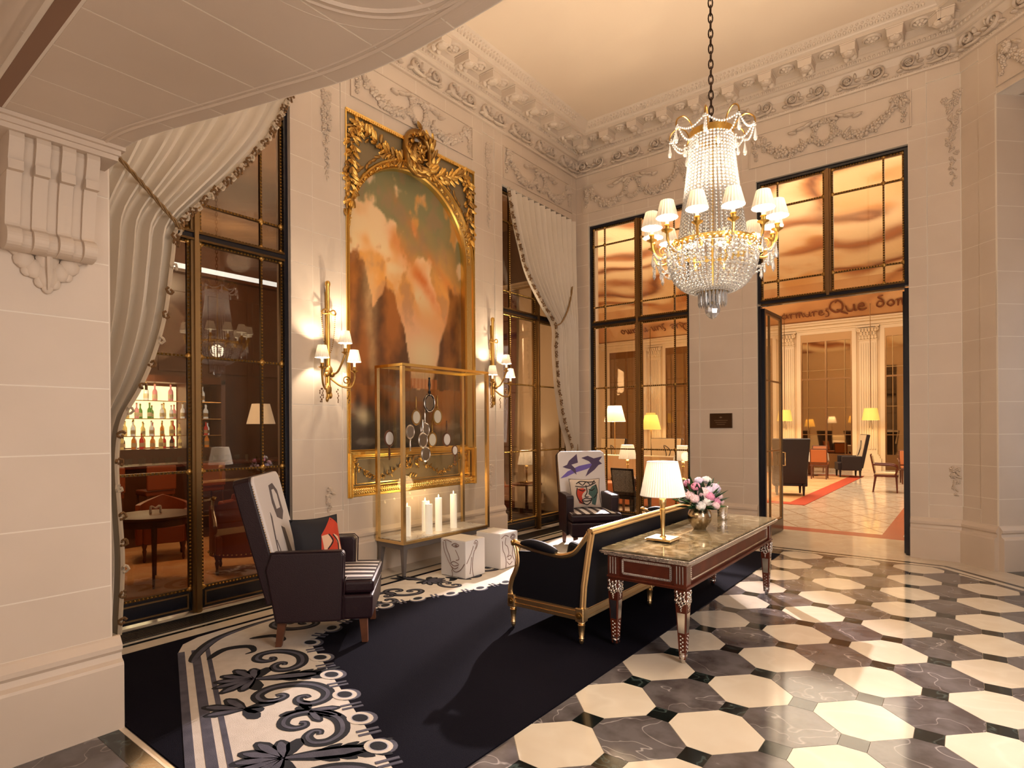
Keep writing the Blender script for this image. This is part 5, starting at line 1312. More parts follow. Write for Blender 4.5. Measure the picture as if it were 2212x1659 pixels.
for u0, u1 in ((-0.92,-0.12),(0.12,0.92)):
    for k in range(15):
        t_ = k/14; u = lerp(u0,u1,t_); z = 1.27-0.20*math.sin(PI*t_)
        for q_ in range(3): leafat(u+rnd.uniform(-0.015,0.015), z+rnd.uniform(-0.025,0.02), rnd.uniform(0,6), 0.05, 0.04)
        inst('berry', BERRY if k % 2 else BERRY, PF @ T(u,z,0.06) @ S(0.014), pt)
for k in range(16): leafat(rnd.uniform(-0.13,0.13), 1.22+rnd.uniform(-0.08,0.09), rnd.uniform(0,6), 0.08, 0.05)
for k in range(5):
    leafat(-0.08+0.04*k, 1.09-0.012*abs(k-2), rnd.uniform(2,4), 0.06, 0.04)
ob('base_torus', MB(PF).tube([(-HW,0.935,0.10),(HW,0.935,0.10)],0.045,10).box(-HW,HW,Z0,0.90,0.012,0.12).box(-HW,HW,0.965,0.985,0.012,0.09), G, pt, True)
br = MB(PF)
for k in range(64):
    u = -HW+0.033*(k+0.5)
    for sg in (-1,1): br.ball((u,0.935+sg*0.018,0.142),0.02,6,4,(1.4,0.6,0.4), RZ(sg*0.6).to_3x3())
o = ob('laurel_band', br, GB_, pt, True); o['kind'] = 'stuff'
mb = MB(); 

# ================================================================= glass display case
vc = empty('display_case', (-5.14,5.065,0)); tag(vc, 'brass framed glass display case on grey legs before the painting', 'display case')
dx, dy, zb, zt_ = 0.215, 0.71, 0.36, 2.36
PWm = MT['pewter']; BR_ = MT['brass']
for sx in (-1,1):
    for sy in (-1,1):
        x, y = sx*(dx-0.03), sy*(dy-0.03)
        ob('leg', MB().add([(x-0.015+0.02*sx,y-0.015+0.02*sy,0.0),(x+0.015+0.02*sx,y-0.015+0.02*sy,0.0),(x+0.015+0.02*sx,y+0.015+0.02*sy,0.0),(x-0.015+0.02*sx,y+0.015+0.02*sy,0.0),(x-0.028,y-0.028,0.30),(x+0.028,y-0.028,0.30),(x+0.028,y+0.028,0.30),(x-0.028,y+0.028,0.30)],[(3,2,1,0),(4,5,6,7),(0,1,5,4),(1,2,6,5),(2,3,7,6),(3,0,4,7)]), PWm, vc)
        ob('corner_bar', MB().box(sx*dx-0.02,sx*dx+0.02,sy*dy-0.02,sy*dy+0.02,zb+0.03,zt_-0.025), BR_, vc)
ob('stand', MB().box(-dx,dx,-dy,dy,0.30,zb), PWm, vc)
ob('base_frame', MB().box(-dx-0.02,dx+0.02,-dy-0.02,dy+0.02,zb,zb+0.03), BR_, vc)
ob('top_frame', MB().box(-dx-0.02,dx+0.02,-dy-0.02,-dy+0.02,zt_-0.03,zt_).box(-dx-0.02,dx+0.02,dy-0.02,dy+0.02,zt_-0.03,zt_).box(-dx-0.02,-dx+0.02,-dy+0.02,dy-0.02,zt_-0.03,zt_).box(dx-0.02,dx+0.02,-dy+0.02,dy-0.02,zt_-0.03,zt_), MT['gilt_bright'], vc)
ob('marble_floor', MB().box(-dx+0.014,dx-0.014,-dy+0.014,dy-0.014,zb+0.03,zb+0.036), MT['marble_white'], vc)
GV = MT['vitrine_glass']
for nm, b in (('front_pane',(dx-0.003,dx+0.003,-dy+0.014,dy-0.014)),('back_pane',(-dx-0.003,-dx+0.003,-dy+0.014,dy-0.014)),('side_pane',(-dx+0.014,dx-0.014,-dy-0.003,-dy+0.003)),('side_pane',(-dx+0.014,dx-0.014,dy-0.003,dy+0.003))):
    ob(nm, MB().box(*b,zb+0.03,zt_-0.025), GV, vc)
ob('top_pane', MB().box(-dx+0.014,dx-0.014,-dy+0.014,dy-0.014,zt_-0.012,zt_-0.006), GV, vc)
# candles
CN = ['leftmost','second from left','frontmost','fourth from left','rightmost']
for k, (x, y, h, r) in enumerate(((-5.16,4.62,0.34,0.042),(-5.24,4.98,0.36,0.040),(-5.05,4.86,0.35,0.044),(-5.10,5.07,0.40,0.042),(-5.10,5.33,0.42,0.042))):
    c = empty('pillar_candle', (x,y,zb+0.0362)); tag(c, 'lit white pillar candle in display case, %s of the five' % CN[k], 'candle', 'pillar candles in the display case')
    ob('wax', MB().lathe([(r,0),(r,h-0.01),(r*0.92,h),(r*0.75,h-0.006),(0.004,h-0.012)], 20), MT['wax'], c, True)
    ob('wick', MB().tube([(0,0,h-0.012),(0.001,0,h+0.012)],0.0015,4), MT['ink'], c)
    ob('flame', MB().lathe([(0.001,h+0.004),(0.006,h+0.014),(0.0045,h+0.028),(0.0005,h+0.042)], 8), MT['flame'], c, True)
point('candle_light', (-5.10,5.0,0.95), 6, (1.0,0.66,0.32), 0.10)
# hand mirrors hung in the case
def mirror(y, z, s, kind, up, label, x=-5.14):
    m = empty('hand_mirror', (x,y,z), math.radians(-12)); tag(m, label, 'mirror', 'hand mirrors hung in the display case')
    sg = 1 if up else -1
    fm = {'black':MT['lacquer'],'gold':MT['gilt_dark'],'silver':MT['silver'],'brown':MT['walnut']}[kind]
    gl = {'black':MT['mirror'],'gold':MT['pearl'],'silver':MT['mirror'],'brown':MT['petal_white']}[kind]
    M = frame((0,0,0),(0,1,0),(1,0,0)); n = 8 if kind == 'black' else 24
    E = lambda rx, ry: [(rx*math.cos(2*PI*(k+0.5)/n), ry*math.sin(2*PI*(k+0.5)/n)) for k in range(n)]
    ob('frame', MB(M).prism(E(0.058*s,0.082*s),-0.006,0.006), fm, m, False, 0.002, 1)
    ob('glass', MB(M).prism(E(0.042*s,0.064*s),0.006,0.008), gl, m)
    rim = MB(M).tube([(0.050*s*math.cos(2*PI*k/24),0.072*s*math.sin(2*PI*k/24),0.007) for k in range(24)],0.004*s,5,True)
    ob('rim', rim, MT['silver'] if kind == 'black' else fm, m, True)
    ob('handle', MB(M).tube([(0,sg*0.075*s,0),(0,sg*0.11*s,0),(0,sg*0.15*s,0),(0,sg*0.20*s,0)],[0.009*s,0.007*s,0.012*s,0.006*s],8).ball((0,sg*0.205*s,0),0.010*s,6,4).ball((0,sg*0.09*s,0),0.014*s,8,5), fm, m, True)
    ob('cord', MB().tube([(0,0,(0.20*s if up else 0.08*s)),(0,0,2.343-z)],0.0008,3), MT['silver'], m)
MR = [(4.93,1.94,1.25,'black',True,'black octagonal hand mirror, topmost in the display case'),(4.79,1.77,1.0,'gold',True,'gilt hand mirror with pale glass, left under the black octagonal one'),(5.06,1.78,1.05,'gold',True,'gilt hand mirror with pale glass, right under the black octagonal one'),(4.93,1.62,1.0,'silver',True,'silver hand mirror straight below the black octagonal one'),(4.62,1.60,0.9,'silver',False,'small silver hand mirror next to the case corner bar'),(4.38,1.53,1.0,'brown',False,'brown hand mirror with white glass at far left of case'),(4.82,1.50,1.0,'silver',True,'dark silver hand mirror left of the lowest one'),(5.05,1.50,1.0,'gold',True,'gilt hand mirror with cream oval glass, right of centre'),(5.22,1.50,0.95,'brown',True,'narrow brown hand mirror with white glass on the right'),(4.94,1.33,1.0,'silver',True,'lowest silver hand mirror in the display case'),(5.36,1.36,0.7,'brown',False,'smallest hand mirror near the right edge of the case')]
for k, a in enumerate(MR): mirror(a[0],a[1],a[2]*1.15,*a[3:], x=-5.18 if k % 2 else -5.10)

# ================================================================= wall sconces
def candle_arm(root, P, shade_r=0.066, k=1.0, name='arm', m=None, sh='shade_sconce'):
    # curved arm ending at P[-1]; cup, candle tube and shade above
    a = ob(name, MB().tube(spline(P, 5), 0.011*k, 7), m or MT['gilt_dark'], root, True)
    x, y, z = P[-1]
    ob('drip_pan', MB().lathe([(0.008*k,-0.02*k),(0.02*k,-0.006*k),(0.042*k,0.006*k),(0.044*k,0.01*k),(0.02*k,0.01*k),(0.018*k,0.04*k),(0.024*k,0.045*k),(0.022*k,0.05*k)], 12, (x,y,z)), m or MT['gilt_dark'], a, True)
    ob('candle_tube', MB().lathe([(0.014*k,0.045*k),(0.014*k,0.115*k)], 10, (x,y,z)), MT['candle_tube'], a, True)
    ob('bulb', MB().ball((x,y,z+0.15*k),0.018*k,6,5), MT['bulb'], a, True)
    ob('shade', pleat(MB(), shade_r, 0.105*k, shade_r*0.60, 0.235*k, 40, (x,y,z), 0.03, 2), MT[sh], a)
    return a
def sconce(y, label):
    s_ = empty('wall_sconce', (-5.45,y,1.96)); tag(s_, label, 'wall light', 'three armed gilt wall lights')
    D = MT['gilt_dark']
    ob('torch', MB().lathe([(0.012,0.0),(0.024,0.03),(0.020,0.08),(0.024,0.12),(0.022,0.55),(0.020,1.0),(0.022,1.20),(0.030,1.225),(0.026,1.25),(0.012,1.262)], 10, (0.04,0,0)), G, s_, True)
    ob('wall_plate', MB().box(0.0,0.02,-0.012,0.012,0.15,1.15), D, s_)
    bw = MB()
    for s in (-1,1):
        bw.tube(spline([(0.06,0,0.92),(0.07,s*0.05,0.95),(0.06,s*0.085,0.92),(0.06,s*0.06,0.90),(0.06,0,0.92)],4),0.009,5)
    ob('bow', bw, D, s_, True)
    chn = MB()
    for s in (-1,1):
        for k in range(22):
            t_ = k/21; chn.ball((0.05, s*0.085*math.sqrt(1-t_**1.6) if t_ < 1 else 0, 0.92-0.44*t_),0.0075,5,4)
    ob('bead_chain', chn, D, s_, True)
    ob('acanthus', MB().ball((0.05,0,0.30),0.045,8,6,(0.8,1,1.4)).ball((0.06,0.035,0.26),0.03,7,5).ball((0.06,-0.035,0.26),0.03,7,5).ball((0.045,0.0,0.10),0.035,7,5,(0.8,1,1.8)).ball((0.05,0.02,0.04),0.025,6,4,(0.8,0.8,1.6)).ball((0.04,-0.015,0.0),0.022,6,4,(0.8,0.8,1.6)), D, s_, True)
    # left, middle (raised), right arms
    candle_arm(s_, [(0.05,-0.02,0.16),(0.10,-0.07,0.10),(0.14,-0.13,0.14),(0.15,-0.15,0.24),(0.16,-0.155,0.315)], 0.072)
    candle_arm(s_, [(0.05,0.02,0.26),(0.12,0.05,0.28),(0.17,0.07,0.36),(0.20,0.085,0.44),(0.21,0.095,0.485)], 0.072)
    candle_arm(s_, [(0.05,0.02,0.22),(0.12,0.10,0.14),(0.16,0.19,0.13),(0.17,0.235,0.20),(0.17,0.24,0.30)], 0.072)
    ob('scroll', MB().tube([(0.15,0.15+x,0.20+z) for x,z in spiral(0,0,0.055,0.012,-1.2,1.5,18)],0.007,5), D, s_, True)
    ds = MB(); rn = random.Random(3)
    for yy_ in (-0.12,-0.15,0.06,0.20):
        for k in range(7): ds.ball((0.12,yy_+rn.uniform(-0.015,0.015),0.10-0.022*k),0.008,5,4,(1,0.7,1.5))
    o = ob('leaf_drops', ds, MT['bronze'], s_, True)
    for ax,ay,az in ((0.16,-0.155,0.315),(0.21,0.095,0.485),(0.17,0.24,0.30)): point('sconce_light', (-5.45+ax,y+ay,1.96+az+0.195), 16.0, WARM, 0.015)
sconce(3.745, 'gilt wall light with three lit shades left of the painting')
sconce(6.49, 'gilt wall light with three lit shades right of the painting')

# ================================================================= chandelier
ch = empty('chandelier', (-1.57,4.53,0)); tag(ch, 'large crystal chandelier with small lit shades hanging over the sofa', 'chandelier')
CR_ = MT['crystal']; GC = MT['gilt']
# chain
for k in range(44):
    z = 3.96+0.0592*k
    if z > 6.54: break
    pts = [(0.016*math.cos(a), 0, z+0.040*math.sin(a)) for a in [2*PI*i/10 for i in range(10)]]
    o = ob('chain_link', MB(RZ(PI/2*(k % 2)+0.5)).tube(pts, 0.0055, 5, True), MT['chain_dark'], ch, True) if k < 2 else inst('chain_link', LK[k % 2], T(0,0,0.0592*(k-(k % 2))), ch)
    if k == 0: LK = [o]
    elif k == 1: LK.append(o)
ob('ceiling_rose', MB().lathe([(0.02,6.48),(0.10,6.50),(0.16,6.535),(0.18,6.562)], 24), REL, ch, True)
ob('core_rod', MB().lathe([(0.012,2.72),(0.012,3.98)], 8), GC, ch, True)
# crown
zc = 3.86
def ring(r, z, t, h, name, m):
    return ob(name, MB().lathe([(r-t,z),(r,z),(r,z+h),(r-t,z+h),(r-t,z)], 40, cap=False), m, ch, True)
ring(0.165, zc, 0.012, 0.05, 'crown_ring', GC)
NA = 8
def strand(pts, r, mb, elong=1.0):
    # beads along a polyline
    L = [0.0]
    for a, b in zip(pts, pts[1:]): L.append(L[-1]+math.dist(a,b))
    n = max(2, int(L[-1]/(2.05*r*elong))); j = 0
    for k in range(n+1):
        d = L[-1]*k/n
        while j < len(L)-2 and L[j+1] < d: j += 1
        t_ = (d-L[j])/max(1e-9, L[j+1]-L[j]); mb.ball(tuple(lerp(p,q_,t_) for p,q_ in zip(pts[j],pts[j+1])), r, 5, 4)
def sag(a, b, d, n=12):
    return [tuple(lerp(p,q_,k/n) for p,q_ in zip(a,b))[:2]+(lerp(a[2],b[2],k/n)-d*math.sin(PI*k/n),) for k in range(n+1)]
def cyl(r, a, z): return (r*math.cos(a), r*math.sin(a), z)
def pendant(p, L, parent, r=0.016):
    x, y, z = p
    ob('crystal_drop', MB().octa((x,y,z-0.012),0.009).lathe([(0.002,-0.024),(r*0.45,-0.03-L*0.25),(r,-0.03-L*0.72),(r*0.7,-0.03-L*0.92),(0.001,-0.03-L)], 7, p), CR_, parent)
for k in range(NA):
    a = 2*PI*k/NA+0.2
    P = [cyl(0.16,a,zc+0.03), cyl(0.19,a,zc+0.10), cyl(0.25,a,zc+0.135), cyl(0.305,a,zc+0.10), cyl(0.315,a,zc+0.05)]
    cr = ob('crown_arm', MB().tube(spline(P,4),0.006,5), MT['gilt_dark'], ch, True)
    pendant(cyl(0.315,a,zc+0.045), 0.10, cr); 
    a2 = 2*PI*(k+1)/NA+0.2
    sw = MB(); strand(sag(cyl(0.31,a,zc+0.05),cyl(0.31,a2,zc+0.05),0.055), 0.009, sw); strand(sag(cyl(0.305,a,zc+0.06),cyl(0.17,a,zc-0.02),0.05),0.009,sw)
    o = ob('bead_swag', sw, CR_, ch, True)
    pendant(cyl(0.20,(a+a2)/2,zc-0.03), 0.075, cr)
# column of strands from the crown down to the gilt ring
NS = 40
for k in range(NS):
    a = 2*PI*k/NS; s_ = MB()
    pts = [cyl(lerp(0.155,0.255,t_**1.7)+0.012*math.sin(PI*t_), a, lerp(zc,3.03,t_)) for t_ in [i/14 for i in range(15)]]
    strand(pts, 0.0125, s_); ob('bead_strand', s_, CR_, ch, True)
ZR = 3.02
ring(0.325, ZR-0.025, 0.014, 0.05, 'gilt_ring', MT['gilt_bright'])
rg = MB()
for k in range(48): rg.ball(cyl(0.328,2*PI*k/48,ZR),0.012,6,4)
o = ob('ring_beads', rg, GC, ch, True)
for k in range(44):
    a = 2*PI*k/44; s_ = MB()
    pts = [cyl(lerp(0.255,0.315,t_), a, lerp(3.05,ZR+0.01,t_)) for t_ in (0,1)]
    pts += [cyl(0.318*math.cos(t_*1.32)**0.75+0.015, a, ZR-0.03-0.31*math.sin(t_*1.45)) for t_ in [i/10 for i in range(11)]]
    strand(pts, 0.014, s_); ob('basket_strand', s_, CR_, ch, True)
ring(0.115, 2.685, 0.03, 0.022, 'base_ring', GC)
ob('base_plate', MB().lathe([(0.01,2.68),(0.10,2.69),(0.11,2.70)], 24), GC, ch, True)
for k in range(22):
    a = 2*PI*k/22; p = cyl(0.10,a,2.69)
    ob('icicle_drop', MB().lathe([(0.003,0),(0.009,-0.03),(0.008,-0.10),(0.001,-0.125)], 5, p), CR_, ch)
for k in range(12):
    a = 2*PI*k/12; ob('icicle_drop', MB().lathe([(0.003,0),(0.008,-0.03),(0.007,-0.11),(0.001,-0.14)], 5, cyl(0.05,a,2.69)), CR_, ch)
bm_ = MB().lathe([(0.002,2.47),(0.028,2.482),(0.052,2.51),(0.060,2.54),(0.052,2.57),(0.028,2.598),(0.004,2.61)], 10).lathe([(0.003,2.60),(0.003,2.69)],5)
ob('crystal_ball', bm_, CR_, ch)
NB = 12; tips = []
for k in range(NB):
    a = 2*PI*k/NB+0.12; lo = 0.0 if k % 2 else 0.0
    P = [cyl(0.325,a,ZR-0.03), cyl(0.36,a,ZR-0.075), cyl(0.42,a,ZR-0.07), cyl(0.455,a,ZR-0.01), cyl(0.462,a,ZR+0.055)]
    ar = candle_arm(ch, P, 0.078, 0.95, 'candle_arm', GC, 'shade_small')
    ob('arm_scroll', MB().tube([cyl(0.37+x, a, ZR-0.02+z) for x,z in spiral(0,0,0.04,0.01,-1.5,1.3,14)],0.005,5), GC, ar, True)
    point('chandelier_light', (-1.57+0.462*math.cos(a),4.53+0.462*math.sin(a),ZR+0.055+0.19), 34.0, WARM, 0.015)
    tips.append(cyl(0.45,a,ZR-0.03)); pendant(cyl(0.455,a,ZR-0.02), 0.10, ar, 0.015)
    pendant(cyl(0.40,a,ZR-0.085), 0.085, ar, 0.013)
for k in range(NB):
    a, b = tips[k], tips[(k+1) % NB]; s_ = MB()
    strand(sag(a, b, 0.09), 0.010, s_); strand(sag(a, cyl(0.30,2*PI*k/NB+0.12,ZR-0.20), 0.05), 0.010, s_)
    ob('bead_swag', s_, CR_, ch, True)
    m_ = cyl(0.435,2*PI*(k+0.5)/NB+0.12,ZR-0.12); ob('crystal_drop', MB().lathe([(0.002,0),(0.008,-0.03),(0.014,-0.075),(0.001,-0.10)], 7, m_), CR_, ch)
point('chandelier_inner_light', (-1.57,4.53,2.90), 3, WARM, 0.10)

# ================================================================= swagged curtains
def curtain(label, edge, fixed, w0, folds, mirror_, rope, tassel=None, seed=1):
    c = empty('curtain', (-5.45,0,0)); tag(c, label, 'curtain', 'cream swagged curtains')
    F = frame((0,0,0),(0,1,0),(1,0,0))
    E = spline(edge, 6); E = [(u,z) for u,z in E]
    zs = [z for _,z in E]; zt0, zb0 = zs[0], zs[-1]
    def eu(z):
        for (u1,z1_),(u2,z2_) in zip(E,E[1:]):
            if z1_ >= z >= z2_: return lerp(u1,u2,(z1_-z)/max(1e-6,z1_-z2_))
        return E[-1][0]
    rn = random.Random(seed); ph = [rn.uniform(-0.35,0.35) for _ in range(folds+2)]
    NUc, NVc = folds*8+1, 60
    def f(s, t):
        z = lerp(zt0, zb0, t); ue = eu(z); u = lerp(fixed, ue, s)
        wid = abs(ue-fixed); fi = s*folds; k = int(min(fi,folds-1)); 
        A = 0.044+0.030*(1-min(1,wid/2.0))
        wv = math.sin(2*PI*fi+ph[k]*math.sin(PI*(fi-k))+1.2*t)
        sagz = -0.10*s*math.sin(PI*t)*(wid/1.8)
        return (u, z+sagz*0.0, w0+A*(wv)+0.05*s*math.sin(PI*t))
    ob('drape', MB(F).grid(f, NUc, NVc), MT['drape'], c, True)
    # fringe of small ruffles along the loose edge
    L = 0; last = E[0]; nx = 0; sg = 1 if mirror_ else -1; alt = 0
    for p in E[1:]:
        d = math.dist(p,last)
        while nx <= L+d:
            t_ = (nx-L)/d if d else 0; u, z = lerp(last[0],p[0],t_), lerp(last[1],p[1],t_)
            tv = (zt0-z)/max(1e-6,zt0-zb0); w_ = f(1.0, tv)[2]
            sp_ = [(u+sg*(-0.012)+x, z+y, w_+0.022+0.012*math.sin(4*q_)) for q_, (x,y) in enumerate(spiral(0,0,0.034,0.012,rn.uniform(0,6),0.9,7))]
            if sg < 0 and z < 3.25 and alt % 4: alt += 1; nx += 0.052; continue
            ob('fringe_curl', MB(F).tube(sp_, 0.011, 5), MT['fringe_brown'] if alt % 3 else MT['fringe_cream'], c, True)
            alt += 1; nx += 0.052
        L += d; last = p
    ob('edge_band', MB(F).tube([(u+sg*(-0.002),z,f(1.0,(zt0-z)/(zt0-zb0))[2]+0.006) for u,z in E],0.018,6), MT['fringe_cream'], c, True)
    R_ = spline(rope, 8); tw = MB(F)
    for ph_ in (0, 2*PI/3, 4*PI/3):
        tw.tube([(u+0.010*math.cos(k*0.9+ph_), z+0.010*math.sin(k*0.9+ph_)*0.6, w_+0.010*math.sin(k*0.9+ph_)) for k, (u,z,w_) in enumerate(R_)], 0.009, 5)
    ob('rope', tw, MT['rope'], c, True)
    if tassel:
        u, z, w_ = tassel
        ob('tassel', MB(F @ T(u,z,w_) @ RX(-PI/2)).lathe([(0.004,0.30),(0.01,0.16),(0.035,0.14),(0.04,0.10),(0.025,0.07),(0.05,0.05),(0.06,-0.12),(0.05,-0.13)], 14), MT['rope'], c, True)
    return c
curtain('cream swagged curtain tied back with rope beside foreground pier', [(3.34,5.12),(3.22,4.90),(3.02,4.47),(2.72,4.04),(2.42,3.68),(2.17,3.36),(2.12,3.08),(2.06,2.62),(1.97,2.26),(1.86,1.97),(1.74,1.72),(1.70,1.40),(1.72,1.0),(1.74,0.6),(1.72,0.05)], 1.22, 0.14, 9, False,
        [(1.60,3.86,0.26),(1.72,3.76,0.26),(1.90,3.60,0.25),(2.08,3.43,0.25),(2.20,3.32,0.24)], None, 2)
curtain('cream swagged curtain with tassel tie-back in far left corner', [(6.82,5.16),(6.90,4.78),(7.02,4.42),(7.22,3.98),(7.60,3.58),(7.93,3.28),(7.93,2.86),(8.00,2.25),(8.16,1.72),(8.30,1.47),(8.40,1.2),(8.38,0.9),(8.36,0.05)], 8.67, 0.08, 12, True,
        [(7.93,3.28,0.17),(8.10,3.36,0.17),(8.32,3.62,0.16),(8.50,3.98,0.12),(8.60,4.22,0.06)], (8.52,1.05,0.20), 5)
# ================================================================= the dining room beyond the doorway
RS, RL = MT['rest_stone'], MT['rest_stone_light']
DF = frame((0,25.0,0),(1,0,0),(0,-1,0))
wf = struct(ob('wall_dining_far', MB(DF).box(-14,6,0,7.2,-0.3,0), RS), 'cream far wall of the dining room with fluted pilasters')
struct(ob('wall_dining_left', MB().box(-14.3,-14.0,9.1,25.2,0,7.2), RS)); struct(ob('wall_dining_right', MB().box(5.0,5.3,9.1,25.2,0,7.2), RS))
struct(ob('wall_dining_near', MB().box(-14,-5.72,9.1,9.25,0,7.2).box(0.35,5.2,9.3,9.4,0,7.2).box(-5.72,0.35,9.1,9.2,6.1,7.2), RS))
struct(ob('wall_dining_door_jamb', MB().box(-5.72,-5.22,9.11,9.2,0,6.1).box(-3.42,-2.44,9.11,9.2,0,6.1).box(-0.60,0.35,9.11,9.2,0,6.1).box(-5.22,-3.42,9.11,9.2,5.12,6.1).box(-2.44,-0.60,9.11,9.2,5.16,6.1), RS))
# painted ceiling canvas
prof = [(9.2,6.15),(12,6.9),(15,7.1),(19,7.0),(22,6.75),(23.3,6.35),(24.2,5.85),(24.9,5.50)]
prof = spline(prof, 6)
def velum(x, t):
    y = t*16
    a = nz(x*0.22+1, y*0.20, 1.0, 3); b = nz(x*0.6+7, y*0.5, 1.0, 4); c_ = nz(x*0.25+30, y*0.25+4, 1.0, 2)
    w_ = 2.6*(0.45*x+0.9*y)+9.0*a+1.0*b
    fold = 0.5+0.5*math.sin(w_); fold = fold**2.2
    fine = 0.5+0.5*math.sin(2.7*w_+1.5*b)
    sw = sst(-0.45,0.10,c_)
    base = mixc((0.95,0.76,0.50), (0.80,0.46,0.19), sst(-0.25,0.45,b+0.6*a))
    c = mixc(base, (0.46,0.16,0.045), 0.97*fold*sw)
    c = mixc(c, (0.16,0.05,0.018), 0.85*sst(0.55,1.0,fold)*fine*sw)
    c = mixc(c, (0.98,0.80,0.52), 0.55*sst(0.6,1.0,1-fold)*sw)
    c = mixc(c, (0.30,0.14,0.09), 0.45*sst(0.22,0.5,nz(x*0.3+20,y*0.3,1.0,4)))
    if t > 0.86: c = mixc(c, (0.66,0.34,0.15), 0.65)
    return c
mb = MB(); cols = []; NX = 200
for j, (y, z) in enumerate(prof):
    for i in range(NX+1): pass
rows = 220; vs_ = []; fs = []
for j in range(rows+1):
    t = j/rows*(len(prof)-1); k = min(int(t), len(prof)-2); y = lerp(prof[k][0],prof[k+1][0],t-k); z = lerp(prof[k][1],prof[k+1][1],t-k)
    for i in range(NX+1):
        x = -14+19*i/NX; vs_.append((x,y,z)); cols.append(velum(x, (y-9.2)/15.7))
for j in range(rows):
    for i in range(NX): fs.append((j*(NX+1)+i,(j+1)*(NX+1)+i,(j+1)*(NX+1)+i+1,j*(NX+1)+i+1))
vl = struct(painted('ceiling_dining', MB().add(vs_, fs), cols, MT['velum_paint'], None), 'painted canvas ceiling of the dining room with orange drapery')
# handwriting on the lower slope of the canvas
GLY = {'a':([[(0.42,0.42),(0.2,0.5),(0.05,0.25),(0.18,0.02),(0.38,0.2),(0.44,0.48),(0.42,0.12),(0.55,0.05)]],0.55),'r':([[(0.0,0.4),(0.12,0.5),(0.12,0.0),(0.14,0.35),(0.3,0.5),(0.4,0.42)]],0.42),'m':([[(0.0,0.45),(0.1,0.48),(0.08,0.0),(0.12,0.35),(0.28,0.5),(0.3,0.0),(0.33,0.35),(0.5,0.5),(0.52,0.05),(0.62,0.05)]],0.66),'u':([[(0.0,0.48),(0.05,0.1),(0.2,0.0),(0.34,0.2),(0.38,0.48),(0.36,0.05),(0.48,0.04)]],0.5),'e':([[(0.05,0.25),(0.3,0.3),(0.26,0.5),(0.08,0.4),(0.06,0.1),(0.22,0.0),(0.4,0.12)]],0.42),'s':([[(0.34,0.6),(0.22,0.62),(0.14,0.45),(0.26,0.25),(0.22,-0.15),(0.0,-0.2)]],0.40),'Q':([[(0.45,0.95),(0.15,0.85),(0.0,0.45),(0.2,0.05),(0.5,0.15),(0.6,0.6),(0.45,0.9),(0.3,0.8)],[(0.3,0.25),(0.5,0.0),(0.75,-0.2)]],0.72),'d':([[(0.35,0.4),(0.15,0.48),(0.03,0.2),(0.18,0.0),(0.36,0.2),(0.34,0.55),(0.15,0.85),(0.4,0.95)]],0.5),'o':([[(0.2,0.5),(0.03,0.25),(0.18,0.0),(0.36,0.2),(0.28,0.46),(0.18,0.48)]],0.45),'n':([[(0.0,0.45),(0.1,0.48),(0.08,0.0),(0.12,0.35),(0.3,0.5),(0.32,0.05),(0.42,0.05)]],0.46),' ':([],0.35)}
def write(text, F, x0, z0, em, mat_, parent, flip=False):
    x = x0
    for chh in text:
        st, wd = GLY[chh]
        if st:
            mb = MB(F)
            for s_ in st:
                P = spline(s_, 5); mb.tube([(x+(p[0]*em), z0+em*p[1]+0.06*em*p[0], 0.0) for p in P], [em*(0.030+0.018*abs(math.sin(3*i/len(P)))) for i in range(len(P))], 5)
            o = ob('letter', mb, mat_, parent); o['kind'] = 'stuff'
        x += wd*em*(1.0)
    return x
tilt = math.atan2(24.2-23.3, 6.35-5.85)
def script_frame(x, y, z, sx=1):
    V = Vector((0,-0.86,0.51)).normalized(); U = Vector((sx,0,0)); N = U.cross(V)
    m = Matrix.Identity(4)
    for j in range(3): m[j][0] = U[j]; m[j][1] = V[j]; m[j][2] = N[j]; m[j][3] = (x,y,z)[j]
    return m
SFm = script_frame(0,24.42,5.66)
write('armures', SFm, -5.75, 0.1, 0.50, MT['script_ink'], vl); write('Que', SFm, -4.05, 0.14, 0.70, MT['script_ink'], vl); write('dom', SFm, -2.62, 0.2, 0.62, MT['script_ink'], vl)
# the verse runs on at the left, painted so that it reads upside down from here
SFl = script_frame(0,24.42,5.66) @ T(0,0.62,0) @ RZ(PI)
write('Que sun', SFl, 9.3, 0.05, 0.52, MT['script_ink'], vl); write('roamo', SFl, 11.2, 0.05, 0.52, MT['script_ink'], vl)
# entablature, pilasters, tall mirrored windows of the far wall
ob('entablature', MB(DF).box(-14,5,5.30,5.42,0,0.16).box(-14,5,5.42,5.50,0,0.28).box(-14,5,5.50,5.56,0,0.36).box(-14,5,5.24,5.30,0,0.10), RL, wf)
shaft = MB(); shaft.box(-0.28,0.28,0.55,4.72,0.0,0.07)
flut = MB()
for k in range(7): flut.box(-0.262+0.075*k,-0.262+0.075*k+0.042,0.75,4.62,0.07,0.105)
basem = MB().box(-0.40,0.40,0,0.42,0,0.16).box(-0.36,0.36,0.42,0.50,0,0.13).box(-0.32,0.32,0.50,0.56,0,0.10)
cap = MB(); rn = random.Random(4)
cap.box(-0.30,0.30,4.72,4.76,0,0.10).frus((0,4.98),0.0,0.12,0.27,0.22,0.26,0.20).box(-0.36,0.36,5.20,5.26,0,0.16)
for r_ in range(3):
    for k in range(6-r_ % 2):
        u = -0.25+0.5*(k+0.5*(r_ % 2))/5
        cap.ball((u,4.82+0.13*r_,0.12+0.02*r_),0.062,6,5,(0.8,1.2,0.7)).ball((u,4.88+0.13*r_,0.155+0.02*r_),0.035,6,4)
for s in (-1,1): cap.tube([(s*(0.30+x*0.5),5.12+y,0.16) for x,y in spiral(0,0,0.09,0.02,1.0,1.4,14,s)],0.022,5)
pro = [MB(DF), MB(DF), MB(DF), MB(DF)]
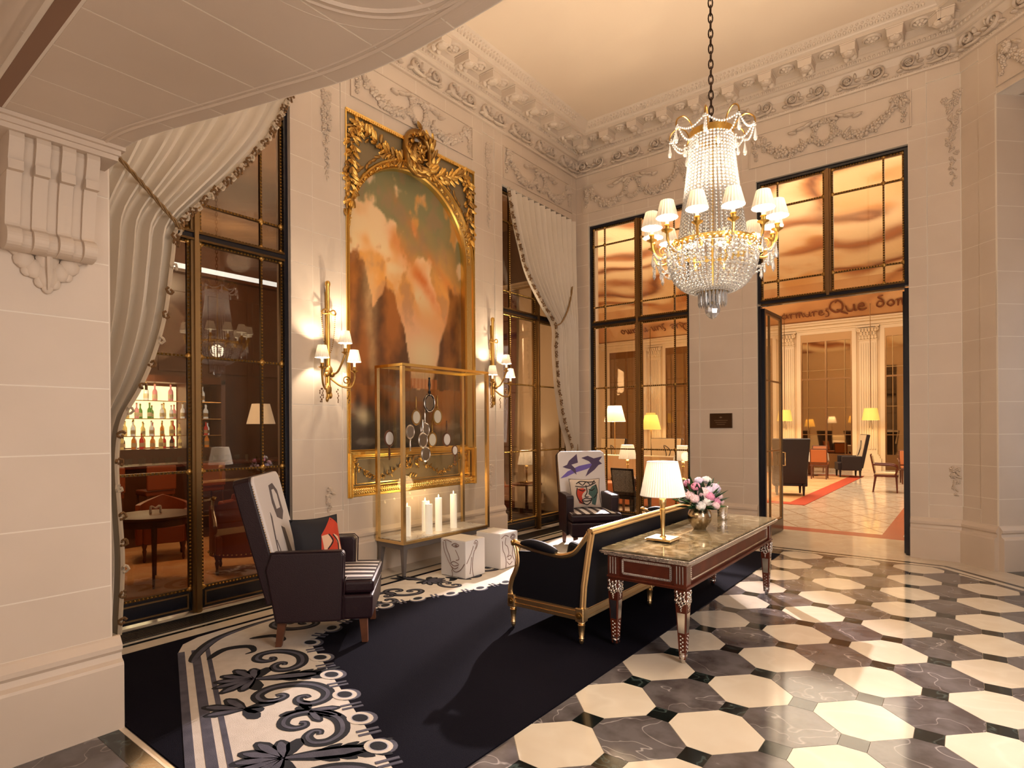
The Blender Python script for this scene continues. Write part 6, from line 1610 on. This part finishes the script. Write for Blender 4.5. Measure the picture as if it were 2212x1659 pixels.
PX = [-0.20,-2.97,-5.74,-8.51,-11.28]
def mbo(name, src, F, m, parent):
    mb = MB(F).add(src.v, src.f); return ob(name, mb, m, parent)
for i, x in enumerate(PX):
    Fx = DF @ T(x,0,0)
    p_ = mbo('pilaster_shaft', shaft, Fx, RL, wf); mbo('flutes', flut, Fx, RL, p_)
    mbo('pilaster_base', basem, Fx, RL, wf); mbo('capital', cap, Fx, RL, wf)
for k, xc in enumerate((1.2,-1.585,-4.355,-7.125,-9.895,-12.7)):
    u0, u1 = xc-0.87, xc+0.87; zb_, zt2 = 0.55, 5.12
    wn_ = struct(empty('window_%d' % (5+k)), 'tall mirrored window on far dining room wall, %s from the right' % ['first','second','third','fourth','fifth','sixth'][k])
    F = DF
    ob('architrave', MB(F).box(u0-0.14,u0,0,zt2+0.12,0,0.06).box(u1,u1+0.14,0,zt2+0.12,0,0.06).box(u0,u1,zt2,zt2+0.12,0,0.06), RL, wn_)
    ob('window_frame', MB(F).box(u0,u0+0.05,0,zt2,0,0.05).box(u1-0.05,u1,0,zt2,0,0.05).box(u0+0.05,u1-0.05,zt2-0.30,zt2,0,0.05).box(xc-0.03,xc+0.03,0,zt2-0.3,0,0.06).box(u0+0.05,u1-0.05,3.36,3.42,0,0.055).box(u0+0.05,u1-0.05,0.0,0.55,0,0.05), MT['bronze'], wn_)
    gb = MB(F)
    for u in (u0+0.24,u1-0.24): gb.box(u-0.012,u+0.012,0.55,zt2-0.3,0.02,0.05)
    for z in (1.27,2.3,3.72): gb.box(u0+0.05,u1-0.05,z-0.012,z+0.012,0.02,0.048)
    ob('glazing_bars', gb, MT['bronze_light'], wn_)
    for a, b in ((u0+0.05,xc-0.03),(xc+0.03,u1-0.05)):
        for e, f_ in ((0.55,1.27),(1.27,2.3),(2.3,3.36),(3.42,3.72),(3.72,zt2-0.3)):
            ob('pane', MB(F).box(a,b,e,f_,0.003,0.012), MT['mirror_dark'], wn_)
# floor of the dining room
fd = struct(ob('floor_dining', MB().box(-14,5,9.25,25,-0.004,0.001), MT['mosaic']), 'pale veined mosaic floor of the dining room')
ob('floor_threshold', MB().box(-2.6,-0.5,8.62,9.95,-0.003,0.0015), MT['marble_cream'], fd)
ob('red_band', MB().box(-14,5,9.98,10.30,-0.003,0.0022), MT['mosaic_red'], fd)
ob('red_band', MB().box(-1.06,-0.80,10.30,24,-0.003,0.0022), MT['mosaic_red'], fd)
for k in range(44):
    d = -14+k*0.62
    for sg in (1,-1):
        a = [(d, 10.35), (d+sg*14.0*0.62, 24.2)]
        P = clip(clip([(a[0][0]-0.012,a[0][1]),(a[0][0]+0.012,a[0][1]),(a[1][0]+0.012,a[1][1]),(a[1][0]-0.012,a[1][1])],1,0,4.9),-1,0,13.9)
        if len(P) > 2: ob('mosaic_line', MB().prism(P, -0.002, 0.0018), MT['mosaic_line'], fd)
rgo = tag(empty('dining_rug', (-5.2,17.3,0)), 'orange rug with red border seen through the open doorway', 'rug')
ob('field', MB().box(-2.15,2.15,-3.8,4.0,0.002,0.010), MT['rug_orange'], rgo)
ob('border', MB().box(2.15,2.5,-4.15,4.3,0.002,0.011).box(-2.5,2.15,-4.15,-3.8,0.002,0.011).box(-2.5,2.15,4.0,4.3,0.002,0.011).box(-2.5,-2.15,-3.8,4.0,0.002,0.011), MT['rug_red'], rgo)
# pendants
def pendant_lamp(x, y, z, label):
    p = empty('pendant_lamp', (x,y,z)); tag(p, label, 'pendant lamp', 'yellow pendant lamps of the dining room')
    ob('cord', MB().tube([(0,0,0.2),(0,0,3.93)],0.012,5), MT['bronze'], p)
    ob('shade', pleat(MB(), 0.27, -0.22, 0.20, 0.20, 48, amp=0.015), MT['shade_yellow'], p, True)
    ob('pull_cord', MB().tube([(0.02,0,-0.2),(0.05,0,-0.55)],0.008,4).tube([(-0.02,0,-0.2),(-0.03,0,-0.5)],0.008,4), MT['ink'], p)
    point('pendant_light', (x,y,z-0.05), 22, (1.0,0.74,0.38), 0.06)
pendant_lamp(-2.80,24.1,2.02,'yellow pendant lamp on the pilaster at right through the doorway')
pendant_lamp(-5.62,24.1,2.02,'yellow pendant lamp beside the open door leaf')
pendant_lamp(-8.40,24.1,2.02,'yellow pendant lamp seen through the glazed screen, right one')
pendant_lamp(-11.1,24.1,2.02,'yellow pendant lamp seen through the glazed screen, left one')
def chair(name, loc, rz, label, frame_m, pad_m, back_m, arms=False, sz=0.46, grp='dining chairs'):
    c = empty(name, loc, rz); tag(c, label, 'chair', grp)
    for x, y in ((-0.20,-0.20),(-0.20,0.20),(0.22,-0.20),(0.22,0.20)):
        ob('leg', MB().add([(x-0.015+(-0.06 if x < 0 else 0.015),y-0.015,0.0),(x+0.015+(-0.06 if x < 0 else 0.015),y-0.015,0.0),(x+0.015+(-0.06 if x < 0 else 0.015),y+0.015,0.0),(x-0.015+(-0.06 if x < 0 else 0.015),y+0.015,0.0),(x-0.025,y-0.025,0.42),(x+0.025,y-0.025,0.42),(x+0.025,y+0.025,0.42),(x-0.025,y+0.025,0.42)],[(3,2,1,0),(4,5,6,7),(0,1,5,4),(1,2,6,5),(2,3,7,6),(3,0,4,7)]), frame_m, c)
    ob('seat_frame', MB().box(-0.24,0.26,-0.24,0.24,0.38,0.43), frame_m, c, False, 0.008, 1)
    ob('seat', MB().box(-0.22,0.25,-0.23,0.23,0.43,0.48), pad_m, c, False, 0.02, 2)
    B = T(-0.21,0,0.46) @ RY(math.radians(-10))
    ob('back_frame', MB(B).box(-0.03,0.0,-0.24,0.24,0.0,0.47), frame_m, c, False, 0.012, 2)
    ob('back_pad', MB(B).box(-0.038,0.02,-0.21,0.21,0.05,0.44), back_m, c, False, 0.012, 2)
    if arms:
        for s in (-1,1): ob('arm', MB().tube(spline([(-0.27,s*0.25,0.68),(-0.05,s*0.28,0.67),(0.15,s*0.28,0.66),(0.24,s*0.27,0.60),(0.20,s*0.26,0.42)],4),0.022,6), frame_m, c, True)
    return c
def wing(loc, rz, label, front):
    c = empty('wing_chair', loc, rz); tag(c, label, 'armchair', 'dark high backed chairs of the dining room')
    D = MT['chair_dark']
    B = T(-0.24,0,0.30) @ RY(math.radians(-10))
    ob('backrest', MB(B).add([(-0.10,-0.33,0),(0,-0.33,0),(0,0.33,0),(-0.10,0.33,0),(-0.10,-0.40,1.05),(0,-0.40,1.05),(0,0.40,1.05),(-0.10,0.40,1.05)],[(3,2,1,0),(4,5,6,7),(0,1,5,4),(1,2,6,5),(2,3,7,6),(3,0,4,7)]), D, c, False, 0.02, 2)
    ob('back_panel', MB(B).add([(0.0,-0.31,0.12),(0.02,-0.31,0.12),(0.02,0.31,0.12),(0.0,0.31,0.12),(0.0,-0.385,1.03),(0.02,-0.385,1.03),(0.02,0.385,1.03),(0.0,0.385,1.03)],[(3,2,1,0),(4,5,6,7),(0,1,5,4),(1,2,6,5),(2,3,7,6),(3,0,4,7)]), front, c)
    ob('seat', MB().box(-0.25,0.34,-0.26,0.26,0.22,0.46), D, c, False, 0.02, 2)
    for s in (-1,1):
        ob('arm', MB().box(-0.30,0.25,min(s*0.26,s*0.36),max(s*0.26,s*0.36),0.22,0.66), D, c, False, 0.02, 2)
    for x, y in ((-0.26,-0.28),(-0.26,0.28),(0.28,-0.26),(0.28,0.26)):
        ob('leg', MB().frus((x,y),0.011,0.23,0.018,0.018,0.03,0.03), D, c)
    ob('drawn_line', MB(B).tube(spline([(0.023,-0.1,0.35),(0.023,0.02,0.6),(0.023,-0.05,0.85),(0.023,0.12,0.7),(0.023,0.0,0.4)],4),0.010,4), MT['ink'], c)
    return c
MH2 = MT['mahogany']
wing((-3.40,14.95,0.011), math.radians(108), 'dark high backed chair turned away, nearest beyond the doorway', MT['cream_pad'])
wing((-3.05,21.0,0.011), math.radians(200), 'dark chair with cream printed back beyond the orange dining chair', MT['cream_pad'])
chair('dining_chair', (-3.66,19.9,0.011), math.radians(95), 'orange leather dining chair seen from behind before the white cloth', MT['walnut'], MT['leather_orange'], MT['leather_orange'])
chair('dining_chair', (-4.2,22.6,0), math.radians(-90), 'orange leather dining chair on far side of the cloth table', MT['walnut'], MT['leather_orange'], MT['leather_orange'])
chair('dining_chair', (-4.9,20.6,0.011), math.radians(20), 'orange leather dining chair half hidden by the dark high chair', MT['walnut'], MT['leather_orange'], MT['leather_orange'])
chair('dining_chair', (-1.66,16.9,0), math.radians(5), 'cream padded wooden armchair alone on the mosaic floor', MH2, MT['cream_pad'], MT['cream_pad'], True)
chair('dining_chair', (-1.35,19.6,0), math.radians(-80), 'orange leather dining chair at the right edge of the doorway', MT['walnut'], MT['leather_orange'], MT['leather_orange'], True)
def cloth_table(loc, label, r=0.5):
    t = empty('dining_table', loc); tag(t, label, 'table')
    ob('pedestal', MB().lathe([(0.25,0.0),(0.24,0.03),(0.05,0.06),(0.05,0.70)], 16), MT['walnut'], t, True)
    ob('top', MB().lathe([(r,0.70),(r,0.735)], 32), MT['walnut'], t)
    n = 48; mb = MB(); vs_ = [(0,0,0.738)]
    for rr, zz in ((r*1.01,0.738),(r*1.04,0.72),(r*1.06,0.5)):
        for k in range(n):
            a = 2*PI*k/n; w_ = 1+(0.04*math.sin(8*a) if zz < 0.6 else 0); dz = 0.08*abs(math.sin(2*a)) if zz < 0.6 else 0
            vs_.append((rr*w_*math.cos(a), rr*w_*math.sin(a), zz-dz))
    fs = [(0,1+k,1+(k+1) % n) for k in range(n)]+[(1+j*n+k,1+(j+1)*n+k,1+(j+1)*n+(k+1) % n,1+j*n+(k+1) % n) for j in range(2) for k in range(n)]
    ob('cloth', mb.add(vs_, fs), MT['tablecloth'], t, True)
cloth_table((-4.15,20.95,0.011), 'dining table under a white cloth beyond the orange chair', 0.52)
tt = empty('side_table', (-0.85,17.5,0)); tag(tt, 'wooden table cut by the right jamb of the doorway', 'table')
ob('top', MB().lathe([(0.42,0.70),(0.44,0.72),(0.42,0.74)], 28), MH2, tt, True); ob('column', MB().lathe([(0.22,0),(0.2,0.03),(0.04,0.08),(0.05,0.4),(0.03,0.7)], 14), MH2, tt, True)
# by the glazed screen: console with lamps, little table and chairs
cs = empty('wood_console', (-4.35,9.95,0)); tag(cs, 'polished wood console with two lamps behind the glazed screen', 'table')
ob('top', MB().box(-0.95,0.85,-0.2,0.2,0.64,0.70), MT['walnut'], cs, False, 0.006, 1); ob('apron', MB().box(-0.9,0.8,-0.17,0.17,0.55,0.64), MH2, cs)
for x in (-0.86,0.76):
    for y in (-0.14,0.14): ob('leg', MB().frus((x,y),0.001,0.56,0.015,0.015,0.025,0.025), MT['walnut'], cs)
table_lamp('table_lamp', (-3.98,9.95,0.7005), 'pale shaded lamp behind the glass above the console table lamp', 0.96)
table_lamp('table_lamp', (-5.05,9.95,0.7005), 'pale shaded lamp behind the glass beside the far armchair', 0.96)
point('lamp_light', (-3.98,9.95,1.18), 10, WARM, 0.03); point('lamp_light', (-5.05,9.95,1.18), 10, WARM, 0.03)
chair('bistro_chair', (-4.72,9.48,0.0), math.radians(80), 'dark chair with speckled back behind the far armchair', MT['chair_dark'], MT['chair_dark'], MT['pattern_back'])
bq = empty('banquette', (-6.0,11.2,0)); tag(bq, 'long tan banquette behind the glazed screen', 'bench')
ob('seat', MB().box(-1.7,1.7,-0.35,0.3,0.05,0.48), MT['leather_orange'], bq, False, 0.03, 2); ob('backrest', MB().box(-1.7,1.7,0.3,0.48,0.05,1.02), MT['cream_pad'], bq, False, 0.03, 2)
for k in range(3):
    wing((-7.6+1.45*k,13.6+0.5*k,0), math.radians(-100+25*k), ['dark high chair behind the glass, left of three','dark high chair behind the glass, middle of three','dark high chair behind the glass, right of three'][k], MT['cream_pad'])
cloth_table((-6.2,12.5,0), 'cloth covered table seen through the glazed screen', 0.55)
def floor_lamp(x, y, h, label, k=1.0, sh='shade_yellow'):
    f = empty('floor_lamp', (x,y,0)); tag(f, label, 'floor lamp')
    ob('base', MB().lathe([(0.15,0.0),(0.14,0.02),(0.03,0.03)], 18), MT['brass'], f, True); ob('pole', MB().tube([(0,0,0.03),(0,0,h+0.1)],0.012,6), MT['brass'], f, True)
    ob('shade', pleat(MB(), 0.24*k, h, 0.15*k, h+0.36*k, 48, amp=0.015), MT[sh], f, True)
floor_lamp(-6.35,11.9,1.75,'tall lit floor lamp at left edge of the glazed screen',1.0,'shade_table')
floor_lamp(-5.05,13.6,1.75,'yellow floor lamp through the right half of the screen')
floor_lamp(-6.9,15.0,1.55,'yellow floor lamp in the middle of the glazed screen',1.1)
point('floor_lamp_light', (-6.9,15.0,1.85), 130, (1.0,0.78,0.48), 0.06); point('floor_lamp_light', (-6.35,11.9,2.0), 110, (1.0,0.80,0.52), 0.06); point('floor_lamp_light', (-5.05,13.6,2.0), 110, (1.0,0.80,0.52), 0.06)
fvz = empty('tall_flower_vase', (-4.35,11.95,0)); tag(fvz, 'tall vase of rust coloured roses behind the glazed screen', 'vase')
ob('stand', MB().lathe([(0.16,0),(0.15,0.03),(0.05,0.06),(0.05,0.95),(0.16,0.99),(0.16,1.02)], 16), MT['walnut'], fvz, True)
ob('vase', MB().lathe([(0.06,1.02),(0.07,1.05),(0.10,1.16),(0.06,1.27),(0.08,1.32)], 16), MT['bronze_light'], fvz, True)
rn = random.Random(9)
for k in range(46):
    a = rn.uniform(0,6.28); e = rn.uniform(-0.2,1.4); r_ = rn.uniform(0.14,0.25)
    d = Vector((math.cos(a)*math.cos(e), math.sin(a)*math.cos(e), math.sin(e)*0.95)); p = Vector((0,0,1.46))+d*r_
    ob('rose', MB(T(*p) @ dirm(d)).ball((0,0,0),0.045,6,5,(1,1,0.8)).ball((0,0,0.02),0.03,6,4), MT['petal_rust'] if k % 4 else MT['petal_blush'], fvz, True)
for k in range(20):
    a = rn.uniform(0,6.28); d = Vector((math.cos(a),math.sin(a),rn.uniform(-0.5,0.3))).normalized(); p = Vector((0,0,1.38)); q_ = p+d*0.26; w_ = Vector((-d.y,d.x,0))*0.03
    ob('leaf', MB().add([p, p+d*0.14+w_, q_, p+d*0.14-w_, p+d*0.14+Vector((0,0,0.01))],[(0,1,4),(1,2,4),(2,3,4),(3,0,4)]), MT['leaf_dark'], fvz)

# ================================================================= the bar behind the left windows
PN = MT['panelling']
struct(ob('wall_bar_back', MB().box(-12.2,-12.0,-2.4,9.1,0,5.5), PN), 'dark panelled back wall of the bar')
struct(ob('wall_bar_south', MB().box(-12,-5.72,-2.6,-2.4,0,5.5), PN)); struct(ob('wall_bar_north', MB().box(-12,-5.72,8.98,9.09,0,5.5), PN), 'dark panelled end wall of the bar')
fbar = struct(ob('floor_bar', MB().box(-12,-5.74,-2.4,8.98,-0.004,0.001), MT['walnut']), 'dark floor of the bar with a patterned rug')
ob('bar_rug', MB().box(-9.2,-5.9,0.8,5.6,0.001,0.006), MT['rug_orange'], fbar)
rows, NX = 40, 60; vs_ = []; cols = []; fs = []
for j in range(rows+1):
    for i in range(NX+1):
        x = -12+6.3*j/rows; y = -2.4+11.4*i/NX; vs_.append((x,y,5.3+0.25*math.sin(PI*j/rows)))
        a = nz(x*0.5,y*0.35,1.0,5); cols.append(mixc((0.10,0.05,0.025), (0.42,0.24,0.11), sst(-0.25,0.45,a)))
for j in range(rows):
    for i in range(NX): fs.append((j*(NX+1)+i,j*(NX+1)+i+1,(j+1)*(NX+1)+i+1,(j+1)*(NX+1)+i))
struct(painted('ceiling_bar', MB().add(vs_, fs), cols, MT['velum_paint'], None), 'clouded painted ceiling of the bar')
cv = tag(empty('cove_light', (-11.9,5.6,4.75)), 'bright cove light strip high on the bar wall', 'light')
ob('housing', MB().box(-0.1,0.06,-2.6,2.6,-0.10,-0.04), PN, cv); ob('tube', MB().box(-0.04,0.05,-2.5,2.5,-0.035,0.06), MT['day_pane'], cv)
point('bar_ceiling_light', (-10.5,5.4,4.7), 45, (1.0,0.80,0.55), 0.2)
# panels on the back wall
for k in range(12):
    y = -1.9+0.92*k
    for z0_, z1_ in ((0.2,1.0),(2.75,4.3)):
        if 2.4 < y < 5.2 and z0_ < 1: continue
        ob('wall_panel', MB().box(-12.0,-11.97,y+0.06,y+0.86,z0_,z1_), MT['panelling'], bpy.data.objects['wall_bar_back'], False, 0.01, 1)
# back bar with bottles
bb = empty('back_bar', (-11.55,4.1,0)); tag(bb, 'lit mirrored back bar with glass shelves', 'bar shelf')
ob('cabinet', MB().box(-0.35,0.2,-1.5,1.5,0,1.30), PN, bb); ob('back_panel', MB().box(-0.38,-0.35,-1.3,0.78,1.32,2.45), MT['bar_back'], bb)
ob('side_post', MB().box(-0.36,0.1,-1.42,-1.32,1.3,2.6).box(-0.36,0.1,0.80,0.88,1.3,2.6).box(-0.36,0.1,1.42,1.5,1.3,2.6).box(-0.36,0.1,-1.42,1.5,2.5,2.62), MT['walnut'], bb)
SH = (1.30,1.53,1.84,2.16)
for z in SH[1:]:
    ob('shelf', MB().box(-0.34,0.08,-1.32,0.80,z-0.012,z), MT['shelf_glass'], bb); ob('shelf', MB().box(-0.34,0.08,0.88,1.42,z-0.012,z), MT['walnut'], bb)
ob('shelf_edge', MB().box(0.08,0.09,-1.32,1.42,1.52,1.535).box(0.08,0.09,-1.32,1.42,1.83,1.845).box(0.08,0.09,-1.32,1.42,2.15,2.165), MT['brass'], bb)
rn = random.Random(21)
def ORD(n):
    ones = ['','first','second','third','fourth','fifth','sixth','seventh','eighth','ninth','tenth','eleventh','twelfth','thirteenth','fourteenth','fifteenth','sixteenth','seventeenth','eighteenth','nineteenth']
    if n < 20: return ones[n]
    t_ = {2:'twent',3:'thirt'}[n//10]
    return t_+'ieth' if n % 10 == 0 else t_+'y-'+ones[n % 10]
KN = [('amber','amber spirit'),('ruby','ruby red liqueur'),('straw','straw coloured spirit'),('clear','clear spirit'),('green','green liqueur'),('sky','pale blue gin'),('rose','rose pink gin'),('cola','dark brown spirit')]
SN = ['lowest','second','third','top']
BPRO = {}
def bottle_meshes(kind):
    c = empty('bottle')
    ob('glass', MB().lathe([(0.035,0),(0.037,0.01),(0.037,0.15),(0.030,0.175),(0.013,0.20),(0.013,0.25),(0.016,0.252),(0.016,0.265)], 10), MT['liquor_'+kind], c, True)
    ob('label', MB().lathe([(0.0378,0.04),(0.0378,0.11)], 10, cap=False), MT['label_paper'], c)
    ob('cap', MB().lathe([(0.015,0.255),(0.015,0.285)], 8), MT['gilt_dark'], c)
    return c
for li, z in enumerate(SH):
    pool = {0:['straw','straw','amber','ruby','sky','cola','amber'],1:['straw','amber','straw','ruby','ruby','clear'],2:['rose','clear','rose','green','straw'],3:['clear','clear','rose']}[li]
    n = {0:32,1:32,2:26,3:12}[li]
    for k in range(n):
        y = -1.22+2.55*(k+0.5)/n+rn.uniform(-0.02,0.02); kd = pool[int(rn.random()*len(pool))]
        if -0.78+0.0 < 0 and 0.78 < y < 0.90: continue
        if kd not in BPRO: BPRO[kd] = bottle_meshes(kd); b = BPRO[kd]
        else: b = tree(BPRO[kd])
        b.location = (-11.55+(-0.22 if k % 2 else -0.06), 4.1+y, z+0.001); sc_ = rn.uniform(0.8,1.05) if li < 3 else 1.15; b.scale = (sc_,sc_,sc_)
        tag(b, '%s bottle from left on the %s back bar shelf, holding %s' % (ORD(k+1), SN[li], dict(KN)[kd]), 'bottle', 'bottles on the back bar')
point('back_bar_light', (-11.2,4.0,2.42), 14, (1.0,0.82,0.55), 0.05)
ct = empty('bar_counter', (-10.3,4.0,0)); tag(ct, 'dark wooden bar counter with glasses before the lit shelves', 'counter')
ob('body', MB().box(-0.25,0.2,-2.2,2.2,0,1.04), PN, ct); ob('top', MB().box(-0.32,0.3,-2.3,2.3,1.04,1.09), MH2, ct, False, 0.01, 2)
for k in range(26):
    g_ = empty('tumbler', (-10.35+0.12*(k % 2), 3.0+0.095*k, 1.091)); tag(g_, '%s clear tumbler from left in the row on the bar counter' % ORD(k+1), 'glass', 'glasses on the bar counter')
    ob('bowl', MB().lathe([(0.022,0),(0.03,0.1),(0.028,0.1),(0.02,0.006)], 8, cap=False), MT['shelf_glass'], g_, True)
TAN = MT['leather_tan']
BCL = ['leftmost','middle','right hand']
for k, y in enumerate((2.95,3.62,4.35)):
    c = empty('bar_chair', (-9.55,y,0), math.radians(180)); tag(c, 'tan leather bar chair at the counter, %s of three' % BCL[k], 'chair', 'bar chairs')
    ob('seat', MB().box(-0.2,0.2,-0.2,0.2,0.68,0.76), TAN, c, False, 0.02, 2); ob('backrest', MB().box(-0.24,-0.19,-0.2,0.2,0.76,1.12), TAN, c, False, 0.02, 2)
    for x in (-0.18,0.18):
        for yy_ in (-0.17,0.17): ob('leg', MB().tube([(x*1.1,yy_*1.1,0.002),(x,yy_,0.7)],0.014,6), MT['walnut'], c)
    ob('footrest', MB().tube([(0.19,-0.18,0.25),(0.19,0.18,0.25)],0.01,6), MT['brass'], c)
rt = empty('round_table', (-6.95,2.62,0.006)); tag(rt, 'round wooden bar table seen through the left window', 'table')
ob('top', MB().lathe([(0.38,0.70),(0.40,0.715),(0.40,0.73),(0.38,0.735)], 32), MT['walnut'], rt, True); ob('apron', MB().lathe([(0.33,0.62),(0.33,0.70)], 24), MT['walnut'], rt, True)
for k in range(4):
    a = PI/4+k*PI/2+0.4; ob('leg', MB().tube([(0.34*math.cos(a),0.34*math.sin(a),0.0),(0.31*math.cos(a),0.31*math.sin(a),0.66)],[0.012,0.024],8), MT['walnut'], rt, True)
nh = empty('napkin_holder', (-7.02,2.66,0.7415)); tag(nh, 'small pale porcelain stand on the round bar table', 'holder')
ob('body', MB().tube(spline([(0,-0.05,0.0),(0,-0.045,0.07),(0,0.0,0.05),(0,0.045,0.07),(0,0.05,0.0)],5),0.012,6), MT['petal_white'], nh, True)
def tub(loc, rz, label, w_=0.62, nails=False, h=0.78):
    c = empty('tub_chair', loc, rz); tag(c, label, 'armchair', 'tan leather chairs of the bar')
    ob('seat', MB().box(-0.26,0.30,-w_/2+0.08,w_/2-0.08,0.22,0.45), TAN, c, False, 0.03, 2)
    n = 18; mb = MB(); vs_ = []
    for i in range(n+1):
        a = PI/2+PI*i/n
        for rr, zz in ((1.0,0.20),(1.0,h-0.16*abs(math.cos(a-PI))**0.0*(1 if i in (0,n) else 0)-0.10*abs(math.sin(a-PI))),(0.82,h-0.10*abs(math.sin(a-PI))),(0.82,0.22)):
            vs_.append((0.30*math.cos(a)*rr*1.15+0.02, w_/2*math.sin(a)*rr, zz))
    fs = [(4*i+k,4*i+(k+1) % 4,4*i+4+(k+1) % 4,4*i+4+k) for i in range(n) for k in range(4)]+[(0,1,2,3),(4*n+3,4*n+2,4*n+1,4*n)]
    ob('backrest', mb.add(vs_, fs), TAN, c, True)
    for s in (-1,1): ob('arm', MB().box(0.0,0.30,min(s*w_/2,s*(w_/2-0.09)),max(s*w_/2,s*(w_/2-0.09)),0.22,0.62), TAN, c, False, 0.03, 2)
    if nails:
        nl = MB()
        for i in range(26):
            a = PI/2+PI*i/25; nl.ball((0.30*math.cos(a)*1.17+0.02,w_/2*math.sin(a)*1.02,0.235),0.012,6,4)
        ob('nail_heads', nl, MT['brass'], c, True)
    for x, y in ((-0.2,-w_/2+0.1),(-0.2,w_/2-0.1),(0.25,-w_/2+0.1),(0.25,w_/2-0.1)):
        ob('leg', MB().lathe([(0.012,0),(0.02,0.03),(0.014,0.07),(0.026,0.14),(0.018,0.16),(0.03,0.2),(0.03,0.23)], 10, (x,y,0)), MT['walnut'], c, True)
tub((-7.45,2.05,0.006), math.radians(60), 'tan leather tub chair left of the round bar table')
tub((-6.72,3.50,0.006), math.radians(150), 'tan leather chair with brass nails right of the round bar table', 0.75, True, 0.86)
tub((-8.2,3.2,0.006), math.radians(-20), 'tan leather tub chair behind the round bar table')
tub((-8.3,4.4,0.006), math.radians(-60), 'tan leather tub chair deep in the bar near the floor lamp')
tub((-6.7,7.95,0.0), math.radians(-20), 'tan leather tub chair behind the corner window', 0.66)
floor_lamp(-8.55,4.72,1.72,'lit floor lamp standing in the bar',0.85,'shade_table')
sd = empty('bar_side_table', (-6.35,8.55,0)); tag(sd, 'small dark table with lamp behind the corner window', 'table')
ob('top', MB().lathe([(0.28,0.6),(0.28,0.63)], 24), MT['walnut'], sd, True); ob('stem', MB().lathe([(0.18,0),(0.03,0.05),(0.03,0.6)], 14), MT['walnut'], sd, True)
table_lamp('table_lamp', (-6.35,8.55,0.6305), 'lit lamp on the small table behind the corner window', 0.95)
point('lamp_light', (-6.35,8.55,1.12), 10, WARM, 0.03)
pd = empty('purple_drape', (-6.95,8.82,0)); tag(pd, 'dark purple drape on the wall behind the corner window', 'curtain')
ob('fabric', MB().grid(lambda u, v: (lerp(-0.30,0.16-0.18*v**2,u), 0.05*math.sin(u*26), lerp(4.2,0.02,v)), 60, 12), MT['drape_purple'], pd, True)
ob('rod', MB().tube([(-0.5,0,4.25),(0.5,0,4.25)],0.02,8), MT['brass'], pd, True)
lp = empty('lit_panel', (-7.1,8.96,0)); tag(lp, 'pale stone panel on end wall behind the corner window', 'panel')
ob('panel', MB().box(-0.9,1.2,-0.03,0.015,0.1,4.4), RL, lp)
for o in PROTOS: bpy.data.objects.remove(o)
bpy.data.objects.remove(proto)
